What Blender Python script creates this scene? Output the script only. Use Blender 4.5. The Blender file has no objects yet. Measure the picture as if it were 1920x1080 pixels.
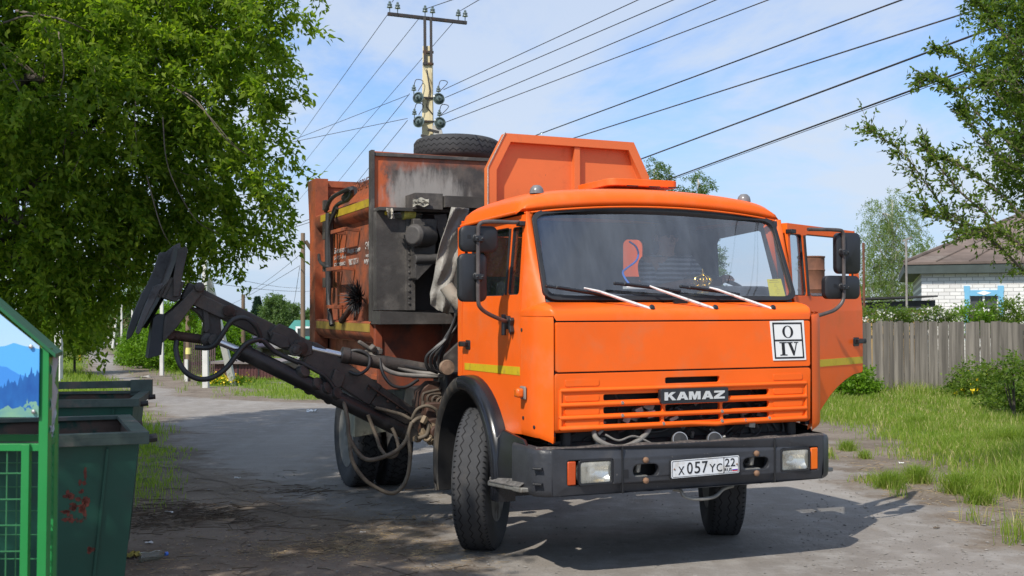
import bpy, bmesh, math, random
import numpy as np
from mathutils import Vector, Matrix
from mathutils.geometry import tessellate_polygon

SC = bpy.context.scene
COL = SC.collection
random.seed(7)
RNG = np.random.default_rng(11)
R = math.radians
V = Vector

# ------------------------------------------------------------------ camera
F_PX = 2100.0
CAM_H = 1.6
PITCH = math.atan(72 / F_PX)
cam_d = bpy.data.cameras.new('camera')
cam_d.sensor_width = 36.0
cam_d.lens = F_PX / 1920 * 36.0
cam_d.clip_start = 0.1
cam_d.clip_end = 3000
cam_d.dof.use_dof = True
cam_d.dof.focus_distance = 8.6
cam_d.dof.aperture_fstop = 7.1
cam = bpy.data.objects.new('camera', cam_d)
COL.objects.link(cam)
cam.location = (0, 0, CAM_H)
cam.rotation_euler = (math.pi / 2 + PITCH, 0, 0)
SC.camera = cam

# ------------------------------------------------------------------ sun, sky
SUN_EL = 46.0
SUN_AZ = V((-0.52, -0.85, 0)).normalized()
SUN_DIR = (SUN_AZ * math.cos(R(SUN_EL)) + V((0, 0, math.sin(R(SUN_EL))))).normalized()
sun_d = bpy.data.lights.new('sun', 'SUN')
sun_d.energy = 4.6
sun_d.angle = R(0.5)
sun_d.color = (1.0, 0.94, 0.85)
sun = bpy.data.objects.new('sun', sun_d)
COL.objects.link(sun)
sun.rotation_euler = (-SUN_DIR).to_track_quat('-Z', 'Y').to_euler()
sun.location = (0, 0, 30)

world = bpy.data.worlds.new('World')
SC.world = world
world.use_nodes = True
SC.view_settings.view_transform = 'Standard'
SC.view_settings.look = 'None'
SC.view_settings.gamma = 1
SC.view_settings.exposure = 0.1


def build_world():
    nt = world.node_tree
    nt.nodes.clear()
    N = nt.nodes.new
    L = nt.links.new
    out = N('ShaderNodeOutputWorld')
    bg = N('ShaderNodeBackground')
    bg.inputs['Strength'].default_value = 0.115
    sky = N('ShaderNodeTexSky')
    sky.sky_type = 'NISHITA'
    sky.sun_disc = False
    sky.sun_elevation = R(SUN_EL)
    sky.sun_rotation = math.atan2(SUN_AZ.x, SUN_AZ.y)
    sky.air_density = 1.0
    sky.dust_density = 0.6
    sky.ozone_density = 1.6
    tc = N('ShaderNodeTexCoord')
    sep = N('ShaderNodeSeparateXYZ')
    L(tc.outputs['Generated'], sep.inputs[0])

    def m(op, a, b=None, clamp=False):
        n = N('ShaderNodeMath')
        n.operation = op
        n.use_clamp = clamp
        for i, s in enumerate((a, b)):
            if s is None:
                continue
            if isinstance(s, (int, float)):
                n.inputs[i].default_value = s
            else:
                L(s, n.inputs[i])
        return n.outputs[0]
    zp = m('ADD', m('MAXIMUM', sep.outputs['Z'], 0.0), 0.16)
    comb = N('ShaderNodeCombineXYZ')
    L(m('DIVIDE', sep.outputs['X'], zp), comb.inputs[0])
    L(m('DIVIDE', sep.outputs['Y'], zp), comb.inputs[1])
    comb.inputs[2].default_value = 3.7

    def noise(scale, det, rough, dist, off):
        mp = N('ShaderNodeMapping')
        mp.inputs['Location'].default_value = off
        mp.inputs['Scale'].default_value = (1.0, 0.75, 1)
        L(comb.outputs[0], mp.inputs[0])
        n = N('ShaderNodeTexNoise')
        n.inputs['Scale'].default_value = scale
        n.inputs['Detail'].default_value = det
        n.inputs['Roughness'].default_value = rough
        n.inputs['Distortion'].default_value = dist
        L(mp.outputs[0], n.inputs['Vector'])
        return n.outputs['Fac']

    def ramp(f, lo, hi):
        n = N('ShaderNodeMapRange')
        n.interpolation_type = 'SMOOTHSTEP'
        n.inputs['From Min'].default_value = lo
        n.inputs['From Max'].default_value = hi
        L(f, n.inputs['Value'])
        return n.outputs['Result']
    c1 = ramp(noise(1.05, 9, 0.6, 0.35, (3.1, 0.4, 0)), 0.37, 0.58)
    c2 = ramp(noise(3.1, 7, 0.62, 0.5, (4.0, 1.0, 0)), 0.5, 0.78)
    cl = m('ADD', m('MULTIPLY', c1, 0.82), m('MULTIPLY', c2, 0.20), True)
    # haze of thin cloud towards the horizon
    hz = N('ShaderNodeMapRange')
    hz.interpolation_type = 'SMOOTHSTEP'
    hz.inputs['From Min'].default_value = 0.30
    hz.inputs['From Max'].default_value = 0.0
    L(sep.outputs['Z'], hz.inputs['Value'])
    cl2 = cl
    mix = N('ShaderNodeMix')
    mix.data_type = 'RGBA'
    L(m('MULTIPLY', cl2, 0.93), mix.inputs['Factor'])
    hs = N('ShaderNodeMix')
    hs.data_type = 'RGBA'
    hs.blend_type = 'MULTIPLY'
    hs.inputs['Factor'].default_value = 1.0
    hs.inputs[7].default_value = (0.86, 1.19, 1.58, 1)
    L(sky.outputs[0], hs.inputs[6])
    hm = N('ShaderNodeMix')
    hm.data_type = 'RGBA'
    L(m('MULTIPLY', hz.outputs['Result'], 0.92), hm.inputs['Factor'])
    L(hs.outputs[2], hm.inputs[6])
    hm.inputs[7].default_value = (4.6, 5.5, 6.9, 1)
    L(hm.outputs[2], mix.inputs[6])
    mix.inputs[7].default_value = (5.7, 6.3, 7.2, 1)
    L(mix.outputs[2], bg.inputs['Color'])
    L(bg.outputs[0], out.inputs[0])


build_world()

# ------------------------------------------------------------------ frames
TRK = Matrix(((0.37395106, 0.92744766, -0.00119894, 0.72158805),
              (-0.92731123, 0.37387319, -0.01768393, 8.53695753),
              (-0.01595267, 0.00772471, 0.99984291, 0.0),
              (0, 0, 0, 1)))
TRKI = TRK.inverted()


def ray(px, py):
    d = V(((px - 960) / F_PX, 1, -(py - 540) / F_PX))
    c, s = math.cos(PITCH), math.sin(PITCH)
    return V((d.x, d.y * c - d.z * s, d.y * s + d.z * c))


def WP(px, py, ax, v):
    """world point on the plane ax = v as measured in the photograph"""
    d = ray(px, py)
    i = 'XYZ'.index(ax)
    o = V((0, 0, CAM_H))
    return o + d * ((v - o[i]) / d[i])


def TP(px, py, ax, v):
    """the same in the truck's own frame (X forward, Y to its left, Z up)"""
    d = TRKI.to_3x3() @ ray(px, py)
    o = TRKI @ V((0, 0, CAM_H))
    i = 'XYZ'.index(ax)
    return o + d * ((v - o[i]) / d[i])


SLOPE = 0.0125


def gz(y):
    return -SLOPE * max(0.0, y - 50.0)


def G(px, py):
    """ground point (flat, falling gently beyond 50 m)"""
    d = ray(px, py)
    t = -CAM_H / d.z
    if t * d.y > 50:
        t = (-CAM_H + SLOPE * 50) / (d.z + SLOPE * d.y)
    p = V((0, 0, CAM_H)) + d * t
    return V((p.x, p.y, gz(p.y)))


# ------------------------------------------------------------------ mesh builder
class MB:
    def __init__(self):
        self.v = []
        self.f = []

    def add(self, vs, fs):
        o = len(self.v)
        self.v += [tuple(p) for p in vs]
        self.f += [tuple(i + o for i in f) for f in fs]
        return self

    def box(self, c, s, rot=None):
        c = V(c)
        vs = []
        for x in (-.5, .5):
            for y in (-.5, .5):
                for z in (-.5, .5):
                    p = V((x * s[0], y * s[1], z * s[2]))
                    if rot is not None:
                        p = rot @ p
                    vs.append(c + p)
        return self.add(vs, [(0, 1, 3, 2), (4, 6, 7, 5), (0, 4, 5, 1), (2, 3, 7, 6), (0, 2, 6, 4), (1, 5, 7, 3)])

    def box2(self, a, b):
        return self.box([(a[i] + b[i]) / 2 for i in range(3)], [abs(a[i] - b[i]) for i in range(3)])

    def beam(self, a, b, w, h, up=(0, 0, 1)):
        """box bar from a to b, w sideways, h along up"""
        a, b = V(a), V(b)
        d = (b - a)
        n = d.normalized()
        s = n.cross(V(up))
        if s.length < 1e-4:
            s = n.cross(V((1, 0, 0)))
        s.normalize()
        u = s.cross(n)
        vs = []
        for p in (a, b):
            for i, j in ((-1, -1), (1, -1), (1, 1), (-1, 1)):
                vs.append(p + s * (i * w / 2) + u * (j * h / 2))
        return self.add(vs, [(0, 1, 2, 3), (7, 6, 5, 4), (0, 4, 5, 1), (1, 5, 6, 2), (2, 6, 7, 3), (3, 7, 4, 0)])

    def tube(self, pts, r, n=8, caps=True):
        pts = [V(p) for p in pts]
        k = len(pts)
        rs = r if isinstance(r, (list, tuple)) else [r] * k
        t0 = (pts[1] - pts[0]).normalized()
        u = t0.orthogonal().normalized()
        vs = []
        for i, p in enumerate(pts):
            if i == 0:
                t = t0
            elif i == k - 1:
                t = (pts[i] - pts[i - 1]).normalized()
            else:
                t = ((pts[i + 1] - pts[i]).normalized() + (pts[i] - pts[i - 1]).normalized())
                t = t.normalized() if t.length > 1e-6 else t0
            u = (u - t * u.dot(t))
            u = u.normalized() if u.length > 1e-6 else t.orthogonal().normalized()
            w = t.cross(u)
            for j in range(n):
                a = 2 * math.pi * j / n
                vs.append(p + (u * math.cos(a) + w * math.sin(a)) * rs[i])
        fs = []
        for i in range(k - 1):
            for j in range(n):
                fs.append((i * n + j, i * n + (j + 1) % n, (i + 1) * n + (j + 1) % n, (i + 1) * n + j))
        if caps:
            fs.append(tuple(reversed(range(n))))
            fs.append(tuple(range((k - 1) * n, k * n)))
        return self.add(vs, fs)

    def lathe(self, prof, c, axis, n=32, closed=False):
        """prof: list of (radius, offset along axis)"""
        axis = V(axis).normalized()
        u = axis.orthogonal().normalized()
        w = axis.cross(u)
        c = V(c)
        vs = []
        for r, o in prof:
            for j in range(n):
                a = 2 * math.pi * j / n
                vs.append(c + axis * o + (u * math.cos(a) + w * math.sin(a)) * r)
        k = len(prof)
        fs = []
        for i in range(k if closed else k - 1):
            for j in range(n):
                i2 = (i + 1) % k
                fs.append((i * n + j, i * n + (j + 1) % n, i2 * n + (j + 1) % n, i2 * n + j))
        if not closed:
            if prof[0][0] > 1e-4:
                fs.append(tuple(reversed(range(n))))
            if prof[-1][0] > 1e-4:
                fs.append(tuple(range((k - 1) * n, k * n)))
        return self.add(vs, fs)

    def grid(self, rows):
        m = len(rows[0])
        vs = [p for r in rows for p in r]
        fs = []
        for i in range(len(rows) - 1):
            for j in range(m - 1):
                fs.append((i * m + j, i * m + j + 1, (i + 1) * m + j + 1, (i + 1) * m + j))
        return self.add(vs, fs)

    def panel(self, outline, holes, mapf, thick):
        """flat sheet with holes; mapf(u, v, w) places it, w = depth behind the face"""
        polys = [outline] + list(holes)
        pts = [p for q in polys for p in q]
        tris = tessellate_polygon([[V((p[0], p[1], 0)) for p in q] for q in polys])
        n = len(pts)
        vs = [mapf(p[0], p[1], 0.0) for p in pts] + [mapf(p[0], p[1], thick) for p in pts]
        fs = []
        for t in tris:
            a, b, c = [V((pts[i][0], pts[i][1])) for i in t]
            ar = (b - a).x * (c - a).y - (b - a).y * (c - a).x
            if abs(ar) < 1e-10:
                continue
            t = tuple(t) if ar > 0 else tuple(reversed(t))
            fs.append(t)
            fs.append(tuple(i + n for i in reversed(t)))
        o = 0
        for q in polys:
            k = len(q)
            for i in range(k):
                j = (i + 1) % k
                fs.append((o + i, o + j, o + j + n, o + i + n))
            o += k
        return self.add(vs, fs)

    def prism(self, poly, mapf, w0, w1):
        return self.panel(poly, [], lambda u, v, w: mapf(u, v, w0 + w), w1 - w0)

    def build(self, name, mat, parent=None, bevel=0.0, smooth=35, seg=2, recalc=True):
        me = bpy.data.meshes.new(name)
        me.from_pydata(self.v, [], self.f)
        if recalc:
            bm = bmesh.new()
            bm.from_mesh(me)
            bmesh.ops.recalc_face_normals(bm, faces=bm.faces)
            bm.to_mesh(me)
            bm.free()
        if smooth:
            me.polygons.foreach_set('use_smooth', [True] * len(me.polygons))
            me.set_sharp_from_angle(angle=R(smooth))
        me.materials.append(mat)
        ob = bpy.data.objects.new(name, me)
        COL.objects.link(ob)
        if parent is not None:
            ob.parent = parent
        if bevel:
            b = ob.modifiers.new('bevel', 'BEVEL')
            b.width = bevel
            b.segments = seg
            b.limit_method = 'ANGLE'
            b.angle_limit = R(40)
        return ob


def build_split(m, name, mat, parent, **k):
    """one object for every separate piece of the builder (pieces that touch stay together)"""
    par = list(range(len(m.v)))

    def find(a):
        while par[a] != a:
            par[a] = par[par[a]]
            a = par[a]
        return a
    for f in m.f:
        for i in f[1:]:
            par[find(i)] = find(f[0])
    isl = {}
    for f in m.f:
        isl.setdefault(find(f[0]), []).append(f)
    groups = []
    for fs in isl.values():
        idx = {i for f in fs for i in f}
        lo = [min(m.v[i][k] for i in idx) - .002 for k in range(3)]
        hi = [max(m.v[i][k] for i in idx) + .002 for k in range(3)]
        groups.append([lo, hi, fs])
    again = True
    while again:
        again = False
        for a in range(len(groups)):
            for c in range(a + 1, len(groups)):
                A_, B_ = groups[a], groups[c]
                if all(A_[0][k] <= B_[1][k] and B_[0][k] <= A_[1][k] for k in range(3)):
                    groups[a] = [[min(A_[0][k], B_[0][k]) for k in range(3)], [max(A_[1][k], B_[1][k]) for k in range(3)], A_[2] + B_[2]]
                    del groups[c]
                    again = True
                    break
            if again:
                break
    out = []
    for lo, hi, fs in groups:
        idx = sorted({i for f in fs for i in f})
        mp = {i: n for n, i in enumerate(idx)}
        q = MB()
        q.v = [m.v[i] for i in idx]
        q.f = [tuple(mp[i] for i in f) for f in fs]
        out.append(q.build(name, mat, parent, **k))
    return out


def tag(o, label, cat, group=None, kind=None):
    o['label'] = label
    if cat:
        o['category'] = cat
    if group:
        o['group'] = group
    if kind:
        o['kind'] = kind
    return o


def lab(o, label):
    o['label'] = label
    return o


def struct(o):
    o['kind'] = 'structure'
    return o


def empty(name, loc=(0, 0, 0), rz=0.0, mat=None):
    o = bpy.data.objects.new(name, None)
    COL.objects.link(o)
    o.empty_display_size = 0.2
    if mat is not None:
        o.matrix_world = mat
    else:
        o.location = loc
        o.rotation_euler = (0, 0, rz)
    return o


def copy_tree(o, parent=None):
    c = o.copy()
    COL.objects.link(c)
    if parent is not None:
        c.parent = parent
    for ch in list(o.children):
        copy_tree(ch, c)
    return c


def rrect(x0, y0, x1, y1, r, n=4):
    """rounded rectangle, counter-clockwise"""
    pts = []
    for cx, cy, a0 in ((x1 - r, y0 + r, -90), (x1 - r, y1 - r, 0), (x0 + r, y1 - r, 90), (x0 + r, y0 + r, 180)):
        for i in range(n + 1):
            a = R(a0 + 90 * i / n)
            pts.append((cx + r * math.cos(a), cy + r * math.sin(a)))
    return pts


def smooth_path(pts, n=6):
    """Catmull-Rom through the points"""
    P = [V(p) for p in pts]
    P = [P[0] * 2 - P[1]] + P + [P[-1] * 2 - P[-2]]
    out = []
    for i in range(1, len(P) - 2):
        a, b, c, d = P[i - 1:i + 3]
        for k in range(n):
            t = k / n
            out.append(0.5 * ((2 * b) + (c - a) * t + (2 * a - 5 * b + 4 * c - d) * t * t + (3 * b - a - 3 * c + d) * t ** 3))
    out.append(P[-2])
    return out


# ------------------------------------------------------------------ materials
MATS = {}


def mat(name, col, rough=0.5, metal=0.0, var=0.12, vscale=3.0, dirt=None, dscale=2.0, dlo=0.5, dhi=0.7,
        bump=0.0, bscale=40.0, bevel=0.0, coat=0.0, spec=0.5, stain=None, sscale=9.0, slo=0.62, shi=0.7, stretch=(1, 1, 1),
        coords='Object'):
    """painted / dusty surface: base colour varied by noise, a first layer of dirt and small stains with their own shape"""
    m = bpy.data.materials.new(name)
    m.use_nodes = True
    nt = m.node_tree
    b = nt.nodes['Principled BSDF']
    N = nt.nodes.new
    L = nt.links.new
    tc = N('ShaderNodeTexCoord')
    mp = N('ShaderNodeMapping')
    mp.inputs['Scale'].default_value = stretch
    L(tc.outputs[coords], mp.inputs[0])

    def noise(s, d=6, r=0.6):
        n = N('ShaderNodeTexNoise')
        n.inputs['Scale'].default_value = s
        n.inputs['Detail'].default_value = d
        n.inputs['Roughness'].default_value = r
        L(mp.outputs[0], n.inputs['Vector'])
        return n.outputs['Fac']

    def rng(f, lo, hi, a=0.0, c=1.0):
        n = N('ShaderNodeMapRange')
        n.interpolation_type = 'SMOOTHSTEP'
        n.inputs['From Min'].default_value = lo
        n.inputs['From Max'].default_value = hi
        n.inputs['To Min'].default_value = a
        n.inputs['To Max'].default_value = c
        L(f, n.inputs['Value'])
        return n.outputs['Result']

    def mixc(f, a, c, bt='MIX'):
        n = N('ShaderNodeMix')
        n.data_type = 'RGBA'
        n.blend_type = bt
        if isinstance(f, (int, float)):
            n.inputs['Factor'].default_value = f
        else:
            L(f, n.inputs['Factor'])
        for i, s in ((6, a), (7, c)):
            if isinstance(s, (tuple, list)):
                n.inputs[i].default_value = (*s[:3], 1)
            else:
                L(s, n.inputs[i])
        return n.outputs[2]
    c = mixc(rng(noise(vscale), 0.3, 0.7), tuple(x * (1 - var) for x in col), tuple(min(1, x * (1 + var)) for x in col))
    rsock = None
    if dirt is not None:
        f = rng(noise(dscale, 8, 0.65), dlo, dhi)
        c = mixc(f, c, dirt)
        rsock = rng(f, 0, 1, rough, min(1, rough + 0.35))
    if stain is not None:
        f2 = rng(noise(sscale, 5, 0.7), slo, shi)
        c = mixc(f2, c, stain)
    L(c, b.inputs['Base Color'])
    if rsock is not None:
        L(rsock, b.inputs['Roughness'])
    else:
        L(rng(noise(vscale * 2.3), 0.3, 0.7, max(0.02, rough - 0.07), min(1, rough + 0.09)), b.inputs['Roughness'])
    b.inputs['Metallic'].default_value = metal
    b.inputs['Coat Weight'].default_value = coat
    b.inputs['Coat Roughness'].default_value = 0.12
    b.inputs['Specular IOR Level'].default_value = spec
    nrm = None
    if bevel:
        bv = N('ShaderNodeBevel')
        bv.samples = 4
        bv.inputs['Radius'].default_value = bevel
        nrm = bv.outputs[0]
    if bump:
        bp = N('ShaderNodeBump')
        bp.inputs['Strength'].default_value = bump
        bp.inputs['Distance'].default_value = 0.02
        L(noise(bscale, 5, 0.6), bp.inputs['Height'])
        if nrm is not None:
            L(nrm, bp.inputs['Normal'])
        nrm = bp.outputs[0]
    if nrm is not None:
        L(nrm, b.inputs['Normal'])
    MATS[name] = m
    return m


def leaf_mat(name, col, col2, trans=0.45, hue=None, rough=0.45):
    m = bpy.data.materials.new(name)
    m.use_nodes = True
    nt = m.node_tree
    nt.nodes.clear()
    N = nt.nodes.new
    L = nt.links.new
    out = N('ShaderNodeOutputMaterial')
    geo = N('ShaderNodeNewGeometry')
    mix = N('ShaderNodeMix')
    mix.data_type = 'RGBA'
    L(geo.outputs['Random Per Island'], mix.inputs['Factor'])
    mix.inputs[6].default_value = (*col, 1)
    mix.inputs[7].default_value = (*col2, 1)
    d = N('ShaderNodeBsdfPrincipled')
    d.inputs['Roughness'].default_value = rough
    d.inputs['Specular IOR Level'].default_value = 0.2
    L(mix.outputs[2], d.inputs['Base Color'])
    t = N('ShaderNodeBsdfTranslucent')
    hs = N('ShaderNodeMix')
    hs.data_type = 'RGBA'
    hs.blend_type = 'MULTIPLY'
    hs.inputs['Factor'].default_value = 1
    L(mix.outputs[2], hs.inputs[6])
    hs.inputs[7].default_value = (1.5, 1.55, 0.6, 1)
    L(hs.outputs[2], t.inputs[0])
    ms = N('ShaderNodeMixShader')
    ms.inputs[0].default_value = trans
    L(d.outputs[0], ms.inputs[1])
    L(t.outputs[0], ms.inputs[2])
    L(ms.outputs[0], out.inputs[0])
    return m


ORANGE = (0.88, 0.130, 0.009)
M_orange = mat('orange_paint', ORANGE, 0.38, var=0.05, vscale=1.5, bevel=0.008, coat=0.04, spec=0.3, dirt=(0.66, 0.17, 0.055), dscale=2.2, dlo=0.48, dhi=0.82,
               stain=(0.20, 0.06, 0.03), sscale=34, slo=0.725, shi=0.75, bump=0.02, bscale=3)
M_orange_body = mat('weathered_orange', (0.36, 0.085, 0.028), 0.62, var=0.18, vscale=2.0, bevel=0.006, dirt=(0.10, 0.042, 0.025), dscale=2.2, dlo=0.38, dhi=0.66,
                    stain=(0.05, 0.03, 0.022), sscale=12, slo=0.63, shi=0.7)
M_orange_dull = mat('faded_orange', (0.66, 0.155, 0.04), 0.5, var=0.06, vscale=1.2, bevel=0.006, dirt=(0.50, 0.12, 0.04), dscale=5, dlo=0.55, dhi=0.8,
                    stain=(0.14, 0.045, 0.025), sscale=22, slo=0.72, shi=0.74)
M_soot = mat('sooty_steel', (0.055, 0.05, 0.046), 0.62, var=0.3, vscale=3, dirt=(0.15, 0.135, 0.12), dscale=4.0, dlo=0.48, dhi=0.75, bevel=0.006, bump=0.15, bscale=25)
M_grease = mat('greasy_dark_steel', (0.042, 0.036, 0.032), 0.5, var=0.3, vscale=4, dirt=(0.105, 0.086, 0.070), dscale=5, dlo=0.45, dhi=0.7, bevel=0.008, bump=0.2, bscale=30)
M_rust = mat('rusty_steel', (0.075, 0.035, 0.022), 0.7, var=0.3, vscale=4, dirt=(0.035, 0.028, 0.024), dscale=5, dlo=0.45, dhi=0.7, bevel=0.006, bump=0.2, bscale=30)
M_blackpl = mat('black_plastic', (0.017, 0.018, 0.021), 0.42, var=0.15, dirt=(0.035, 0.034, 0.034), dscale=4, dlo=0.55, dhi=0.85, bevel=0.008)
M_bumper = mat('dusty_black_bumper', (0.033, 0.035, 0.041), 0.42, var=0.2, vscale=4, dirt=(0.07, 0.066, 0.062), dscale=5, dlo=0.55, dhi=0.85, bevel=0.014,
               stain=(0.15, 0.14, 0.13), sscale=42, slo=0.64, shi=0.74, bump=0.25, bscale=9)
M_bumptop = mat('gritty_bumper_top', (0.05, 0.046, 0.043), 0.85, var=0.3, vscale=40, dirt=(0.12, 0.105, 0.09), dscale=45, dlo=0.45, dhi=0.6)
M_fender = mat('glossy_black_fender', (0.012, 0.013, 0.017), 0.24, var=0.1, dirt=(0.05, 0.045, 0.042), dscale=5, dlo=0.62, dhi=0.9, stretch=(1, 1, 0.4), bevel=0.012)
M_fender_dusty = mat('dust_caked_fender', (0.03, 0.028, 0.026), 0.6, var=0.2, dirt=(0.13, 0.105, 0.075), dscale=5, dlo=0.42, dhi=0.68, stretch=(1.6, 1.6, 0.35), bevel=0.01)
M_tyre = mat('tyre_rubber', (0.033, 0.034, 0.037), 0.78, var=0.15, vscale=5, dirt=(0.075, 0.07, 0.065), dscale=6, dlo=0.5, dhi=0.8, bump=0.08, bscale=50)
M_tyre_dark = mat('tyre_groove', (0.008, 0.008, 0.009), 0.9)
M_rim = mat('grey_wheel_rim', (0.17, 0.165, 0.155), 0.6, var=0.2, dirt=(0.09, 0.08, 0.07), dscale=6)
M_frame = mat('chassis_black', (0.016, 0.016, 0.017), 0.6, var=0.3, dirt=(0.055, 0.048, 0.042), dscale=5)
M_hose = mat('black_hose', (0.030, 0.029, 0.029), 0.45, var=0.2)
M_hose_tan = mat('tan_dusty_hose', (0.135, 0.108, 0.076), 0.75, var=0.25, vscale=9, dirt=(0.07, 0.06, 0.05), dscale=12)
M_hose_grey = mat('grey_hose', (0.2, 0.185, 0.165), 0.6, var=0.2, vscale=12)
M_chrome = mat('chromed_rod', (0.62, 0.63, 0.66), 0.16, 1.0, var=0.05)
M_steel = mat('bare_steel', (0.42, 0.41, 0.4), 0.42, 0.8, var=0.15, vscale=10)
M_alu = mat('dirty_step_metal', (0.24, 0.235, 0.215), 0.55, 0.4, var=0.2, vscale=12, dirt=(0.14, 0.125, 0.105), dscale=9, bevel=0.004)
M_yellow = mat('yellow_reflective_tape', (0.58, 0.42, 0.012), 0.45, var=0.08, vscale=8, dirt=(0.45, 0.30, 0.02), dscale=12)
M_yellow_dirty = mat('dirty_yellow_tape', (0.42, 0.30, 0.02), 0.6, var=0.15, vscale=8, dirt=(0.24, 0.13, 0.03), dscale=6)
M_white = mat('white_sticker', (0.80, 0.80, 0.78), 0.5, var=0.02)
M_plate = mat('white_plate', (0.66, 0.68, 0.70), 0.4, var=0.03, dirt=(0.5, 0.48, 0.44), dscale=9)
M_black = mat('black_lettering', (0.012, 0.012, 0.014), 0.5)
M_silver = mat('silver_lettering', (0.62, 0.63, 0.62), 0.35, 0.25, var=0.05)
M_badge = mat('badge_charcoal', (0.022, 0.024, 0.028), 0.4, var=0.05, bevel=0.004)
M_amber = mat('amber_lens', (0.72, 0.13, 0.008), 0.15, var=0.1, coat=0.6)
M_redor = mat('red_orange_reflector', (0.50, 0.07, 0.012), 0.25, var=0.08, coat=0.4)
M_lampg = mat('dusty_clear_lens', (0.17, 0.17, 0.17), 0.3, var=0.2, vscale=20, coat=0.3)
M_rubber = mat('window_seal', (0.02, 0.021, 0.023), 0.5, var=0.2, bevel=0.006)
M_int = mat('dark_interior', (0.03, 0.033, 0.04), 0.8)
M_dash = mat('dashboard_grey', (0.05, 0.055, 0.065), 0.6)
M_gold = mat('gilt_metal', (0.72, 0.5, 0.14), 0.22, 1.0, var=0.1)
M_paper = mat('yellow_paper', (0.78, 0.66, 0.03), 0.7, var=0.03)
M_bluewire = mat('blue_cable', (0.06, 0.2, 0.75), 0.4)
M_red = mat('red_print', (0.5, 0.02, 0.02), 0.5)
M_blue = mat('blue_print', (0.02, 0.06, 0.4), 0.5)
M_tarp = mat('grey_plastic_sheet', (0.26, 0.245, 0.215), 0.5, var=0.12, vscale=4, dirt=(0.22, 0.20, 0.17), dscale=3, dlo=0.45, dhi=0.7, bump=0.5, bscale=14)
M_bodytext = mat('worn_white_lettering', (0.5, 0.47, 0.44), 0.6, var=0.2, vscale=20, dirt=(0.3, 0.12, 0.06), dscale=14, dlo=0.5, dhi=0.65)
M_glassg = mat('green_glass_insulator', (0.10, 0.135, 0.125), 0.12, var=0.1, coat=0.8)
M_wood = mat('weathered_wood_pole', (0.17, 0.115, 0.075), 0.8, var=0.25, vscale=3, dirt=(0.09, 0.07, 0.055), dscale=5, stretch=(1, 1, 0.12))
M_conc = mat('pole_concrete', (0.64, 0.55, 0.34), 0.8, var=0.1, vscale=2, dirt=(0.50, 0.34, 0.11), dscale=1.3, dlo=0.5, dhi=0.7, stretch=(1.6, 1.6, 0.2),
              stain=(0.22, 0.15, 0.06), sscale=2.5, slo=0.6, shi=0.7)
M_concw = mat('whitewashed_concrete', (0.60, 0.59, 0.55), 0.8, var=0.08, dirt=(0.42, 0.41, 0.37), dscale=2)
M_iron = mat('dark_iron', (0.03, 0.027, 0.026), 0.65, var=0.3, dirt=(0.09, 0.05, 0.03), dscale=9)


def glass_mat(name, tint, refl, dust=0.06, dust_glare_col=(0.35, 0.38, 0.42), dmin=0.0):  # dust layer: grime, plus painted-in reflections on windscreen and headlights
    m = bpy.data.materials.new(name)
    m.use_nodes = True
    nt = m.node_tree
    nt.nodes.clear()
    N = nt.nodes.new
    L = nt.links.new
    out = N('ShaderNodeOutputMaterial')
    tr = N('ShaderNodeBsdfTransparent')
    tr.inputs[0].default_value = (*tint, 1)
    gl = N('ShaderNodeBsdfGlossy')
    gl.inputs['Roughness'].default_value = 0.015
    lw = N('ShaderNodeLayerWeight')       # Schlick reflectance, the same from both sides of the sheet
    lw.inputs[0].default_value = 0.5
    p5 = N('ShaderNodeMath')
    p5.operation = 'POWER'
    p5.inputs[1].default_value = 5.0
    L(lw.outputs['Facing'], p5.inputs[0])
    fr = N('ShaderNodeMath')
    fr.operation = 'MULTIPLY_ADD'
    fr.inputs[1].default_value = 0.96
    fr.inputs[2].default_value = 0.042
    L(p5.outputs[0], fr.inputs[0])
    mu = N('ShaderNodeMath')
    mu.operation = 'MULTIPLY'
    mu.use_clamp = True
    mu.inputs[1].default_value = refl
    L(fr.outputs[0], mu.inputs[0])
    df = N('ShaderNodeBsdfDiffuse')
    df.inputs[0].default_value = (*dust_glare_col, 1)
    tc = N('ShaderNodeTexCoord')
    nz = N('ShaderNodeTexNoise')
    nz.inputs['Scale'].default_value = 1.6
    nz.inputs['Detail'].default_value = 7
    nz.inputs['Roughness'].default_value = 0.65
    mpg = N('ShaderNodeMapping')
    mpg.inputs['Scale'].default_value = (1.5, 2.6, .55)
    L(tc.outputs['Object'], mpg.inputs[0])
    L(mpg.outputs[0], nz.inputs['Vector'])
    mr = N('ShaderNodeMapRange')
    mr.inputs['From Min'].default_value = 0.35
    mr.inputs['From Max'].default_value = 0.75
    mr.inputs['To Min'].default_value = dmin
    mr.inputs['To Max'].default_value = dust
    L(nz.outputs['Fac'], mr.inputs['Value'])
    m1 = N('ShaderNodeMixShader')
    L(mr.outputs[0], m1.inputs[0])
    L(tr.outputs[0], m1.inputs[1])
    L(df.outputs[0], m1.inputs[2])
    m2 = N('ShaderNodeMixShader')
    L(mu.outputs[0], m2.inputs[0])
    L(m1.outputs[0], m2.inputs[1])
    L(gl.outputs[0], m2.inputs[2])
    L(m2.outputs[0], out.inputs[0])
    return m


M_wind = glass_mat('windshield_glass', (0.80, 0.83, 0.85), 4.6, 0.15, (.40, .45, .52))  # bluish streaks of the dust layer paint in reflected clouds
M_glass = glass_mat('window_glass', (0.75, 0.78, 0.8), 1.3, 0.05)
M_lens = glass_mat('headlight_glass', (0.9, 0.92, 0.92), 1.2, 0.45, (0.95, 0.92, 0.80), dmin=0.06)  # pale warm dust colour paints in the shine of the sunlit reflector


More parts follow.
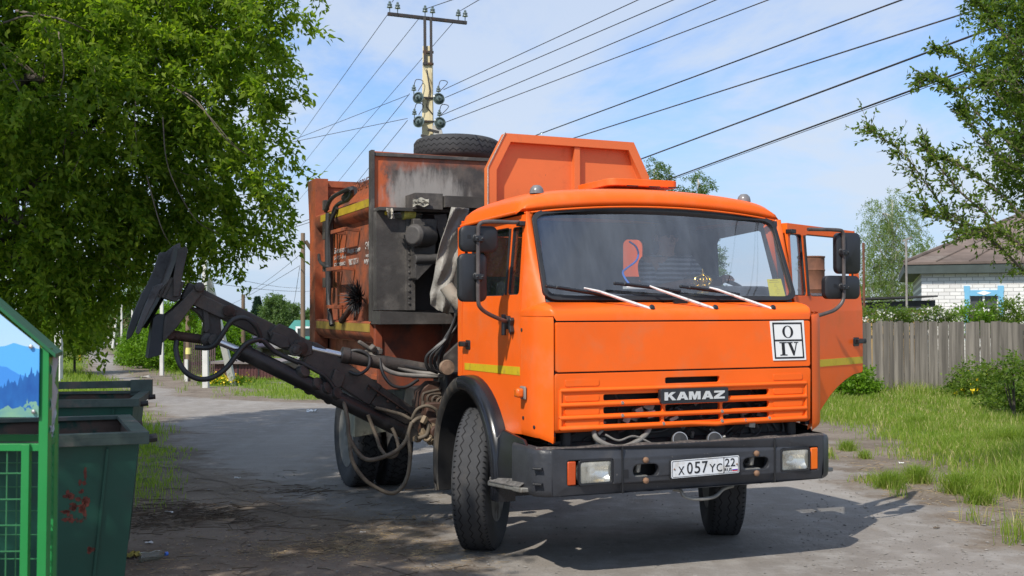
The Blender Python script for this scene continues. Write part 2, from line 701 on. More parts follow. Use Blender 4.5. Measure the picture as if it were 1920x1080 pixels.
def text_mesh(name, s, material, parent, origin, xdir, ydir, w, h, depth=0.003, bold=0.0):
    """lettering fitted into a w x h box whose lower left corner is origin"""
    cu = bpy.data.curves.new(name, 'FONT')
    cu.body = s
    cu.extrude = 0.02
    cu.offset = bold
    cu.resolution_u = 3
    tmp = bpy.data.objects.new(name, cu)
    COL.objects.link(tmp)
    dg = bpy.context.evaluated_depsgraph_get()
    me = bpy.data.meshes.new_from_object(tmp.evaluated_get(dg))
    bpy.data.objects.remove(tmp)
    xs = [v.co.x for v in me.vertices]
    ys = [v.co.y for v in me.vertices]
    x0, x1, y0, y1 = min(xs), max(xs), min(ys), max(ys)
    X, Y = V(xdir).normalized(), V(ydir).normalized()
    Z = X.cross(Y)
    o = V(origin)
    for v in me.vertices:
        c = v.co.copy()
        v.co = o + X * ((c.x - x0) / (x1 - x0) * w) + Y * ((c.y - y0) / (y1 - y0) * h) + Z * (depth * (0.5 + c.z / 0.04))
    me.name = name
    me.materials.clear()
    me.materials.append(material)
    ob = bpy.data.objects.new(name, me)
    COL.objects.link(ob)
    if parent is not None:
        ob.parent = parent
    return ob


# ------------------------------------------------------------------ foliage
def leaves_mesh(name, P, A, Nn, Ln, Wd, material, parent=None):
    """P base points, A leaf axes, Nn leaf normals (n x 3 arrays), Ln, Wd lengths and widths: one folded leaf per row"""
    n = len(P)
    A = A / np.linalg.norm(A, axis=1, keepdims=True)
    S = np.cross(A, Nn)
    S /= np.linalg.norm(S, axis=1, keepdims=True) + 1e-9
    U = np.cross(S, A)
    Ln = np.broadcast_to(Ln, (n,))[:, None]
    Wd = np.broadcast_to(Wd, (n,))[:, None]
    v = np.empty((n, 4, 3), np.float32)
    v[:, 0] = P
    v[:, 1] = P + A * Ln * 0.42 + S * Wd * 0.5 + U * Wd * 0.12
    v[:, 2] = P + A * Ln - U * Ln * 0.10
    v[:, 3] = P + A * Ln * 0.42 - S * Wd * 0.5 + U * Wd * 0.12
    me = bpy.data.meshes.new(name)
    me.vertices.add(n * 4)
    me.vertices.foreach_set('co', v.reshape(-1))
    me.loops.add(n * 4)
    me.loops.foreach_set('vertex_index', np.arange(n * 4, dtype=np.int32))
    me.polygons.add(n)
    me.polygons.foreach_set('loop_start', np.arange(0, n * 4, 4, dtype=np.int32))
    me.polygons.foreach_set('loop_total', np.full(n, 4, np.int32))
    me.update(calc_edges=True)
    me.materials.append(material)
    ob = bpy.data.objects.new(name, me)
    COL.objects.link(ob)
    if parent is not None:
        ob.parent = parent
    return ob


def rand_dirs(n, rng):
    d = rng.normal(size=(n, 3))
    return d / np.linalg.norm(d, axis=1, keepdims=True)


def spray_leaves(C, rng, per, length, droop, L, W, outward=None, up=0.5, jit=0.05):
    """sprays: from each centre a drooping twig carrying `per` leaves; returns leaf arrays and twig polylines"""
    n = len(C)
    D = rand_dirs(n, rng)
    if outward is not None:
        D = D * 0.55 + outward
    D[:, 2] *= 0.6
    D /= np.linalg.norm(D, axis=1, keepdims=True) + 1e-9
    ln = length * rng.uniform(0.6, 1.25, n)
    T = rng.uniform(0, 1, (n, per))
    pos = C[:, None, :] + D[:, None, :] * (T * ln[:, None])[..., None]
    pos[..., 2] -= droop * (T ** 2) * ln[:, None]
    pos += rng.normal(size=pos.shape) * jit
    side = rand_dirs(n * per, rng).reshape(n, per, 3)
    ax = D[:, None, :] * 0.45 + side * 0.8
    ax[..., 2] -= droop * 0.75
    nm = rand_dirs(n * per, rng) * 0.8
    nm[:, 2] += up
    P = pos.reshape(-1, 3)
    A = ax.reshape(-1, 3)
    k = len(P)
    Ls = L * rng.uniform(0.65, 1.3, k)
    Ws = W * rng.uniform(0.7, 1.25, k)
    tw = []
    for i in range(n):
        e = C[i] + D[i] * ln[i]
        mid = C[i] + D[i] * ln[i] * 0.5 - np.array([0, 0, droop * 0.25 * ln[i]])
        e = e - np.array([0, 0, droop * ln[i]])
        tw.append((C[i], mid, e))
    return P, A, nm, Ls, Ws, tw


def blob_points(blobs, n, rng, shell=0.55):
    """n points spread in a union of ellipsoids (c, (rx, ry, rz)), denser towards their skins; also outward directions"""
    vol = np.array([b[1][0] * b[1][1] * b[1][2] for b in blobs])
    w = vol ** 0.8
    w /= w.sum()
    idx = rng.choice(len(blobs), n, p=w)
    d = rand_dirs(n, rng)
    rad = rng.uniform(0, 1, n) ** (1 / 3.0)
    rad = np.where(rng.uniform(0, 1, n) < shell, 0.7 + 0.3 * rng.uniform(0, 1, n), rad)
    c = np.array([b[0] for b in blobs], float)[idx]
    r = np.array([b[1] for b in blobs], float)[idx]
    P = c + d * r * rad[:, None]
    return P, d
# ================================================================== GROUND AND ROAD
LEFT = [(960, 1400), (930, 1200), (890, 1080), (760, 1000), (560, 950), (420, 900), (335, 845), (300, 790), (268, 757), (243, 741), (233, 730), (229, 720), (214, 712), (182, 703), (166, 693), (172, 684), (165, 674), (152, 664), (153, 657), (170, 647), (184, 641)]
RIGHT = [(2600, 1400), (2350, 1200), (2050, 1080), (1900, 1000), (1760, 955), (1660, 915), (1600, 880), (1560, 855), (1500, 815), (1380, 780), (900, 768), (640, 758), (470, 751), (330, 742), (352, 733), (312, 727), (272, 714), (244, 700), (229, 686), (228, 673), (207, 665), (193, 656), (206, 648), (202, 641)]


def edge_fn(pts):
    w = sorted(((G(*p).y, G(*p).x) for p in pts))
    ys = [a for a, _ in w]
    xs = [c for _, c in w]
    return lambda y: float(np.interp(y, ys, xs)), ys


LX, LYS = edge_fn(LEFT)
RX, RYS = edge_fn(RIGHT)
YMAX = min(LYS[-1], RYS[-1])


def jit(y, s):
    return .16 * math.sin(y * 2.3 + s) + .10 * math.sin(y * 5.7 + 2 * s) + .06 * math.sin(y * 13.1 + s) + .03 * math.sin(y * 29 + 3 * s)


def road_mask(x, y):
    """1 on the road, falling to 0 over its soft shoulder"""
    if y < 3:
        y = 3.0
    if y > YMAX:
        return 0.0
    d = min(x - LX(y) - jit(y, 0), RX(y) + jit(y, 4) - x)
    return d


def grass_amount(x, y):
    d = -road_mask(x, y)
    if x > RX(min(max(y, 3), YMAX)) and y < 60:       # right verge: bare shoulder first, then grass
        return max(0, min(1, (d - .75) / 1.3)) * max(.12, min(1, 1.25 + .55 * math.sin(x * 2.1 + 1.2 * math.sin(y * .9)) + .5 * math.sin(y * 1.7 + math.sin(x * 2.7)) - max(0, (11.5 - y)) * .12))
    if y < 8:
        return 0.0 if x < 0 else max(0, min(.35, (d - .9) / 2.0))
    if y < 14 and x < 0:
        return max(0, min(1, (-.285 - x / y) / .03)) * max(0, min(1, (y - 9.6) / 2.2)) * .5
    return max(0, min(1, (d + .05) / .6))


ys = list(np.arange(-6, 4, 1.0)) + list(np.arange(4, 14, .16)) + list(np.arange(14, 50.01, .45)) + list(np.arange(52, 110, 2.5)) + list(np.arange(112, 420, 12)) + [480, 600]
ys = [y for y in ys if abs(y - 50) > .2] + [50.0]
ys.sort()
tx = np.sinh(np.linspace(-3.6, 3.6, 190)) / np.sinh(3.6)
rows = []
gv, rv = [], []
for y in ys:
    half = 14 + max(0, y) * 1.0 + (250 if y > 100 else 0)
    row = []
    for t in np.linspace(-1, 1, 190):
        x = half * (0.55 * t + 0.45 * t ** 3)
        row.append((x, y, gz(y)))
        gv.append(grass_amount(x, y))
    rows.append(row)
ground = struct(MB().grid(rows).build('ground', None or bpy.data.materials.new('soil_and_turf'), None, smooth=0, recalc=False))
at = ground.data.attributes.new('grass', 'FLOAT', 'POINT')
at.data.foreach_set('value', np.array(gv, np.float32))

rows = []
ev = []
yy = [y for y in sorted(set(list(np.arange(3.0, 14, .12)) + list(np.arange(14, 50.01, .4)) + list(np.arange(50, YMAX, 1.6)) + [50.0])) if y < YMAX]
NX = 40
for y in yy:
    a, c = LX(y) + jit(y, 0) - .25, RX(y) + jit(y, 4) + .25
    row = []
    for i in range(NX + 1):
        t = i / NX
        t = t * t * (3 - 2 * t) * .5 + t * .5
        x = a + (c - a) * t
        row.append((x, y, gz(y) + .004))
        ev.append(min(x - a, c - x))
    rows.append(row)
road = struct(MB().grid(rows).build('road', bpy.data.materials.new('packed_grey_road'), None, smooth=0, recalc=False))
at = road.data.attributes.new('edge', 'FLOAT', 'POINT')
at.data.foreach_set('value', np.array(ev, np.float32))


def ground_nodes(m, kind):
    m.use_nodes = True
    nt = m.node_tree
    b = nt.nodes['Principled BSDF']
    N = nt.nodes.new
    L = nt.links.new
    tc = N('ShaderNodeTexCoord')

    def noise(s, d=6, r=.6, sc=(1, 1, 1)):
        mp = N('ShaderNodeMapping')
        mp.inputs['Scale'].default_value = sc
        L(tc.outputs['Object'], mp.inputs[0])
        n = N('ShaderNodeTexNoise')
        n.inputs['Scale'].default_value = s
        n.inputs['Detail'].default_value = d
        n.inputs['Roughness'].default_value = r
        L(mp.outputs[0], n.inputs['Vector'])
        return n.outputs['Fac']

    def rng(f, lo, hi, a=0., c=1.):
        n = N('ShaderNodeMapRange')
        n.interpolation_type = 'SMOOTHSTEP'
        for k, v in zip(('From Min', 'From Max', 'To Min', 'To Max'), (lo, hi, a, c)):
            n.inputs[k].default_value = v
        L(f, n.inputs['Value'])
        return n.outputs['Result']

    def mx(f, a, c):
        n = N('ShaderNodeMix')
        n.data_type = 'RGBA'
        L(f, n.inputs['Factor'])
        for i, s in ((6, a), (7, c)):
            if isinstance(s, tuple):
                n.inputs[i].default_value = (*s, 1)
            else:
                L(s, n.inputs[i])
        return n.outputs[2]

    def ma(op, a, c):
        n = N('ShaderNodeMath')
        n.operation = op
        n.use_clamp = True
        for i, s in ((0, a), (1, c)):
            if isinstance(s, (int, float)):
                n.inputs[i].default_value = s
            else:
                L(s, n.inputs[i])
        return n.outputs[0]
    soil = mx(rng(noise(1.3), .35, .65), (.150, .118, .088), (.225, .185, .145))
    soil = mx(rng(noise(9), .55, .68), soil, (.24, .205, .16))
    soil = mx(rng(noise(26, 4, .7), .60, .66), soil, (.07, .055, .04))
    at = N('ShaderNodeAttribute')
    if kind == 'ground':
        at.attribute_name = 'grass'
        turf = mx(rng(noise(.8), .4, .62), (.115, .165, .032), (.21, .205, .075))
        turf = mx(rng(noise(14), .45, .7), turf, (.075, .115, .022))
        f = rng(ma('ADD', at.outputs['Fac'], ma('MULTIPLY', rng(noise(2.2, 8, .7), .3, .7, -.5, .5), 1.0)), .35, .6)
        f = N('ShaderNodeMath')
        f.operation = 'ADD'
        L(at.outputs['Fac'], f.inputs[0])
        L(rng(noise(2.2, 8, .7), .3, .7, -.42, .42), f.inputs[1])
        col = mx(rng(f.outputs[0], .38, .62), soil, turf)
    else:
        at.attribute_name = 'edge'
        rd = mx(rng(noise(.5, 5, .55, (1, .45, 1)), .3, .7), (.205, .184, .162), (.262, .238, .210))
        rd = mx(rng(noise(3.5, 7, .65), .42, .72), rd, (.31, .29, .265))
        rd = mx(rng(noise(.9, 7, .7, (1, .6, 1)), .54, .72, 0, .55), rd, (.20, .165, .13))
        rd = mx(rng(noise(.35, 4, .6, (2.2, .35, 1)), .50, .62, 0, .5), rd, (.34, .315, .285))
        rd = mx(rng(noise(70, 3, .7), .62, .70), rd, (.10, .095, .09))
        rd = mx(rng(noise(120, 2, .6), .66, .72), rd, (.36, .34, .32))
        f = N('ShaderNodeMath')
        f.operation = 'ADD'
        L(at.outputs['Fac'], f.inputs[0])
        L(rng(noise(2.6, 8, .7), .25, .75, -.35, .35), f.inputs[1])
        col = mx(rng(f.outputs[0], .18, .75), soil, rd)
    L(col, b.inputs['Base Color'])
    b.inputs['Roughness'].default_value = .95
    b.inputs['Specular IOR Level'].default_value = .25
    bp = N('ShaderNodeBump')
    bp.inputs['Strength'].default_value = .55
    bp.inputs['Distance'].default_value = .03
    h = N('ShaderNodeMath')
    h.operation = 'ADD'
    L(noise(28, 6, .7), h.inputs[0])
    L(noise(4, 4, .6), h.inputs[1])
    L(h.outputs[0], bp.inputs['Height'])
    L(bp.outputs[0], b.inputs['Normal'])


ground_nodes(ground.data.materials[0], 'ground')
ground_nodes(road.data.materials[0], 'road')
# ================================================================== GARBAGE TRUCK
truck = empty('garbage_truck', mat=TRK)
tag(truck, 'orange side-loading garbage truck with its lifting arm swung out and left cab door open', 'truck')
bpy.context.view_layer.update()


def XZ(y):
    return lambda u, v, w: (u, y + w, v)


# ---- chassis -------------------------------------------------------
b = MB()
for s in (-1, 1):
    b.box2((-4.6, s * .36, .72), (1.05, s * .45, .98))
for x in (-4.4, -2.6, -1.4, -.5, .6):
    b.box2((x - .06, -.36, .76), (x + .06, .36, .94))
b.box2((-4.6, -1.0, .98), (-2.1, 1.0, 1.10))
b.build('chassis_frame', M_frame, truck, bevel=.01)
b = MB()
b.box2((-.12, -.85, .42), (.12, .85, .56))
b.tube([(-3.42, -1.0, .50), (-3.42, 1.0, .50)], .09, 12)
b.lathe([(.05, -.22), (.2, -.14), (.24, 0), (.2, .14), (.05, .22)], (-3.42, 0, .5), (1, 0, 0), 16)
b.build('axle', M_frame, truck)
# engine and clutter seen through and under the grille
b = MB()
b.box2((-.2, -.45, .75), (.95, .45, 1.25))
b.box2((.98, -.85, .66), (1.05, .85, 1.6))
b.box2((.5, -.9, .84), (1.1, .9, .88))
for s in (-1, 1):
    b.box2((.7, s * .80 - .1, .6), (1.15, s * .80 + .1, .84))
    b.box2((1.06, s * .86 - .02, .84), (1.12, s * .86 + .05, 1.0))
b.build('engine', M_frame, truck, bevel=.02)
rr = random.Random(5)
b = MB()
for i in range(46):
    y = rr.uniform(-.75, .75)
    z = rr.uniform(.87, 1.18)
    p0 = V((rr.uniform(1.05, 1.13), y, z))
    pts = [p0]
    d = V((0, rr.uniform(-1, 1), rr.uniform(-.8, .8)))
    for k in range(4):
        p0 = p0 + d * rr.uniform(.03, .10) + V((rr.uniform(-.02, .02), 0, 0))
        p0.x = min(1.16, max(1.05, p0.x))
        p0.z = min(1.25, max(.86, p0.z))
        d = (d + V((0, rr.uniform(-.6, .6), rr.uniform(-.6, .6)))).normalized()
        pts.append(p0.copy())
    b.tube(smooth_path(pts, 4), rr.choice([.005, .006, .008, .012]), 6)
b.build('wiring', M_hose, truck)
b = MB()
for i in range(34):
    y = rr.uniform(-.7, .7)
    p = V((rr.uniform(1.08, 1.17), y, rr.uniform(.87, 1.15)))
    if rr.random() < .5:
        b.box(p, (.05, rr.uniform(.03, .08), rr.uniform(.02, .05)), Matrix.Rotation(rr.uniform(-.6, .6), 3, 'X'))
    else:
        b.tube([p, p + V((.02, rr.uniform(-.1, .1), rr.uniform(-.05, .05)))], .012, 8)
build_split(b, 'engine_fitting', mat('dusty_metal_fitting', (0.24, 0.23, 0.21), .5, .4, var=.4, vscale=8), truck)
b = MB()
p1 = TP(1112, 805, 'X', 1.16)
b.tube(smooth_path([TP(1112, 805, 'X', 1.16), TP(1118, 822, 'X', 1.2), TP(1140, 835, 'X', 1.22), TP(1165, 839, 'X', 1.22), TP(1190, 830, 'X', 1.2), TP(1210, 815, 'X', 1.18), TP(1218, 802, 'X', 1.15)], 5), .017, 10)
b.tube(smooth_path([TP(1135, 815, 'X', 1.2), TP(1160, 826, 'X', 1.22), TP(1190, 818, 'X', 1.2), TP(1230, 836, 'X', 1.2)], 5), .007, 8)
b.build('radiator_hose', M_hose_grey, truck)
b = MB()
for px in (1272, 1337):
    c = TP(px, 826, 'X', 1.17)
    b.lathe([(.0, .05), (.045, .045), (.05, .03), (.05, -.03), (.03, -.05), (0, -.05)], c, (1, -.2, .3), 20)
build_split(b, 'horn', M_frame, truck)
b = MB()
for px in (1272, 1337):
    c = TP(px, 826, 'X', 1.17)
    b.lathe([(.052, .04), (.054, .03), (.054, .02), (.052, .015)], c, (1, -.2, .3), 20)
build_split(b, 'horn_ring', M_steel, truck)

# ---- wheels --------------------------------------------------------


def wheel(name, c, steer, width=.275, rad=.508, zig=3, lug=False, inner=False):
    c = V(c)
    e = empty(name)
    e.parent = truck
    e.location = c
    e.rotation_euler = (0, 0, steer)
    w = width / 2
    prof = [(.30, -w * .78), (.33, -w * .86), (.40, -w * 1.0), (.455, -w * .95), (rad - .022, -w * .84), (rad - .004, -w * .74), (rad, -w * .5), (rad + .002, 0),
            (rad, w * .5), (rad - .004, w * .74), (rad - .022, w * .84), (.455, w * .95), (.40, w), (.33, w * .86), (.30, w * .78), (.27, w * .6), (.27, -w * .6)]
    t = MB().lathe(prof, (0, 0, 0), (0, 1, 0), 72, closed=True).build('tyre', M_tyre, e, smooth=50)
    m = MB()
    n = 84
    if not lug:
        offs = [(-.5 + (i + .5) / zig) * width * .70 for i in range(zig)]
        for o in offs:
            rows = []
            for k in range(n + 1):
                a = 2 * math.pi * k / n
                y = o + (.010 if k % 2 else -.010)
                rr_ = rad + .0026
                rows.append([V((math.cos(a) * rr_, y - .0042, math.sin(a) * rr_)), V((math.cos(a) * rr_, y + .0042, math.sin(a) * rr_))])
            m.grid(rows)
        for k in range(n):          # shoulder slits
            a = 2 * math.pi * k / n
            for s in (-1, 1):
                d = V((math.cos(a), 0, math.sin(a)))
                m.beam(d * (rad - .001) + V((0, s * w * .70, 0)), d * (rad - .012) + V((0, s * w * .80, 0)), .005, .012, up=d)
    else:
        for k in range(38):
            a = 2 * math.pi * k / 38
            for s in (-1, 1):
                pts = [(.0, 0), (.3, .055), (.5, .035), (.86, .10)]
                rows = []
                for u, da in pts:
                    a2 = a + da * (1 if s > 0 else 1) + (0 if s > 0 else .08)
                    r2 = rad + .0026 - (.012 if u > .7 else 0)
                    rows.append([V((math.cos(a2 + q) * r2, s * u * w, math.sin(a2 + q) * r2)) for q in (-.016, .016)])
                m.grid(rows)
        for o in (-.25, .25):
            rows = []
            for k in range(153):
                a = 2 * math.pi * k / 152
                y = o * width * .8 + (.012 if (k // 2) % 2 else -.012)
                rows.append([V((math.cos(a) * (rad + .0028), y + q, math.sin(a) * (rad + .0028))) for q in (-.006, .006)])
            m.grid(rows)
    m.build('tread_groove', M_tyre_dark, e, smooth=0, recalc=False)
    # dished rim with rings, hub and nuts
    s = -1
    rim = MB().lathe([(.305, s * w * .84), (.30, s * w * .70), (.265, s * w * .55), (.25, s * w * .2), (.17, s * (w * .05)), (.12, s * (w * .25)), (.11, s * w * .8), (.07, s * w * .9), (0, s * w * .9)], (0, 0, 0), (0, 1, 0), 36)
    rim.lathe([(.305, w * .8), (.27, w * .6), (.22, w * .2), (.14, w * .3), (.1, w * .6), (0, w * .6)], (0, 0, 0), (0, 1, 0), 28)
    for k in range(6):
        a = k * math.pi / 3
        rim.lathe([(.018, s * (w * .05)), (.018, s * w * .38), (0, s * w * .38)], (.19 * math.cos(a), 0, .19 * math.sin(a)), (0, 1, 0), 6)
    rim.build('rim', M_rim, e)
    return e


def wz(x, y, h=.5):
    return h + .01595 * x - .00772 * y


wheel('wheel', (-.01, -1.0, wz(-.01, -1.0)), R(-32), zig=3)
wheel('wheel', (.13, .92, wz(.13, .92)), R(-25), zig=3)
for s in (-1, 1):
    for y in (1.07, .745):
        wheel('wheel', (-3.45, s * y, wz(-3.45, s * y)), 0 if s < 0 else math.pi, width=.27, lug=True)

# ---- cab -----------------------------------------------------------


def side_y(z, s):
    if z <= 1.70:
        return s * (1.06 - .012 * max(0, (1.3 - z) / .4))
    return s * (1.06 - (z - 1.70) / .68 * .06)


def plan_path(s):
    """plan outline from the door seam round the cab corner to the front panel, side s"""
    return [(.856, 1.06 * s), (1.0, 1.059 * s), (1.06, 1.053 * s), (1.105, 1.038 * s), (1.145, 1.014 * s), (1.172, .990 * s), (1.19, .974 * s)]


def corner_panel(s, swing=0.0):
    rows = []
    path = plan_path(s)
    n = len(path)
    zs = [0, .02, .05, .2, .4, .6, .8, .93, .98, 1]
    for k in zs:
        row = []
        for i, (x, y) in enumerate(path):
            z0 = .918 - (.03 * max(0, i - 3) / 3 if i > 2 else 0)
            z1 = 1.715 - .025 * (i / (n - 1))
            inset = .012 if k in (0, 1) else (.004 if k in (.02, .98) else 0)
            c = V((x, y, 0)) - V((.95, .95 * s, 0))
            q = V((x, y, 0)) - c.normalized() * inset
            row.append((q.x, q.y, z0 + (z1 - z0) * k))
        rows.append(row)
    m = MB().grid(rows)
    rows2 = [[(x - .03, y - .025 * s, z) for x, y, z in r] for r in rows]
    m.grid(rows2)
    o = m.build('corner_panel', M_orange, truck, smooth=60, recalc=True)
    return o


corner_panel(-1)
cp = corner_panel(1)
cp.rotation_euler = (0, 0, R(-27))
cp.location = V((1.19, .985, 0)) - Matrix.Rotation(R(-27), 3, 'Z') @ V((1.19, .974, 0))
lab(cp, 'left corner panel swung out beside the open door')

# cowl above the front panel: lofts the plan outline up and back to the windscreen foot
left = [V((x, y, 0)) for x, y in plan_path(-1)]
right = [V((x, y, 0)) for x, y in reversed(plan_path(1))]
front = [V((1.2, -.96, 0)), V((1.205, -.6, 0)), V((1.208, 0, 0)), V((1.205, .6, 0)), V((1.2, .96, 0))]
outer = left + front + right
inner = []
for i, p in enumerate(outer):
    t = min(1, max(0, (p.x - .856) / (1.19 - .856)))
    inner.append(V((.87 + (1.035 - .87) * t, (1.055 - .08 * t) * (-1 if p.y < 0 else 1) if abs(p.y) > .9 else p.y, 1.735 + .045 * t)))
rows = []
for k, (a, zz) in enumerate([(0, 1.662), (.0, 1.70), (.08, 1.722), (.3, 1.745), (.65, 1.765), (1, None)]):
    row = []
    for p, q in zip(outer, inner):
        z = q.z if zz is None else (zz if abs(p.y) < .97 else zz + .02 * (1 - a))
        if zz is not None:
            z = min(z, q.z - .004 * (5 - k))
            if abs(p.y) >= .97 and k == 0:
                z = 1.69
        row.append((p.x + (q.x - p.x) * a, p.y + (q.y - p.y) * a, z))
    rows.append(row)
MB().grid(rows).build('cowl', M_orange, truck, smooth=60)

# front panel and dark gap behind the seams
fp = lambda y, z, w: (1.203 - w, y, z)
MB().panel(rrect(-.962, 1.338, .962, 1.652, .015, 3), [], fp, .03).build('front_panel', M_orange, truck)
b = MB()
b.box2((1.10, -.985, .93), (1.16, -.95, 1.70))
b.box2((1.10, .95, .93), (1.16, .985, 1.70))
b.box2((1.14, -.97, 1.30), (1.165, .97, 1.37))
b.box2((1.14, -.97, 1.63), (1.165, .97, 1.69))
build_split(b, 'seam_backing', M_black, truck)

# grille panel with its slots
slots = [rrect(-.18, 1.247, .235, 1.287, .012, 3)]
for z0, z1, segs in ((1.150, 1.190, ((-.63, -.20), (-.18, .235), (.255, .625))), (1.066, 1.110, ((-.63, -.20), (-.18, .235), (.255, .625))),
                     (.998, 1.034, ((-.63, -.21), (-.19, .24), (.26, .625)))):
    for a, c in segs:
        slots.append(rrect(a, z0, c, z1, .012, 3))
gp = lambda y, z, w: (1.198 - w - .05 * max(0, (.995 - z) / .035) ** 2 * .4, y, z)
gr = MB().panel(rrect(-.968, .955, .968, 1.328, .02, 3), slots, gp, .025).build('grille_panel', M_orange, truck)
b = MB()
for z, y0, y1, r in ((1.222, -.93, .93, .014), (1.130, -.93, .93, .016), (1.049, -.93, .93, .016), (.982, -.93, .93, .017)):
    for a, c in ((y0, y1),):
        pts = [(1.192, a, z), (1.199, a + .02, z), (1.199, c - .02, z), (1.192, c, z)]
        if z == .982:
            pts = [(1.192, a, z), (1.199, a + .02, z), (1.2, .0, z), (1.203, .2, z - .012), (1.192, .34, z - .004), (1.203, .45, z - .002), (1.199, c - .02, z), (1.192, c, z)]
        b.tube(pts, r, 10)
for y in (-.93, .93):
    for z0, z1 in ((1.15, 1.205), (1.066, 1.11), (.998, 1.034)):
        b.tube([(1.194, y, z0 - .02), (1.194, y, z1 + .02)], .012, 8)
for s in (-1, 1):
    for z0, z1 in ((1.245, 1.29), (1.15, 1.19), (1.066, 1.11), (.998, 1.034)):
        b.panel(rrect(min(s * .66, s * .90), z0, max(s * .66, s * .90), z1, .012, 3), [], lambda y, z, w: (1.2005 - w, y, z), .01)
b.build('grille_bar', M_orange, gr, smooth=60)
b = MB()
for y, z in ((-.50, 1.13), (-.50, 1.049), (.245, 1.049), (.245, .985), (.43, .982), (-.2, .985), (.62, .99)):
    b.lathe([(.0, .0165), (.010, .0163), (.013, .012)], (1.2, y, z), (1, 0, .25), 9)
build_split(b, 'paint_chip', mat('bare_grey_patch', (.2, .16, .13), .7), gr)

# badge
bd = MB().panel(rrect(-.232, 1.118, .280, 1.214, .012, 3), [], lambda y, z, w: (1.232 - w, y, z), .035).build('name_badge', M_badge, truck)
b = MB()


def letters_block(m, s, y0, y1, z0, z1, x, d=.004, st=.3):
    """heavy slab capitals drawn as polygons in a unit box"""
    G_ = {
        'K': [[(0, 0), (.30, 0), (.30, .36), (.40, .46), (.68, 0), (1.04, 0), (.62, .62), (1.0, 1), (.64, 1), (.30, .64), (.30, 1), (0, 1)]],
        'A': [[(0, 0), (.30, 0), (.37, .2), (.66, .2), (.73, 0), (1.05, 0), (.68, 1), (.36, 1)], [(.44, .40), (.52, .68), (.60, .40)]],
        'M': [[(0, 0), (.24, 0), (.24, .62), (.42, 0), (.62, 0), (.80, .62), (.80, 0), (1.06, 0), (1.06, 1), (.70, 1), (.53, .42), (.36, 1), (0, 1)]],
        'Z': [[(0, 0), (1, 0), (1, .24), (.42, .24), (1, .78), (1, 1), (.02, 1), (.02, .76), (.56, .76), (0, .22)]],
    }
    adv = {'K': 1.06, 'A': 1.06, 'M': 1.16, 'Z': 1.02}
    tot = sum(adv[c] for c in s) + .04 * (len(s) - 1)
    k = (y1 - y0) / tot
    y = y0
    for c in s:
        P = G_[c]
        f = lambda u, v, w, y=y: (x - w, y + u * k * .98, z0 + v * (z1 - z0))
        m.panel(P[0], P[1:], f, d)
        y += (adv[c] + .04) * k


letters_block(b, 'KAMAZ', -.205, .253, 1.140, 1.193, 1.237, .006)
b.build('badge_letters', M_silver, bd, smooth=0)

# warning card O / IV
wc = MB().panel([(.655, 1.382), (.925, 1.382), (.905, 1.655), (.628, 1.650)], [], lambda y, z, w: (1.2085 - w, y, z), .004).build('warning_card', M_white, truck, smooth=0)


def wcp(u, v, w):
    z = 1.382 + .271 * v
    return (1.2105 - w, .655 + u * .268 + (v) * -.0235, z)


b = MB()
b.panel([(.05, .045), (.95, .045), (.95, .955), (.05, .955)], [[(.09, .085), (.91, .085), (.91, .485), (.09, .485)], [(.09, .525), (.91, .525), (.91, .915), (.09, .915)]], wcp, .0015)


def ell(cx, cy, rx, ry, n=28):
    return [(cx + rx * math.cos(2 * math.pi * i / n), cy + ry * math.sin(2 * math.pi * i / n)) for i in range(n)]


b.panel(ell(.50, .72, .165, .155), [ell(.50, .72, .095, .142)], wcp, .0015)
b.panel([(.22, .125), (.44, .125), (.44, .145), (.375, .15), (.375, .435), (.44, .44), (.44, .46), (.22, .46), (.22, .44), (.285, .435), (.285, .15), (.22, .145)], [], wcp, .0015)
b.panel([(.62, .12), (.655, .12), (.755, .44), (.80, .44), (.80, .46), (.66, .46), (.66, .44), (.725, .438), (.662, .225), (.575, .438), (.625, .44), (.625, .46), (.45, .46), (.45, .44), (.485, .438)], [], wcp, .0015)
b.build('card_lettering', M_black, wc, smooth=0)

# windscreen


def ws(u, v, w):
    """u across (-1..1), v up (0..1)"""
    y = u * (.975 - .012 * v)
    return V((1.037 - .262 * v + .012 * (1 - u * u) * v, y, 1.783 + .598 * v + .06 * (1 - u * u) * v)) + V((-.91, 0, -.40)) * w


def rr_ws(i, r):
    return [(x, y) for x, y in rrect(-1 + i, i * 1.55, 1 - i, 1 - i * 1.55, r, 6)]


def dens(poly, step=.08):
    out = []
    for i, p in enumerate(poly):
        q = poly[(i + 1) % len(poly)]
        n = max(1, int(math.hypot(q[0] - p[0], q[1] - p[1]) / step))
        for k in range(n):
            out.append((p[0] + (q[0] - p[0]) * k / n, p[1] + (q[1] - p[1]) * k / n))
    return out


MB().panel(dens(rr_ws(.004, .10)), [dens(rr_ws(.034, .085))], lambda u, v, w: ws(u, v, w - .018), .03).build('windscreen_seal', M_rubber, truck, smooth=50)
rows = []
for j in range(9):
    v = .05 + .9 * j / 8
    rows.append([ws(-.965 + 1.93 * i / 16, v, 0.0) for i in range(17)])
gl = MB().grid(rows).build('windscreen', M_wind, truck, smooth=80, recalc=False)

# A pillars
b = MB()
for s in (-1, 1):
    rows = []
    for j in range(9):
        v = j / 8
        a = ws(s * .985, v, .005)
        z = 1.70 + .68 * v
        c = V((.858 - .055 * v, side_y(z, s), z))
        m_ = (a * .5 + c * .5) + V((.025, s * .022, 0))
        m1 = (a * .8 + c * .2) + V((.018, s * .010, 0))
        m2 = (a * .2 + c * .8) + V((.018, s * .012, 0))
        rows.append([a, m1, m_, m2, c, c + V((-.02, -.06 * s, 0)), a + V((-.06, -.04 * s, 0))])
    b.grid(rows)
build_split(b, 'windscreen_pillar', M_orange, truck, smooth=60)

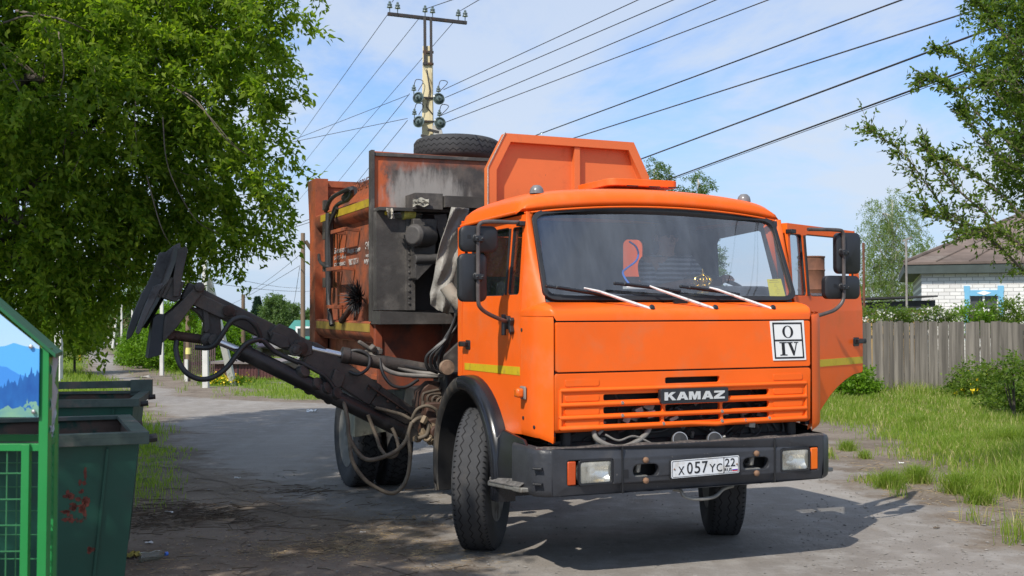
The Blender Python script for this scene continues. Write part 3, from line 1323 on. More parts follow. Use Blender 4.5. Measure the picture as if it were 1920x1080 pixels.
# roof
prof = [(.772, -.012), (.798, 0), (.808, .022), (.79, .062), (.735, .102), (.60, .130), (.40, .142), (.15, .146), (-.1, .144), (-.28, .136), (-.35, .120), (-.38, .08), (-.388, -.03)]
rows = []
NY = 40
for x, h in prof:
    row = []
    for j in range(NY + 1):
        t = math.sin((-1 + 2 * j / NY) * math.pi / 2)
        t = (-1 + 2 * j / NY) * .5 + t * .5
        g = max(0, 1 - abs(t) ** 10) ** .5
        fr = min(1, max(0, (x + .4) / 1.2))
        z = 2.378 + .015 * (x - .2) + .068 * (1 - t * t) + h * g - (.012 if abs(t) > .999 else 0)
        xx = x - .055 * abs(t) ** 4 * fr
        row.append((xx, t * 1.035, z))
    rows.append(row)
roof = MB().grid(rows).build('roof', M_orange, truck, smooth=70)
b = MB()
for s in (-1, 1):
    b.tube([(-.388, s * 1.035, 2.362), (.3, s * 1.037, 2.372), (.72, s * 1.035, 2.378)], .011, 6)
b.tube([(.815 - .04 * abs(t / 10) ** 4, t * .1, 2.372 + .066 * (1 - (t / 10) ** 2)) for t in range(-10, 11)], .007, 6)
build_split(b, 'rain_gutter', M_orange, roof)
# roof hatch
b = MB()
b.panel(rrect(-.05, -.235, .52, .33, .06, 5), [], lambda u, v, w: (u, v, 2.665 - w), .05)
h = b.build('roof_hatch', M_orange, roof, bevel=.02)
b = MB()
for y in (-.1, .08, .24):
    b.box2((.515, y, 2.612), (.524, y + .09, 2.618))
build_split(b, 'hatch_gasket', M_black, roof)
# marker lamps
for y in (-.833, .833):
    px = (1006, 1394)[y > 0]
    c = V((.596, y, 2.535))
    b = MB().lathe([(.050, -.012), (.048, .008), (.042, .026), (.024, .044), (0, .048)], c, (0, 0, 1), 16)
    b.build('marker_lamp', M_lampg, truck)

# cab shell: rear wall, floor, left opening, lining
b = MB()
b.panel([(-1.0, 1.2), (1.0, 1.2), (1.0, 2.42), (-1.0, 2.42)], [rrect(-.80, 1.93, -.385, 2.29, .05), rrect(.33, 1.95, .52, 2.29, .05)], lambda y, z, w: (-.36 - w, y, z), .02)
b.panel([(-.37, 1.2), (.86, 1.2), (.86, 1.70), (.81, 2.37), (-.37, 2.37)], [[(.0, 1.28), (.83, 1.28), (.80, 1.75), (.64, 2.30), (.60, 2.315), (.04, 2.285), (.0, 2.25)]], lambda x, z, w: (x, side_y(z, 1) - .03 - w, z), .03)
b.build('cab_lining', M_int, truck)
MB().panel(rrect(-.86, 1.98, -.385, 2.28, .04), [], lambda y, z, w: (-.350 - w, y, z), .008).build('inner_panel', M_orange, truck)
b = MB()
b.panel([(-1.03, 1.22), (1.03, 1.22), (1.03, 2.40), (-1.03, 2.40)], [rrect(-.80, 1.93, -.385, 2.29, .05), rrect(.33, 1.95, .52, 2.29, .05)], lambda y, z, w: (-.383 - w, y, z), .01)
b.box2((-.39, -1.06, 1.23), (-.30, -1.035, 2.35))
b.build('cab_rear_wall', M_orange, truck)
b = MB()
b.box2((-.36, -1.0, 1.18), (.86, 1.0, 1.24))
b.box2((.80, -.96, 1.24), (1.1, .96, 1.60))
b.build('cab_floor', M_frame, truck)
rows = [[(x, y, 2.40 + .05 * (1 - y * y)) for y in (-.98, -.5, 0, .5, .98)] for x in (.74, .3, -.36)]
MB().grid(rows).build('headliner', M_int, truck)
# dash, steering wheel, seats
b = MB()
sec = [(1.02, 1.60), (1.02, 1.80), (.90, 1.835), (.78, 1.83), (.72, 1.78), (.70, 1.55)]
b.panel(sec, [], lambda x, z, w: (x, -.96 + w, z), 1.92)
b.panel([(.86, 1.82), (.86, 1.885), (.70, 1.90), (.66, 1.85), (.70, 1.8)], [], lambda x, z, w: (x, .42 + w, z), .5)
b.build('dashboard', M_dash, truck, bevel=.02)
b = MB()
sc_ = V((.55, .60, 1.875))
ax = V((.42, -.05, .9)).normalized()
n = 40
u_ = ax.orthogonal().normalized()
w_ = ax.cross(u_)
ring = [sc_ + (u_ * math.cos(2 * math.pi * k / n) + w_ * math.sin(2 * math.pi * k / n)) * .235 for k in range(n + 1)]
b.tube(ring, .017, 8, caps=False)
for k in (3, 17, 30):
    b.tube([sc_ - ax * .03, ring[k]], .013, 6)
b.tube([sc_, sc_ - ax * .4], .03, 10)
b.build('steering_wheel', M_blackpl, truck)
for y in (-.55, .52):
    b = MB()
    b.box2((-.28, y - .24, 1.55), (.22, y + .24, 1.70))
    b.box2((-.34, y - .24, 1.65), (-.22, y + .24, 1.95))
    b.build('cab_seat', M_int, truck, bevel=.05)

# wipers
for i, (p0, p1, p2, q0, q1) in enumerate((((1222, 580), (1122, 546), (1095, 540), (1023, 536), (1154, 557)),
                                          ((1341, 580), (1235, 543), (1218, 536), (1151, 531), (1276, 546)),
                                          ((1449, 580), (1345, 543), (1330, 539), (1275, 537), (1386, 552)))):
    wx = 1.085
    fx = lambda p, o=0.0: TP(p[0], p[1], 'X', wx + o)
    a = TP(p0[0], p0[1], 'X', 1.165)
    base = MB()
    base.lathe([(.022, -.03), (.024, 0), (.018, .03), (0, .034)], a + V((-.015, 0, 0)), (.8, 0, .6), 12)
    w1 = base.build('wiper', M_blackpl, truck)
    arm = MB()
    arm.tube([a, TP(*p1, 'X', 1.10), TP(*p2, 'X', 1.075)], [.013, .009, .006], 6)
    arm.build('wiper_arm', mat('white_wiper_arm', (.75, .74, .72), .4, var=.1, vscale=30, dirt=(.4, .37, .33), dscale=25) if i == 0 else bpy.data.materials['white_wiper_arm'], w1)
    bl = MB()
    e0, e1 = TP(*q0, 'X', 1.062), TP(*q1, 'X', 1.058)
    bl.beam(e0, e1, .014, .018, up=(1, 0, .4))
    bl.beam(e0.lerp(e1, .15) + V((.012, 0, .004)), e0.lerp(e1, .8) + V((.012, 0, .004)), .012, .012, up=(1, 0, .4))
    bl.build('wiper_blade', M_blackpl, w1)
MB().box(TP(1275, 565, 'X', 1.06), (.03, .10, .03)).build('washer_nozzle', M_black, truck)

# doors


def door(s, theta):
    hx, hy = .852, 1.06 * s
    e_rot = -theta if s > 0 else theta
    Md = Matrix.Translation((hx, hy, 0)) @ Matrix.Rotation(e_rot, 4, 'Z')
    mi = Md.inverted()

    def mp(x, z, w):
        return (x - hx, side_y(z, s) - hy - s * w, z)
    lower = [(.85, 1.715), (.85, .917), (.50, .893), (.475, .91), (.36, .995), (.25, 1.07), (.145, 1.125), (.0, 1.18), (-.135, 1.215), (-.275, 1.225), (-.29, 1.24), (-.29, 1.715)]
    upper = [(.85, 1.715), (.80, 2.362), (-.275, 2.352), (-.29, 1.715)]
    vent = rrect(.595, 1.83, .795, 2.285, .03)
    vent = [(x - (.022 if x > .7 and z > 2.0 else 0), z) for x, z in vent]
    main = rrect(-.2, 1.825, .545, 2.29, .04)
    m = MB()
    m.panel(dens(lower, .12), [], mp, .045)
    m.panel(upper, [vent, main], mp, .045)
    d = m.build('door', M_orange, truck, smooth=50)
    d.matrix_basis = Md
    # trim round the glass
    t = MB()
    for hole, gr_ in ((vent, .012), (main, .012)):
        k = len(hole)
        for i in range(k):
            p, q = hole[i], hole[(i + 1) % k]
            t.beam(mp(p[0], p[1], .012), mp(q[0], q[1], .012), .012, .016, up=(0, s, 0))
    t.beam(mp(.575, 1.83, .0), mp(.565, 2.28, .0), .02, .02, up=(0, s, 0))
    build_split(t, 'window_trim', M_rubber, d)
    g = MB()
    g.panel(main if s < 0 else [(p[0], min(p[1], 1.85)) for p in main if p[1] < 1.9], [], lambda u, v, w: mp(u, v, .02 + w), .004)
    g.build('window', M_glass, d)
    g = MB()
    g.panel(vent, [], lambda u, v, w: mp(u, v, .016 + w), .004)
    g.build('vent_window', M_glass, d)
    # inner skin in dark trim
    g = MB()
    g.panel([(.80, 1.66), (.80, .97), (.5, .96), (.2, 1.15), (-.2, 1.28), (-.24, 1.66)], [], lambda u, v, w: mp(u, v, .048 + w), .01)
    g.build('inner_trim', M_int, d)
    st = MB()
    z0, z1 = 1.296, 1.346
    st.panel([(-.235, 1.284), (.843, 1.301), (.843, 1.357), (-.235, 1.334)] if s < 0 else [(-.285, 1.296), (.80, 1.296), (.80, 1.35), (-.285, 1.35)], [], lambda u, v, w: mp(u, v, -.002 + w), .003)
    st.build('reflective_stripe', M_yellow, d, smooth=0)
    h = MB()
    hx0 = -.19 if s < 0 else -.20
    h.panel(rrect(-.05, -.035, .05, .035, .015), [], lambda u, v, w: mp(hx0 + .03 + u, 1.47 + v, -.004 + w), .008)
    h.beam(mp(hx0 - .06, 1.475, -.03), mp(hx0 + .06, 1.475, -.03), .03, .03, up=(0, 0, 1))
    h.box(mp(hx0 + .045, 1.475, -.015), (.03, .04, .034))
    h.lathe([(.02, 0), (.02, .045), (0, .045)], mp(hx0 - .045, 1.475, 0), (0, s, 0), 10)
    h.build('door_handle', M_blackpl, d, bevel=.006)
    # mirrors on their tube arm
    if s < 0:
        X = .80
        pts = [(.78, -1.04, 2.31), (X, -1.09, 2.305), (X, -1.27, 2.305), (X, -1.325, 2.285), (X, -1.335, 2.22), (X, -1.335, 2.0), (X, -1.335, 1.80), (X - .01, -1.315, 1.745), (X - .04, -1.25, 1.705), (.74, -1.15, 1.665), (.69, -1.085, 1.65)]
        mir = (((X - .045, -1.318, 2.193), (.258, .170)), ((X - .045, -1.362, 1.940), (.192, .315)))
        pl = [(-1.332, 2.193), (-1.332, 1.944)]
    else:
        X = 1.0
        pts = [(1.0, 1.10, 2.30), (X, 1.14, 2.302), (X, 1.36, 2.302), (X, 1.405, 2.285), (X, 1.412, 2.22), (X, 1.412, 2.0), (X, 1.412, 1.84), (X, 1.392, 1.775), (X, 1.33, 1.725), (X, 1.25, 1.70), (.98, 1.165, 1.675)]
        mir = (((X - .045, 1.475, 2.137), (.215, .300)), ((X - .045, 1.420, 1.888), (.310, .170)))
        pl = [(1.412, 2.14), (1.412, 1.89)]
    a = MB()
    a.tube([mi @ p for p in smooth_path(pts, 4)], .0135, 10)
    a.build('mirror_arm', mat('grey_tube', (.10, .085, .08), .45, .3, var=.3, vscale=10) if s < 0 else bpy.data.materials['grey_tube'], d)
    for (c, sz), (py, pz) in zip(mir, pl):
        q = MB()
        c = V(c)
        out_ = rrect(-sz[0] / 2, -sz[1] / 2, sz[0] / 2, sz[1] / 2, .045, 6)
        inn_ = rrect(-sz[0] / 2 + .015, -sz[1] / 2 + .015, sz[0] / 2 - .015, sz[1] / 2 - .015, .04, 6)
        n = len(out_)
        P = [(c.x - .02, c.y + y, c.z + z) for y, z in out_] + [(c.x + .02, c.y + y, c.z + z) for y, z in out_] + [(c.x + .032, c.y + y, c.z + z) for y, z in inn_]
        fs = [tuple(reversed(range(n))), tuple(range(2 * n, 3 * n))]
        for i in range(n):
            j = (i + 1) % n
            fs += [(i, j, n + j, n + i), (n + i, n + j, 2 * n + j, 2 * n + i)]
        q.add([mi @ V(p) for p in P], fs)
        q.lathe([(.033, .0), (.034, .012), (.028, .018), (0, .02)], mi @ V((c.x + .030, py, pz)), (mi.to_3x3() @ V((1, 0, 0))), 20)
        o = q.build('mirror', M_blackpl, d, smooth=50)
        k = MB()
        k.box(mi @ V((c.x + .058, py, pz)), (.035, .062, .036), mi.to_3x3())
        for dy in (-.018, .018):
            k.lathe([(.008, 0), (.008, .006), (0, .007)], mi @ V((c.x + .075, py + dy, pz)), (mi.to_3x3() @ V((1, 0, 0))), 8)
        k.build('mirror_clamp', M_blackpl, d, bevel=.005)
        if sz[0] > sz[1]:
            k = MB()
            k.panel(rrect(-.012, -.012, .012, .012, .003), [], lambda u, v, w: mi @ V((c.x + .0335 - w, c.y - .075 + u, c.z + .012 + v)), .004)
            k.build('mirror_socket', M_black, d)
    # foot bracket
    k = MB()
    if s < 0:
        k.panel([(.64, 1.60), (.665, 1.60), (.67, 1.63), (.70, 1.615), (.735, 1.565), (.75, 1.585), (.735, 1.625), (.75, 1.66), (.735, 1.68), (.70, 1.66), (.675, 1.69), (.645, 1.69)], [], lambda u, v, w: mp(u, v, -.03 + w), .03)
        k.tube([mp(.655, 1.56, -.04), mp(.655, 1.70, -.04)], .017, 8)
    else:
        k.tube([mi @ V((.97, 1.165, 1.62)), mi @ V((.97, 1.165, 1.70))], .014, 8)
        k.box(mp(.80, 1.66, -.012), (.03, .03, .12))
    k.box(mp(.78, 2.30, -.015), (.07, .05, .03))
    build_split(k, 'mirror_bracket', M_blackpl, d, bevel=.003)
    return d


door(-1, 0.0)
dl = door(1, R(65))
lab(dl, 'left cab door standing open')

# side repeater, screws
b = MB()
c = V((.925, -1.06, 1.195))
b.box(c + V((0, -.012, 0)), (.085, .02, .085))
r0 = b.build('repeater_base', mat('aged_grey_rubber', (.20, .18, .16), .7), truck, bevel=.012)
MB().box(c + V((.0, -.042, 0)), (.068, .05, .06)).build('side_repeater', M_amber, truck, bevel=.014)
b = MB()
for x, z in ((.875, 1.60), (.90, 1.03), (1.06, .985)):
    b.lathe([(.013, 0), (.012, .006), (0, .007)], (x, -1.058 if x < 1 else -1.05, z), (0, -1, 0), 10)
build_split(b, 'panel_screw', M_frame, truck)

# ---- front fenders, steps, mudflap -----------------------------------
for s in (-1, 1):
    fc = V((-.06, 0, .50))
    rows = []
    rows2 = []
    a0, a1 = -4, 196
    for k in range(29):
        a = R(a0 + (a1 - a0) * k / 28)
        t = k / 28
        grow = 1 + .10 * max(0, math.sin(R((a0 + (a1 - a0) * t) * 1.0)))
        d = V((math.cos(a), 0, math.sin(a)))
        ri = .585 * grow
        ro = .685 * grow + .03 * max(0, math.cos(a)) - .085 * max(0, (t - .5) / .5)
        row = [fc + d * (ri) + V((0, s * .70, 0)), fc + d * ri + V((0, s * 1.02, 0)), fc + d * ri + V((0, s * 1.135, 0)), fc + d * (ri + .012) + V((0, s * 1.155, 0)),
               fc + d * ((ri + ro) / 2 + .01) + V((0, s * 1.165, 0)), fc + d * (ro - .012) + V((0, s * 1.15, 0)), fc + d * ro + V((0, s * 1.12, 0)), fc + d * (ro + .004) + V((0, s * 1.03, 0))]
        (rows if t <= .52 else rows2).append(row)
        if .49 < t <= .54 and rows2 == []:
            rows2.append(row)
    f = MB().grid(rows)
    f.grid([[p + V((0, -.012 * s, 0)) for p in r] for r in rows])
    # apron between the arch and the bumper
    f.panel([(.50, .56), (.555, .70), (.56, .85), (.66, .93), (1.0, .90), (1.12, .80), (1.14, .60)], [], lambda u, v, w: (u, s * (1.10 + .05 * max(0, min(1, (1.12 - u) / .5)) * min(1, max(0, (.98 - v) / .3)) - w), v), .02)
    fo = f.build('front_fender', M_fender, truck, smooth=60)
    f = MB().grid([r[2:] for r in rows2])
    f.grid([[p + V((0, -.014 * s, 0)) for p in r[2:]] for r in rows2])
    li = MB().grid([r[:3] for r in rows2])
    li.build('fender_liner', M_tyre_dark, truck, smooth=60)  # near-black material paints in the shade inside the rear of the arch
    lab(f.build('front_fender', M_fender_dusty, truck, smooth=60), 'dust-caked rear half of the wheel arch')
    # apron dust and step
    st = MB()
    st.panel([(.50, -.0), (1.16, 0), (1.16, .135), (1.02, .135), (1.0, .12), (.53, .12)], [], lambda u, v, w: (u, s * (1.05 + v), .565 + .075 * (u - .42) - w), .028)
    st.build('cab_step', M_alu, truck, bevel=.006)
    st = MB()
    st.panel([(.56, 1.12), (1.10, 1.12), (1.10, 1.175), (.56, 1.175)], [], lambda u, v, w: (u, s * v, .605 + .075 * (u - .42) - .6 * (v - 1.12) - w), .006)
    for x in (.56, .86):
        st.lathe([(.016, 0), (.014, .01), (0, .012)], (x, s * 1.15, .588 + .075 * (x - .42)), (0, s, .8), 8)
    st.build('step_plate', mat('studded_step', (.16, .15, .14), .6, .3, var=.3, vscale=20) if s < 0 else bpy.data.materials['studded_step'], truck)

# ---- bumper ----------------------------------------------------------
YR, YL = -1.14, 1.085
holes = []
for s in (-1, 1):
    holes.append(rrect(min(s * .625, s * .94), .640, max(s * .625, s * .94), .798, .015))
tow = [rrect(-.49, .672, -.305, .752, .035), rrect(.325, .672, .53, .752, .035)]
bx = lambda y, z, w: (1.335 - .05 * (abs(y) / 1.0) ** 3 * .5 - w - (.04 * max(0, (.60 - z) / .03) * .4), y, z)
m = MB()
m.panel(dens([(YR + .10, .575), (YL - .10, .575), (YL - .10, .872), (YR + .10, .872)], .1), holes + tow, bx, .05)
for s, ye in ((-1, YR), (1, YL)):
    path = [(bx(ye - s * .10, .7, 0)[0], ye - s * .10), (1.295, ye - s * .06), (1.265, ye - s * .022), (1.22, ye - s * .004), (1.12, ye), (.90, ye)]
    rows = []
    for z, ins in ((.575, .02), (.59, .006), (.62, 0), (.84, 0), (.865, .008), (.874, .03)):
        rows.append([(x - ins * .8, y - s * ins * .8, z) for x, y in path])
    m.grid(rows)
    m.grid([[(x - .04, y - s * .04, z) for x, y, z in r] for r in rows])
bump = m.build('bumper', M_bumper, truck, smooth=50)
# top shelf with grit
rows = []
for j in range(33):
    y = YR + .03 + (YL - YR - .06) * j / 32
    x = bx(max(-1.04, min(.98, y)), .7, 0)[0]
    e = .1 * max(0, (abs(y - (YR + YL) / 2) - 1.02) / .09)
    rows.append([(x - .004 - e, y, .868), (x - .025 - e, y, .878 + .004 * math.sin(j * 2.1)), (x - .10, y, .872 + .007 * math.sin(j * 1.3)), (x - .2, y, .86)])
MB().grid(rows).build('bumper_top', M_bumptop, bump, smooth=60)
m = MB()
for y in (-.565, .575):
    m.box2((1.325, y - .004, .577), (1.337, y + .004, .873))
for z in (.66, .755):
    for y0 in (-1.115,):
        m.box((1.27, y0, z), (.06, .06, .012), Matrix.Rotation(R(-40), 3, 'Z'))
build_split(m, 'bumper_joint', M_blackpl, bump)
m = MB()
m.box2((1.0, -1.0, .60), (1.27, 1.0, .62))
m.box2((1.18, -.98, .60), (1.2, .98, .86))
m.build('bumper_backing', M_frame, bump)
m = MB()
for y in (-.44, .41):
    m.tube([(1.25, y, .70), (1.30, y, .71), (1.31, y, .76)], .018, 8)
    m.box2((1.22, y - .07, .668), (1.318, y + .06, .678))
build_split(m, 'tow_hook', M_alu, bump)
m = MB()
for y in (-.402, .428):
    for z in (.648, .778):
        m.lathe([(.02, 0), (.02, .012), (.013, .018), (0, .02)], bx(y, z, .0), (1, 0, 0), 8)
build_split(m, 'bumper_bolt', mat('rusty_bolt', (.26, .15, .09), .7, .3), bump)
m = MB()
m.panel(rrect(-.565, .675, -.525, .725, .004), [], lambda y, z, w: (bx(y, z, 0)[0] + .004 - w, y, z), .008)
m.build('bumper_socket', M_black, bump)
# number plate
pp = lambda y, z, w: (1.345 - w, y, z + .018 * (y - .03))
m = MB()
m.panel(rrect(-.228, .651, .292, .776, .012), [], pp, .012)
pl = m.build('number_plate', M_badge, truck)
lab(pl, 'white number plate in a black frame')
m = MB()
m.panel(rrect(-.222, .656, .286, .770, .010), [], lambda y, z, w: (1.3475 - w, y, z + .018 * (y - .03)), .004)
m.build('plate_face', M_plate, pl)
m = MB()
f2 = lambda y, z, w: (1.349 - w, y, z + .018 * (y - .03))
m.panel(rrect(-.216, .661, .281, .765, .009), [rrect(-.2135, .6635, .1665, .7625, .008), rrect(.1705, .6635, .2785, .7625, .008)], f2, .001)
m.build('plate_border', M_black, pl, smooth=0)
for s_, y, z, w, hh in (('x', -.172, .676, .044, .052), ('0', -.108, .676, .042, .075), ('5', -.052, .676, .042, .075), ('7', .004, .676, .042, .075), ('y', .060, .676, .044, .052), ('c', .113, .676, .042, .052),
                        ('2', .178, .703, .034, .052), ('2', .220, .703, .034, .052), ('RUS', .174, .672, .054, .021)):
    text_mesh('plate_character', s_.upper() if s_ in 'xyc' else s_, M_black, pl, V((1.3478, y, z + .018 * (y - .03))), (0, 1, .018), (0, 0, 1), w, hh, .002, 0.004 if s_ != 'RUS' else 0)
for k, mm in enumerate((M_white, M_blue, M_red)):
    MB().panel([(.232, .690 - .0065 * (k + 1)), (.274, .690 - .0065 * (k + 1)), (.274, .690 - .0065 * k), (.232, .690 - .0065 * k)], [], f2, .001).build('plate_flag', mm, pl, smooth=0)
m = MB()
for y in (-.200, .268):
    m.lathe([(.006, 0), (.005, .004), (0, .005)], (1.348, y, .714 + .018 * (y - .03)), (1, 0, 0), 8)
build_split(m, 'plate_screw', bpy.data.materials['rusty_bolt'], pl)
# headlights
for s in (-1, 1):
    y0, y1 = sorted((s * .632, s * .862))
    x0 = bx(s * .75, .7, 0)[0]
    e = MB()
    rows = []
    for j in range(9):
        row = []
        for i in range(11):
            u = -1 + 2 * i / 10
            v = -1 + 2 * j / 8
            dpt = .085 * (1 - .5 * (u * u + v * v))
            row.append((x0 - .012 - dpt, (y0 + y1) / 2 + u * .112, .718 + v * .072))
        rows.append(row)
    e.grid(rows)
    hl = e.build('headlight', mat('lamp_reflector', (.80, .78, .72), .22, 1.0, var=.05, dirt=(.55, .42, .22), dscale=9, dlo=.5, dhi=.7) if s < 0 else bpy.data.materials['lamp_reflector'], truck, smooth=70)
    e = MB()
    e.lathe([(.02, -.02), (.02, .02), (0, .025)], (x0 - .07, (y0 + y1) / 2, .722), (1, 0, 0), 12)
    e.build('bulb', M_white, hl)
    rows = []
    for j in range(9):
        row = []
        for i in range(13):
            u = -1 + 2 * i / 12
            v = -1 + 2 * j / 8
            k = (1 - abs(u) ** 6) * (1 - abs(v) ** 6)
            row.append((x0 - .012 + .022 * k ** .5 + .0025 * math.sin(i * math.pi) if k > 0 else x0 - .012, (y0 + y1) / 2 + u * .115, .718 + v * .075))
        rows.append(row)
    e = MB().grid(rows)
    e.build('headlight_lens', M_lens, hl, smooth=70)
    e = MB()
    e.panel(rrect(y0 - .004, .638, y1 + .004, .798, .02), [rrect(y0 + .008, .652, y1 - .008, .785, .015)], lambda y, z, w: (x0 + .002 - w, y, z), .02)
    e.build('headlight_rim', M_blackpl, hl)
    e = MB()
    ya, yb = sorted((s * .878, s * .938))
    e.box2((x0 - .04, ya, .643), (x0 - .008, yb, .793))
    e.build('turn_signal', M_redor if s < 0 else M_amber, truck, bevel=.008)
    e = MB()
    e.box2((x0 - .16, y0 - .02, .63), (x0 - .10, y1 + .07 if s > 0 else y1 + .02, .80))
    e.build('headlight_housing', M_black, hl)
# bent tow bar loop under the bumper
m = MB()
m.tube(smooth_path([TP(1262, 918, 'X', 1.2), TP(1276, 920, 'X', 1.24), TP(1284, 931, 'X', 1.26), TP(1310, 936, 'X', 1.27), TP(1340, 931, 'X', 1.26), TP(1356, 917, 'X', 1.24), TP(1374, 911, 'X', 1.2)], 5), .012, 8)
m.build('tow_loop', M_alu, truck)
# ---- refuse body -----------------------------------------------------
b = MB()
b.panel([(-4.45, 1.42), (-2.04, 1.42), (-2.04, 2.74), (-4.45, 2.74)], [], lambda x, z, w: (x, -1.215 + w, z), .05)
b.panel([(-4.45, 2.74), (-2.04, 2.74), (-2.04, 2.97), (-4.45, 2.97)], [], lambda x, z, w: (x, -1.20 + .35 * (z - 2.74) + w, z), .05)
b.panel([(-4.45, 1.1), (-2.04, 1.1), (-2.04, 2.97), (-4.45, 2.97)], [], lambda x, z, w: (x, 1.215 - w, z), .05)
b.box2((-4.45, -1.10, 2.945), (-2.04, 1.2, 2.972))
b.box2((-4.50, -1.2, 1.1), (-4.44, 1.2, 2.97))
b.box2((-4.45, -1.16, 1.08), (-2.04, 1.16, 1.12))
b.box2((-4.45, -1.14, 1.12), (-2.04, -1.10, 1.43))
body = b.build('refuse_body', M_orange_body, truck)
b = MB()
for z0, z1, y in ((2.585, 2.735, -1.30), (1.46, 1.62, -1.30)):
    b.panel([(y + .03, z0), (y, z0 + .05), (y, z1 - .015), (y + .02, z1), (-1.215, z1), (-1.215, z0 - .03)], [], lambda v, z, w: (-4.40 + w, v, z), 2.33)
build_split(b, 'side_rail', M_orange_body, body)
b = MB()
b.box2((-4.10, -1.304, 2.645), (-2.07, -1.301, 2.715))
b.build('reflective_stripe', M_yellow_dirty, body, smooth=0)
b = MB()
b.box2((-4.3, -1.304, 1.525), (-2.07, -1.301, 1.60))
b.build('lower_stripe', mat('very_dirty_yellow', (.30, .20, .03), .7, var=.2, vscale=6, dirt=(.14, .07, .03), dscale=4), body, smooth=0)
b = MB()
b.box2((-4.66, -1.30, 1.28), (-4.38, -1.16, 3.14))
b.box2((-4.62, -1.16, 3.06), (-4.48, 1.2, 3.13))
b.panel([(-1.16, 2.9), (-1.16, 3.13), (1.2, 3.13), (1.2, 1.0), (-1.16, 1.0)], [], lambda y, z, w: (-4.5 - w, y, z), .05)
b.panel([(-4.66, 2.55), (-4.76, 3.0), (-4.78, 3.14), (-4.66, 3.14)], [], lambda x, z, w: (x, -1.30 + w, z), .04)
b.build('tailgate_post', M_orange_body, body)
# step irons on the side
b = MB()
for px, py, wpx in ((660, 435, 34), (651, 506, 34), (652, 577, 26)):
    c = TP(px, py, 'Y', -1.23)
    hw = .26
    for dx in (-hw, hw):
        b.beam(c + V((dx, 0, 0)), c + V((dx, -.13, .01)), .03, .03)
    b.beam(c + V((-hw - .015, -.13, .01)), c + V((hw + .015, -.13, .01)), .035, .035)
build_split(b, 'step_iron', M_orange_body, body)
# lettering
xd, zd = (1, 0, 0), (0, 0, 1)
for s_, px, py, wx, hz in (('Индустрия', 651, 478, .52, .062), ('чистоты', 653, 498, .40, .062), ('ЭКОМ', 685, 469, .40, .075), ('переработка', 685, 484, .48, .040), ('мусора', 683, 497, .44, .052),
                           ('Бизнес', 627, 476, .52, .055), ('8-923-647', 627, 488, .52, .040), ('сервис', 627, 502, .48, .048)):
    o = TP(px, py, 'Y', -1.218)
    text_mesh('body_lettering', s_, M_bodytext, body, o, xd, zd, wx, hz, .002, .012)
b = MB()
for i, px in enumerate((664, 668, 673, 677, 682, 687, 692)):
    pass
text_mesh('body_lettering', 'СОВМЕСТИМ', mat('dark_lettering', (.08, .03, .02), .6), body, TP(663, 358, 'Y', -1.165), xd, (0, .33, .94), .9, .10, .002, .01)
# hose runs on the rear post
b = MB()
b.tube(smooth_path([TP(611, 396, 'Y', -1.31), TP(622, 372, 'Y', -1.34), TP(645, 358, 'Y', -1.36), TP(657, 354, 'Y', -1.36), TP(660, 362, 'Y', -1.34), TP(652, 374, 'Y', -1.32), TP(634, 383, 'Y', -1.31), TP(626, 395, 'Y', -1.31), TP(622, 420, 'Y', -1.31), TP(621, 470, 'Y', -1.31), TP(620, 540, 'Y', -1.31)], 5), .020, 8)
b.tube(smooth_path([TP(615, 400, 'Y', -1.33), TP(614, 470, 'Y', -1.34), TP(616, 560, 'Y', -1.34), TP(622, 610, 'Y', -1.34)], 5), .026, 8)
b.tube(smooth_path([TP(632, 390, 'Y', -1.32), TP(618, 430, 'Y', -1.34), TP(619, 500, 'Y', -1.33), TP(617, 600, 'Y', -1.33)], 5), .018, 8)
b.tube(smooth_path([TP(598, 478, 'Y', -1.31), TP(600, 490, 'Y', -1.36), TP(610, 499, 'Y', -1.36), TP(622, 500, 'Y', -1.31)], 5), .017, 8)
b.tube([TP(648, 372, 'Y', -1.31), TP(662, 357, 'Y', -1.30)], .045, 10)
build_split(b, 'body_hose', M_hose, body)
b = MB()
for py in (385, 425, 440, 500, 530):
    b.box(TP(611, py, 'Y', -1.315), (.1, .05, .10))
build_split(b, 'hose_clip', M_grease, body)

# front shield plate (soot-stained) with lip
sh = MB()
X0 = -2.0
sh.panel([(-1.29, 1.66), (1.2, 1.66), (1.2, 3.10), (-1.29, 3.128)], [], lambda y, z, w: (X0 - w, y, z), .05)
M_shield = mat('sooty_orange_shield', (.46, .10, .028), .65, var=.15, bevel=.006)
nt = M_shield.node_tree
pb = nt.nodes['Principled BSDF']
base_ = pb.inputs['Base Color'].links[0].from_socket
tcs = nt.nodes.new('ShaderNodeTexCoord')
sps = nt.nodes.new('ShaderNodeSeparateXYZ')
nt.links.new(tcs.outputs['Object'], sps.inputs[0])


def sm(op, a, c):
    n = nt.nodes.new('ShaderNodeMath')
    n.operation = op
    for i, q in enumerate((a, c)):
        if isinstance(q, (int, float)):
            n.inputs[i].default_value = q
        else:
            nt.links.new(q, n.inputs[i])
    return n.outputs[0]


def sn_(scale, det=8, st=(1, 1, 1)):
    mp_ = nt.nodes.new('ShaderNodeMapping')
    mp_.inputs['Scale'].default_value = st
    nt.links.new(tcs.outputs['Object'], mp_.inputs[0])
    n = nt.nodes.new('ShaderNodeTexNoise')
    n.inputs['Scale'].default_value = scale
    n.inputs['Detail'].default_value = det
    n.inputs['Roughness'].default_value = .68
    nt.links.new(mp_.outputs[0], n.inputs['Vector'])
    return n.outputs['Fac']


def sr(f, lo, hi):
    n = nt.nodes.new('ShaderNodeMapRange')
    n.interpolation_type = 'SMOOTHSTEP'
    n.inputs['From Min'].default_value = lo
    n.inputs['From Max'].default_value = hi
    nt.links.new(f, n.inputs['Value'])
    return n.outputs['Result']


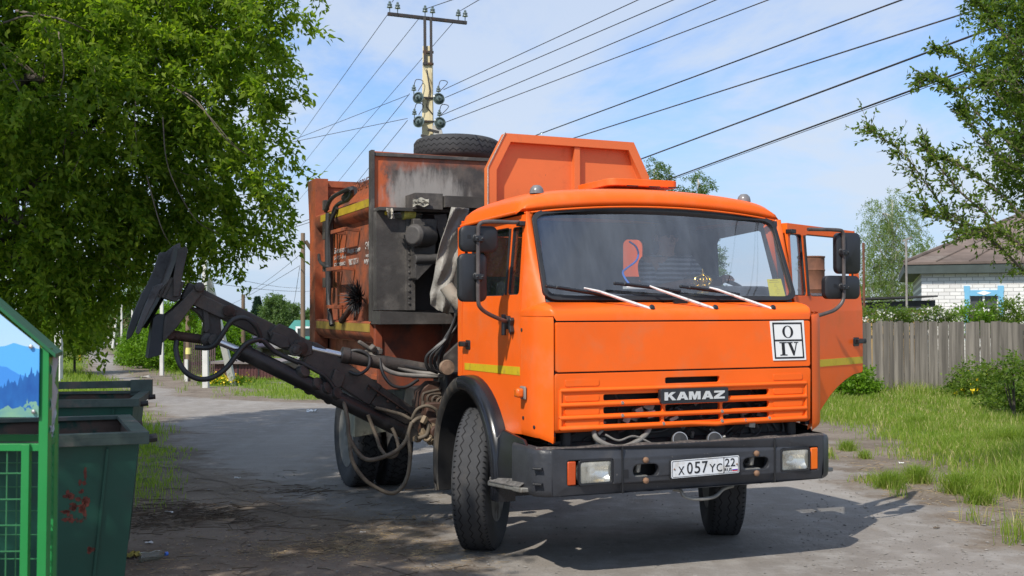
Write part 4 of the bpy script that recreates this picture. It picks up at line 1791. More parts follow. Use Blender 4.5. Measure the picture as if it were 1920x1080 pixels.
def sx_mix(f, a, c):
    n = nt.nodes.new('ShaderNodeMix')
    n.data_type = 'RGBA'
    nt.links.new(f, n.inputs['Factor'])
    for i, q in ((6, a), (7, c)):
        if isinstance(q, tuple):
            n.inputs[i].default_value = (*q, 1)
        else:
            nt.links.new(q, n.inputs[i])
    return n.outputs[2]


# soot: bare orange survives along the left side and in streaks near the top
soot = sr(sm('ADD', sm('MULTIPLY', sn_(2.2, 9, (1, 1, .8)), 1.15), sm('MULTIPLY', sm('ADD', sps.outputs['Y'], 1.02), .85)), .42, .58)
top_ = sr(sm('ADD', sm('MULTIPLY', sn_(3.4), .6), sm('MULTIPLY', sm('SUBTRACT', sps.outputs['Z'], 2.93), 1.5)), .34, .52)
soot = sm('MULTIPLY', soot, sm('SUBTRACT', 1.0, sm('MULTIPLY', top_, .55)))
c1_ = sx_mix(soot, base_, sx_mix(sr(sn_(5), .4, .65), (.05, .044, .042), (.11, .09, .078)))
# ashy dust blown across the middle above the ledge
dy = sm('POWER', sm('MULTIPLY', sm('ADD', sps.outputs['Y'], .82), 2.0), 2)
dz = sm('POWER', sm('MULTIPLY', sm('SUBTRACT', sps.outputs['Z'], 2.72), 2.6), 2)
dust_ = sr(sm('SUBTRACT', sm('ADD', sn_(4.5, 9, (1, 2.5, .6)), .35), sm('MULTIPLY', sm('ADD', dy, dz), .55)), .42, .80)
nt.links.new(sx_mix(sm('MULTIPLY', dust_, .85), c1_, (.34, .315, .29)), pb.inputs['Base Color'])
shield = sh.build('front_shield', M_shield, truck)
b = MB()
b.box2((X0 - .06, -1.315, 1.62), (X0 + .03, -1.285, 3.135))
b.box2((X0, -1.285, 3.085), (X0 + .02, .3, 3.115))
b.build('shield_lip', M_soot, shield)
# packer housing below: panels, boss, bracket, niche, ledge
b = MB()
b.panel([(-1.30, 1.72), (-1.035, 1.72), (-1.035, 2.56), (-1.30, 2.60)], [], lambda y, z, w: (X0 + .14 - w, y, z), .13)
b.box2((X0 + .02, -1.035, 1.72), (X0 + .17, -.955, 2.62))
b.box2((X0 + .0, -1.30, 2.585), (X0 + .24, -.55, 2.615))
b.panel([(-1.31, 1.60), (-.45, 1.60), (-.45, 1.685), (-1.31, 1.715)], [], lambda y, z, w: (X0 + .30 - w, y, z), .3)
b.panel([(-.62, 1.72), (-.30, 1.72), (-.30, 2.58), (-.62, 2.58)], [], lambda y, z, w: (X0 + .10 - w, y, z), .1)
b.box2((X0 + .02, -1.0, 2.60), (X0 + .32, -.75, 2.74))
b.box2((X0 + .05, -.74, 2.62), (X0 + .36, -.35, 2.72))
for k in range(14):
    z = 1.78 + k * .055
    b.lathe([(.012, 0), (.010, .008), (0, .009)], (X0 + .171, -1.01, z), (1, 0, 0), 6)
b.build('packer_housing', M_soot, truck)
b = MB()
c = V((X0 + .25, -.92, 2.37))
b.lathe([(.0, .14), (.075, .14), (.085, .13), (.10, .11), (.105, -.1)], c, (.55, -.75, 0), 24)
b.panel([(-1.0, 2.20), (-.80, 2.20), (-.78, 2.52), (-1.0, 2.52)], [], lambda y, z, w: (X0 + .26 - w, y, z), .2)
b.panel([(-.98, 1.98), (-.82, 2.14), (-.79, 2.20), (-1.0, 2.20), (-1.0, 2.0)], [], lambda y, z, w: (X0 + .32 - w, y, z), .28)
b.tube([(X0 + .30, -1.0, 2.16), (X0 + .30, -.78, 2.17)], .045, 12)
b.build('slewing_boss', M_soot, truck, bevel=.006)
b = MB()
b.box2((X0 + .005, -.955, 1.72), (X0 + .012, -.62, 2.58))
b.build('housing_niche', M_black, truck)
# curved belt hanging beside the boss
rows = []
for k in range(12):
    t = k / 11
    y = -.80 + .13 * math.sin(t * 1.5)
    rows.append([(X0 + .22 + .03 * math.sin(3 * t), y, 2.56 - .75 * t), (X0 + .24, y + .11 - .05 * t, 2.57 - .75 * t)])
MB().grid(rows).build('rubber_belt', M_grease, truck, smooth=60)
# lower bulkhead
b = MB()
b.panel([(-1.25, 1.02), (1.1, 1.02), (1.1, 1.62), (-1.25, 1.62)], [], lambda y, z, w: (X0 + .03 - w, y, z), .05)
b.box2((X0 + .03, -.66, 1.02), (X0 + .09, -.60, 1.62))
b.box2((X0 - .02, -1.28, 1.25), (X0 + .05, -1.22, 1.66))
M_lowb = mat('dirty_bulkhead', (.26, .055, .02), .7, var=.25, dirt=(.075, .05, .04), dscale=2.6, dlo=.4, dhi=.65, bevel=.006)
b.build('lower_bulkhead', M_lowb, truck)
b = MB()
b.panel([(-.95, 1.18), (-.55, 1.52), (-.40, 1.52), (-.40, 1.30), (-.80, 1.10)], [], lambda y, z, w: (-1.55 - w, y, z), .05)
build_split(b, 'brace_plate', M_soot, truck)

# hopper headboard
hb = MB()
X1 = -.63
out_ = [(-.722, 2.0), (.718, 2.0), (.718, 2.835), (.574, 3.118), (-.574, 3.130), (-.722, 2.85)]
inn = [(-.650, 2.0), (.650, 2.0), (.650, 2.815), (.525, 3.050), (-.530, 3.062), (-.650, 2.832)]
f3 = lambda y, z, w: (X1 - w, y, z)
frame = out_ + []
hb.panel([out_[0], inn[0], inn[5], inn[4], inn[3], inn[2], inn[1], out_[1], out_[2], out_[3], out_[4], out_[5]], [], f3, .09)
hb.panel([(-.70, 2.0), (.70, 2.0), (.70, 2.83), (.56, 3.10), (-.56, 3.115), (-.70, 2.845)], [], lambda y, z, w: (X1 - .065 - w, y, z), .02)
hb.box2((X1 - .07, .035, 2.0), (X1 - .012, .085, 3.052))
head = hb.build('hopper_headboard', M_orange_dull, truck)
b = MB()
for s in (-1, 1):
    b.box2((-1.95, s * .66 - .02, 1.7), (X1 - .10, s * .66 + .02, 2.45))
build_split(b, 'hopper_side', M_soot, truck)
b = MB()
for k in range(2):
    b.tube([(X1 + .003, -.726, 2.0), (X1 + .003, -.726, 2.85), (X1 + .003, -.578, 3.134)], .006, 6)
b.build('worn_edge', mat('chipped_edge', (.62, .52, .45), .6, var=.2), head)

# ---- gear behind the cab, valves, rear guard ------------------------------
b = MB()
b.panel([TP(666, 776, 'X', -2.55).yz, TP(665, 820, 'X', -2.55).yz, TP(740, 806, 'X', -2.55).yz, TP(740, 772, 'X', -2.55).yz], [], lambda y, z, w: (-2.55 - w, y, z), .25)
b.build('wheel_guard', mat('grey_green_tin', (.20, .20, .155), .7, var=.15, dirt=(.10, .09, .07), dscale=6, bevel=.006), truck)
b = MB()
b.box2((-4.45, -1.24, .78), (-4.38, -1.0, 1.15))
b.panel([(-1.22, .80), (-.75, .80), (-.75, 1.06), (-1.22, 1.06)], [], lambda y, z, w: (-4.05 - w, y, z), .02)
b.box2((-2.7, -1.0, .72), (-1.35, -.45, 1.05))
b.box2((-1.25, -.98, .80), (-.90, -.50, 1.22))
build_split(b, 'rear_guard', M_frame, truck, bevel=.01)
b = MB()
vc = -1.08
b.panel([TP(786, 735, 'X', vc).yz, TP(787, 766, 'X', vc).yz, TP(830, 762, 'X', vc).yz, TP(832, 716, 'X', vc).yz, TP(808, 716, 'X', vc).yz], [], lambda y, z, w: (vc - w, y, z), .16)
b.build('valve_block', M_rust, truck, bevel=.008)
b = MB()
for k in range(4):
    o = k * 9
    b.tube(smooth_path([TP(793 + o, 764, 'X', vc + .03), TP(793 + o, 742 + k * 3, 'X', vc + .05), TP(800 + o, 736 + k * 3, 'X', vc + .05), TP(826, 730 + k * 8, 'X', vc + .05)], 4), .013, 8)
    b.lathe([(.020, -.02), (.020, .02)], TP(794 + o, 756, 'X', vc + .04), (0, 0, 1), 6)
b.build('valve_pipe', mat('brown_grey_pipe', (.13, .10, .075), .6, .3, var=.3), truck)
b = MB()
r3 = random.Random(12)
for k in range(11):
    e0 = 858 + r3.uniform(-3, 8)
    mx0 = 842 - k * 2.6 + r3.uniform(-3, 3)
    lx0 = 826 - k * 3.0 + r3.uniform(-4, 4)
    X_a = -.80 + r3.uniform(-.06, .06)
    b.tube(smooth_path([TP(e0 + 6, 560 + k * 4, 'X', -.62), TP(e0 - 4, 590 + k * 3, 'X', X_a), TP(mx0 + 4, 630 + k * 2, 'X', X_a), TP(lx0 + 2, 668, 'X', X_a - .05), TP(lx0 + 4, 690, 'X', X_a - .08), TP(lx0 + 22, 703 - k * .5, 'X', X_a - .1)], 5), r3.choice([.009, .011, .013]), 6)
b.build('hose_bundle', M_hose, truck)
b = MB()
b.tube(smooth_path([TP(836, 536, 'X', -1.0), TP(850, 556, 'X', -.98), TP(872, 580, 'X', -.95)], 4), .058, 14)
b.build('air_duct', mat('dusty_duct', (.36, .32, .26), .7, var=.15, dirt=(.2, .17, .13), dscale=8), truck)
b = MB()
b.tube(smooth_path([TP(846, 560, 'X', -1.1), TP(858, 585, 'X', -1.05), TP(856, 610, 'X', -1.0)], 4), .03, 10)
build_split(b, 'exhaust_pipe', M_grease, truck)
c = TP(838, 689, 'X', -.55)
MB().lathe([(.055, .02), (.06, 0), (.055, -.03), (0, -.03)], c, (1, 0, 0), 20).lathe([(.0, .022), (.055, .02)], c, (1, 0, 0), 20).build('dusty_reflector', mat('dust_caked_reflector', (.22, .15, .10), .8, var=.3, vscale=20), truck)

# ---- the lifting arm --------------------------------------------------------
AX = -1.20


def A(px, py, o=0.0):
    return TP(px, py, 'X', AX + o)


def aplate(m, poly, o0, o1):
    """plate cut to an outline in the arm's plane, from X = AX+o0 to AX+o1"""
    pts = [A(*p) for p in poly]
    m.panel([(p.y, p.z) for p in pts][::-1], [], lambda y, z, w: (AX + o1 - w, y, z), o1 - o0)


m = MB()
m.beam(A(792, 800), A(574, 657), .17, .150, up=(1, 0, 0))
m.beam(A(700, 741), A(577, 660), .19, .164, up=(1, 0, 0))
aplate(m, [(556, 628), (580, 640), (582, 662), (566, 668), (540, 660)], -.1, .1)
aplate(m, [(622, 690), (642, 702), (636, 722), (626, 728), (614, 716)], .085, .115)
boom = m.build('lower_boom', M_grease, truck, bevel=.008)
m = MB()
m.lathe([(.05, -.14), (.05, .14)], A(548, 655), (1, 0, 0), 16)
m.lathe([(.03, .12), (.03, .155), (0, .16)], A(548, 655), (1, 0, 0), 10)
m.build('boom_pin', M_grease, boom)
m = MB()
for k in range(5):
    m.lathe([(.012, 0), (.012, .02)], A(690 + 18 * k, 728 + 12 * k, .09), (1, 0, 0), 6)
m.beam(A(690, 722, .09), A(770, 776, .09), .01, .06, up=(1, 0, 0))
m.build('boom_strip', M_rust, boom)
m = MB()
m.beam(A(570, 655), A(345, 545), .14, .135, up=(1, 0, 0))
aplate(m, [(520, 606), (548, 618), (566, 640), (570, 664), (548, 664), (505, 638), (498, 622)], .06, .10)
aplate(m, [(508, 622), (535, 632), (540, 650), (520, 652), (500, 640)], .10, .125)
aplate(m, [(362, 545), (418, 572), (441, 580), (436, 598), (410, 596), (352, 568)], .07, .105)
up = m.build('upper_boom', M_grease, truck, bevel=.008)
m = MB()
m.lathe([(.045, .10), (.045, .13), (.02, .14), (0, .14)], A(425, 583), (1, 0, 0), 14)
m.lathe([(.05, .10), (.05, .13), (.02, .14), (0, .14)], A(560, 652), (1, 0, 0), 14)
build_split(m, 'boom_pin', M_rust, up)
# lug web under the upper boom
m = MB()
aplate(m, [(352, 574), (385, 580), (412, 594), (414, 636), (406, 646), (384, 645), (378, 632), (382, 606), (372, 590)], -.08, .05)
aplate(m, [(378, 576), (388, 580), (392, 612), (386, 624), (380, 622)], .05, .08)
m.lathe([(.05, .05), (.05, .11), (.03, .12), (0, .12)], A(385, 636), (1, 0, 0), 16)
m.lathe([(.035, .05), (.035, .09), (0, .1)], A(405, 637), (1, 0, 0), 14)
m.build('cylinder_lug', M_grease, truck, bevel=.006)
# grab: upper jaw
m = MB()
aplate(m, [(303, 471), (316, 470), (330, 458), (343, 452), (345, 463), (325, 510), (322, 517), (312, 527), (294, 541), (281, 560), (272, 580), (257, 620), (250, 633), (240, 640), (241, 625), (252, 590), (270, 548), (280, 532), (292, 505)], -.26, -.22)
aplate(m, [(285, 537), (305, 530), (294, 552), (280, 578), (268, 604), (262, 620), (257, 627), (252, 622), (256, 608), (266, 580)], .10, .15)
jaw = m.build('upper_jaw', mat('scuffed_grab_steel', (.085, .082, .082), .5, .2, var=.25, dirt=(.05, .045, .045), dscale=5, bevel=.006, bump=.15, bscale=25), truck, bevel=.006)
m = MB()
rows = []
for t in range(9):
    k = t / 8
    px = 330 - 72 * k + 8 * math.sin(k * 3)
    py = 462 + 150 * k
    p = A(px, py)
    rows.append([(AX - .24, p.y, p.z), (AX - .02, p.y + .012, p.z - .01), (AX + .13, p.y + .02, p.z - .015)])
m.grid(rows)
m.grid([[(x, y + .03, z) for x, y, z in r] for r in rows])
aplate(m, [(330, 470), (345, 463), (349, 470), (340, 510), (332, 556), (322, 556), (322, 520)], .09, .14)
aplate(m, [(298, 545), (318, 520), (342, 530), (335, 560), (328, 566), (294, 556)], -.12, .12)
m.build('jaw_web', M_grease, jaw, smooth=40)
# grab: lower jaw with rubber pad
m = MB()
aplate(m, [(366, 535), (374, 530), (381, 537), (378, 546), (345, 590), (330, 612), (312, 632), (302, 642), (303, 616), (306, 592), (322, 580)], .10, .14)
aplate(m, [(366, 535), (374, 530), (381, 537), (378, 546), (345, 590), (330, 612), (312, 632), (302, 642), (303, 616), (306, 592), (322, 580)], -.16, -.12)
m.beam(A(372, 538, -.16), A(372, 538, .14), .05, .05)
m.lathe([(.038, .13), (.038, .16), (.015, .17), (0, .17)], A(370, 539), (1, 0, 0), 14)
lj = m.build('lower_jaw', M_grease, truck, bevel=.005)
m = MB()
pts = [(306, 589), (298, 588), (290, 591), (285, 597), (282, 620), (277, 655), (275, 671), (278, 670), (300, 664), (302, 640)]
p = [A(*q) for q in pts]
aplate(m, pts, -.15, .125)
m.build('rubber_pad', mat('rubber_pad', (.022, .026, .03), .6, var=.2, bevel=.008), lj)
# cylinders


def cylinder(name, a, b_, c, r, rr_, mb=M_grease, mr=M_chrome, o=0.0):
    """barrel from a to b_, rod from b_ to c"""
    a, b_, c = A(*a, o), A(*b_, o), A(*c, o)
    d = (b_ - a).normalized()
    e = MB().tube([a, b_], r, 18)
    e.tube([b_ - d * .05, b_ + d * .01], r * 1.15, 18)
    e.tube([a, a + d * .07], r * 1.12, 18)
    for s in (a, ):
        e.lathe([(r * .9, -.07), (r * .9, .07)], s, (1, 0, 0), 14)
    y = e.build(name, mb, truck)
    e = MB().tube([b_, c], rr_, 14)
    e.build('piston_rod', mr, y)
    MB().lathe([(rr_ * 1.7, -.05), (rr_ * 1.7, .05)], c, (1, 0, 0), 14).build('rod_eye', M_grease, y)
    return y


cylinder('lift_cylinder', (842, 702), (642, 666), (558, 648), .058, .028, mb=M_grease, o=.06)
cylinder('tilt_cylinder', (768, 814), (454, 659), (400, 637), .062, .026, mb=mat('black_cylinder', (.018, .017, .017), .4, var=.3, dirt=(.05, .045, .04), dscale=6), o=.10)
cylinder('grab_cylinder', (318, 628), (392, 638), (404, 640), .036, .02, mb=M_rust, mr=M_rust, o=.03)
m = MB()
for px, py in ((562, 690), (587, 714), (606, 722), (624, 732)):
    m.lathe([(.0, -.07), (.05, -.065), (.055, 0), (.05, .065), (0, .07)], A(px, py + 10, .10), (.6, .4, .3), 12)
m.tube([A(556, 700, .1), A(556, 728, .1)], .02, 8)
build_split(m, 'cylinder_fitting', M_grease, truck)
# arm base: pivot, forgings
m = MB()
m.box2((AX - .2, -1.12, .70), (AX + .22, -.78, .98))
m.lathe([(.09, -.22), (.09, .22)], A(798, 803), (1, 0, 0), 18)
m.lathe([(.05, .22), (.05, .30), (0, .3)], A(798, 803), (1, 0, 0), 12)
m.beam(A(790, 800, .2), A(830, 790, .2), .06, .09)
m.box2((AX - .25, -.8, .72), (AX + .25, -.4, .95))
m.build('arm_pivot', M_rust, truck, bevel=.012)
m = MB()
r2 = random.Random(3)
for k in range(9):
    c = A(r2.uniform(782, 826), r2.uniform(786, 830), r2.uniform(.18, .28))
    m.lathe([(.026, -.03), (.03, 0), (.026, .03), (0, .035)], c, (r2.uniform(-1, 1), r2.uniform(-1, 1), r2.uniform(-1, 1)), 6)
m.tube(smooth_path([A(786, 812, .25), A(800, 826, .27), A(812, 812, .27), A(806, 796, .26)], 5), .013, 8)
m.build('pivot_fitting', mat('tan_dusty_fitting', (.20, .15, .095), .7, .2, var=.3), truck)
# hanging hoses


def hose(name, pts, r, mt, n=6):
    return MB().tube(smooth_path([A(*p) for p in pts], n), r, 8).build(name, mt, truck, smooth=60)


hose('hanging_hose', [(634, 738, .13), (645, 757, .15), (652, 790, .2), (655, 820, .22), (672, 850, .25), (690, 862, .28), (715, 858, .30), (742, 846, .30), (760, 828, .30), (768, 806, .28), (776, 790, .26), (792, 783, .25), (803, 796, .26), (800, 815, .27), (784, 822, .26)], .017, M_hose_tan)
hose('hanging_hose', [(655, 822, .22), (660, 862, .25), (680, 895, .28), (705, 914, .3), (733, 925, .32), (752, 915, .32), (765, 890, .32), (769, 850, .32), (766, 815, .3), (772, 792, .28)], .016, M_hose_tan)
hose('hanging_hose', [(690, 778, .2), (700, 804, .2), (707, 822, .22), (714, 842, .25), (728, 856, .28), (742, 853, .28), (747, 838, .26), (742, 818, .22), (735, 802, .2)], .015, M_hose_tan)
hose('hanging_hose', [(704, 764, .15), (730, 771, .16), (752, 777, .18), (770, 786, .2)], .014, M_hose_tan)
hose('hanging_hose', [(772, 786, .22), (782, 768, .25), (800, 761, .26), (817, 768, .26), (822, 782, .24)], .014, M_hose_tan)
hose('black_loop_hose', [(331, 640, .1), (330, 655, .14), (336, 680, .17), (352, 701, .2), (376, 711, .2), (400, 707, .2), (424, 690, .2), (443, 666, .2), (460, 646, .18), (478, 638, .16), (492, 638, .14), (505, 650, .13), (520, 662, .12), (560, 680, .12)], .020, M_hose)
hose('black_loop_hose', [(366, 651, .1), (390, 652, .13), (405, 644, .16), (418, 625, .18), (432, 604, .18), (448, 596, .18), (464, 598, .18), (478, 610, .17), (486, 625, .15), (490, 642, .13)], .020, M_hose)
hose('black_loop_hose', [(560, 678, .13), (590, 694, .13), (612, 708, .13), (634, 738, .13)], .016, M_hose)
hose('black_loop_hose', [(645, 662, .06), (670, 657, .1), (692, 668, .12), (690, 690, .14), (672, 702, .14), (655, 697, .1)], .014, M_hose)
hose('black_loop_hose', [(712, 672, .1), (718, 700, .14), (735, 722, .18), (760, 726, .18), (784, 712, .14)], .014, M_hose)
hose('feed_hose', [(672, 660, .07), (710, 672, .09), (750, 690, .1), (790, 699, .12), (832, 702, .2)], .017, M_hose_grey)
hose('feed_hose', [(712, 678, .1), (722, 692, .12), (750, 702, .13), (800, 705, .14), (835, 704, .2)], .018, M_hose_grey)
hose('feed_hose', [(645, 657, .08), (680, 666, .09), (740, 682, .1), (800, 694, .12)], .014, M_hose)
m = MB()
for k in range(10):
    c = A(r2.uniform(672, 712), r2.uniform(650, 668), r2.uniform(.02, .1))
    m.box(c, (.05, .05, .05), Matrix.Rotation(r2.uniform(0, 3), 3, V((r2.random(), r2.random(), r2.random())).normalized()))
m.beam(A(672, 640, .05), A(706, 662, .05), .05, .03)
m.build('hose_manifold', mat('dusty_manifold', (.13, .115, .10), .7, .2, var=.4), truck, bevel=.01)

# ================================================================== things on the truck


def tk(o):
    """keep a loose thing on the truck: give it the truck's frame"""
    o.matrix_world = TRK
    return o


# spare tyre lying on the body roof
cs = TP(858, 286, 'X', -3.3)
sp = empty('spare_wheel', TRK @ V((cs.x, cs.y, cs.z)))
sp.rotation_euler = (R(-2), R(1.5), 0.4)
tag(sp, 'worn spare truck wheel lying flat on top of the garbage truck body', 'wheel')
wdt, rad = .235, .452
w = wdt / 2
MB().lathe([(.27, -w * .78), (.36, -w), (.41, -w * .95), (rad - .018, -w * .84), (rad, -w * .6), (rad + .002, 0), (rad, w * .6), (rad - .018, w * .84), (.41, w * .95), (.36, w), (.27, w * .78), (.25, 0)], (0, 0, 0), (0, 0, 1), 64, closed=True).build('tyre', M_tyre, sp, smooth=50)
m = MB()
for o in (-.055, .0, .055):
    rows = []
    for k in range(85):
        a = 2 * math.pi * k / 84
        z = o + (.012 if k % 2 else -.012)
        rows.append([V((math.cos(a) * (rad + .003), math.sin(a) * (rad + .003), z + q)) for q in (-.004, .004)])
    m.grid(rows)
m.build('tread_groove', M_tyre_dark, sp, smooth=0, recalc=False)
MB().lathe([(.27, w * .7), (.25, w * .3), (.15, .02), (.13, .0), (.0, .0)], (0, 0, 0), (0, 0, 1), 32).build('rim', M_rim, sp)

# grey plastic sheet hanging behind the cab
rows = []
L_ = [(846, 388), (838, 420), (826, 455), (818, 490), (812, 525), (806, 550), (808, 572), (822, 582)]
R_ = [(880, 391), (874, 420), (868, 455), (860, 490), (852, 520), (848, 545), (846, 568), (841, 590)]
ra = random.Random(9)
for (a, b2) in zip(L_, R_):
    pass
NU, NV = 26, 60
for j in range(NV + 1):
    t = j / NV * (len(L_) - 1)
    i = min(int(t), len(L_) - 2)
    f = t - i
    lx, ly = L_[i][0] + (L_[i + 1][0] - L_[i][0]) * f, L_[i][1] + (L_[i + 1][1] - L_[i][1]) * f
    rx, ry = R_[i][0] + (R_[i + 1][0] - R_[i][0]) * f, R_[i][1] + (R_[i + 1][1] - R_[i][1]) * f
    row = []
    for k in range(NU + 1):
        u = k / NU
        # pleats running down the sheet plus creases
        d = .035 * math.sin(u * 4.5 + 1.6 * math.sin(j * .10)) + .015 * math.sin(u * 10 + j * .16) + .010 * math.sin(j * .42 + u * 5) + ra.uniform(-.002, .002)
        row.append(TP(lx + (rx - lx) * u, ly + (ry - ly) * u, 'X', -1.25 + d))
    rows.append(row)
o = MB().grid(rows).build('plastic_sheet', M_tarp, None, smooth=25)
tk(tag(o, 'crumpled grey plastic sheet hanging down behind the orange cab', 'plastic sheet'))
sd = o.modifiers.new('solidify', 'SOLIDIFY')
sd.thickness = .004
rows = []
for j in range(14):
    v = j / 13
    rows.append([TP(864 + 14 * u + 6 * v * u, 455 + 60 * v, 'X', -1.25 + .05 * math.sin(u * 8 + v * 5) + ra.uniform(-.01, .01)) for u in [k / 8 for k in range(9)]])
o = MB().grid(rows).build('plastic_scrap', M_tarp, None, smooth=25)
tk(tag(o, 'small grey plastic scrap tucked beside the cab behind the mirrors', 'plastic scrap'))
o.modifiers.new('solidify', 'SOLIDIFY').thickness = .004

# bottle and rag on the ledge
c = TP(758, 401, 'X', -1.85)
bt = empty('plastic_bottle')
bt.matrix_world = TRK @ Matrix.Translation(c) @ Matrix.Rotation(R(90), 4, 'X') @ Matrix.Rotation(R(8), 4, 'Y')
tag(bt, 'dusty clear drinks bottle with yellow label lying on the sooty ledge', 'bottle')
M_pet = glass_mat('dusty_bottle_plastic', (.75, .78, .74), 1.0, .35, (.4, .4, .34))
MB().lathe([(0, -.16), (.045, -.155), (.05, -.14), (.047, 0), (.05, .03), (.045, .07), (.018, .13), (.016, .16), (0, .16)], (0, 0, 0), (0, 0, 1), 20).build('bottle_body', M_pet, bt)
MB().lathe([(.0515, -.09), (.0515, .02)], (0, 0, 0), (0, 0, 1), 20).build('bottle_label', mat('yellow_label', (.5, .48, .1), .6, var=.3, vscale=20), bt)
MB().lathe([(.019, .15), (.019, .18), (0, .18)], (0, 0, 0), (0, 0, 1), 14).build('bottle_cap', M_yellow, bt)
rows = []
for j in range(10):
    rows.append([TP(724 + 12 * u + 4 * v, 390 + 20 * v, 'X', -1.70 + .04 * math.sin(u * 7 + v * 4) + ra.uniform(-.015, .015)) for u in [k / 7 for k in range(8)] for v in [j / 9]])
o = MB().grid(rows).build('rag', mat('pale_rag', (.40, .37, .31), .9, var=.2), None, smooth=30)
tk(tag(o, 'pale grey rag hanging from the ledge beside the bottle', 'rag'))
rows = []
for j in range(9):
    v = j / 8
    rows.append([TP(774 + 30 * u, 372 + 14 * v + 2 * math.sin(u * 9 + j), 'X', -1.66 + .06 * v + ra.uniform(-.02, .02)) for u in [k / 10 for k in range(11)]])
o = MB().grid(rows).build('cloth_bundle', mat('dusty_cloth', (.30, .285, .235), .9, var=.3, vscale=8), None, smooth=30)
tk(tag(o, 'crumpled dusty cloth lying on top of the packer housing ledge', 'cloth'))

# wire brush hung on the side
c = TP(674, 558, 'Y', -1.30)
P = np.array([c] * 420) + RNG.normal(size=(420, 3)) * .012
D = rand_dirs(420, RNG)
D[:, 1] = -np.abs(D[:, 1]) * .6
o = leaves_mesh('bristles', P, D, rand_dirs(420, RNG), RNG.uniform(.12, .21, 420), .012, M_black)
br = empty('brush')
br.matrix_world = TRK
o.parent = br
MB().tube([TP(672, 556, 'Y', -1.24), TP(660, 575, 'Y', -1.28), TP(640, 602, 'Y', -1.32)], .03, 10).build('brush_handle', M_rust, br)
tag(br, 'black round bristle brush stuck on the orange side of the truck body', 'brush')

# ---- in the cab: driver, ornament, notice, cable -------------------------------
g = empty('crown_ornament')
c = V((.90, .289, 1.838))
g.matrix_world = TRK @ Matrix.Translation(c)
tag(g, 'small golden crown ornament standing on the dashboard behind the windscreen', 'ornament')
m = MB()
m.lathe([(.035, 0), (.045, .004), (.045, .014), (.03, .02), (.012, .03), (.012, .04), (.04, .05)], (0, 0, 0), (0, 0, 1), 20)
m.build('ornament_base', M_gold, g)
m = MB()
for k in range(8):
    a = k * math.pi / 4
    dx, dy = math.cos(a), math.sin(a)
    m.tube(smooth_path([(dx * .04, dy * .04, .05), (dx * .064, dy * .064, .09), (dx * .045, dy * .045, .118), (dx * .012, dy * .012, .128)], 4), .005, 6)
    m.lathe([(.0, -.008), (.008, 0), (0, .008)], (dx * .064, dy * .064, .092), (0, 0, 1), 8)
m.lathe([(.04, .05), (.043, .058), (.04, .066)], (0, 0, 0), (0, 0, 1), 20)
m.lathe([(0, .055), (.03, .07), (.034, .09), (.02, .115), (0, .12)], (0, 0, 0), (0, 0, 1), 16)
m.lathe([(0, .126), (.012, .13), (.012, .145), (.006, .15), (.010, .158), (.004, .165), (0, .178)], (0, 0, 0), (0, 0, 1), 12)
m.build('ornament_crown', M_gold, g)
m = MB()
P4 = [(1438, 524), (1464, 523), (1473, 557), (1444, 559)]
q = [TP(x, y, 'X', 1.0) + V((-.24 * (559 - y) / 60, 0, 0)) for x, y in P4]
q = [TP(x, y, 'X', (1.0, 1.0, .93, .93)[3 - i] if False else (.93 if y < 540 else 1.005)) for i, (x, y) in enumerate(P4)]
m.add(q, [(0, 1, 2, 3)])
o = m.build('paper_notice', M_paper, None, smooth=0, recalc=False)
o.modifiers.new('solidify', 'SOLIDIFY').thickness = .002
tag(tk(o), 'yellow paper notice standing in the lower corner of the windscreen', 'notice')
m = MB()
nx = (q[1] - q[0])
ny = (q[3] - q[0])
nn = nx.cross(ny).normalized()
if nn.x < 0:
    nn = -nn
for k, (u0, u1) in enumerate(((.15, .75), (.1, .85), (.45, .6), (.4, .65), (.55, .7), (.45, .8), (.4, .75), (.5, .7))):
    v0 = .06 + k * .105
    m.add([q[0] + nx * a + ny * b2 + nn * .003 for a, b2 in ((u0, v0), (u1, v0), (u1, v0 + .02), (u0, v0 + .02))], [(0, 1, 2, 3)])
m.build('notice_print', mat('notice_ink', (.35, .25, .02), .7), o, smooth=0, recalc=False)
o = MB().tube(smooth_path([TP(1180, 453, 'X', .55), TP(1192, 462, 'X', .6), TP(1197, 476, 'X', .65), TP(1192, 490, 'X', .72), TP(1175, 503, 'X', .8), TP(1168, 510, 'X', .85), TP(1171, 520, 'X', .9), TP(1180, 533, 'X', .95)], 5), .007, 8).build('blue_cable', M_bluewire, None, smooth=60)
tag(tk(o), 'curled blue cable hanging inside the windscreen', 'cable')
m = MB().box(TP(1196, 540, 'X', .97), (.06, .2, .02))
tag(tk(m.build('papers', M_white, None, bevel=.004)), 'white papers lying on the dashboard under the blue cable', 'papers')


def skin_body(name, nodes, edges, material, sub=2):
    """nodes: name -> (position, radius); one skinned surface"""
    ks = list(nodes)
    me = bpy.data.meshes.new(name)
    me.from_pydata([nodes[k][0] for k in ks], [(ks.index(a), ks.index(c)) for a, c in edges], [])
    o = bpy.data.objects.new(name, me)
    COL.objects.link(o)
    o.modifiers.new('skin', 'SKIN').use_smooth_shade = True
    sv = me.skin_vertices[0].data
    for i, k in enumerate(ks):
        r = nodes[k][1]
        sv[i].radius = (r, r) if not isinstance(r, tuple) else r
        sv[i].use_root = (i == 0)
    ss = o.modifiers.new('sub', 'SUBSURF')
    ss.levels = sub
    ss.render_levels = sub
    me.materials.append(material)
    return o


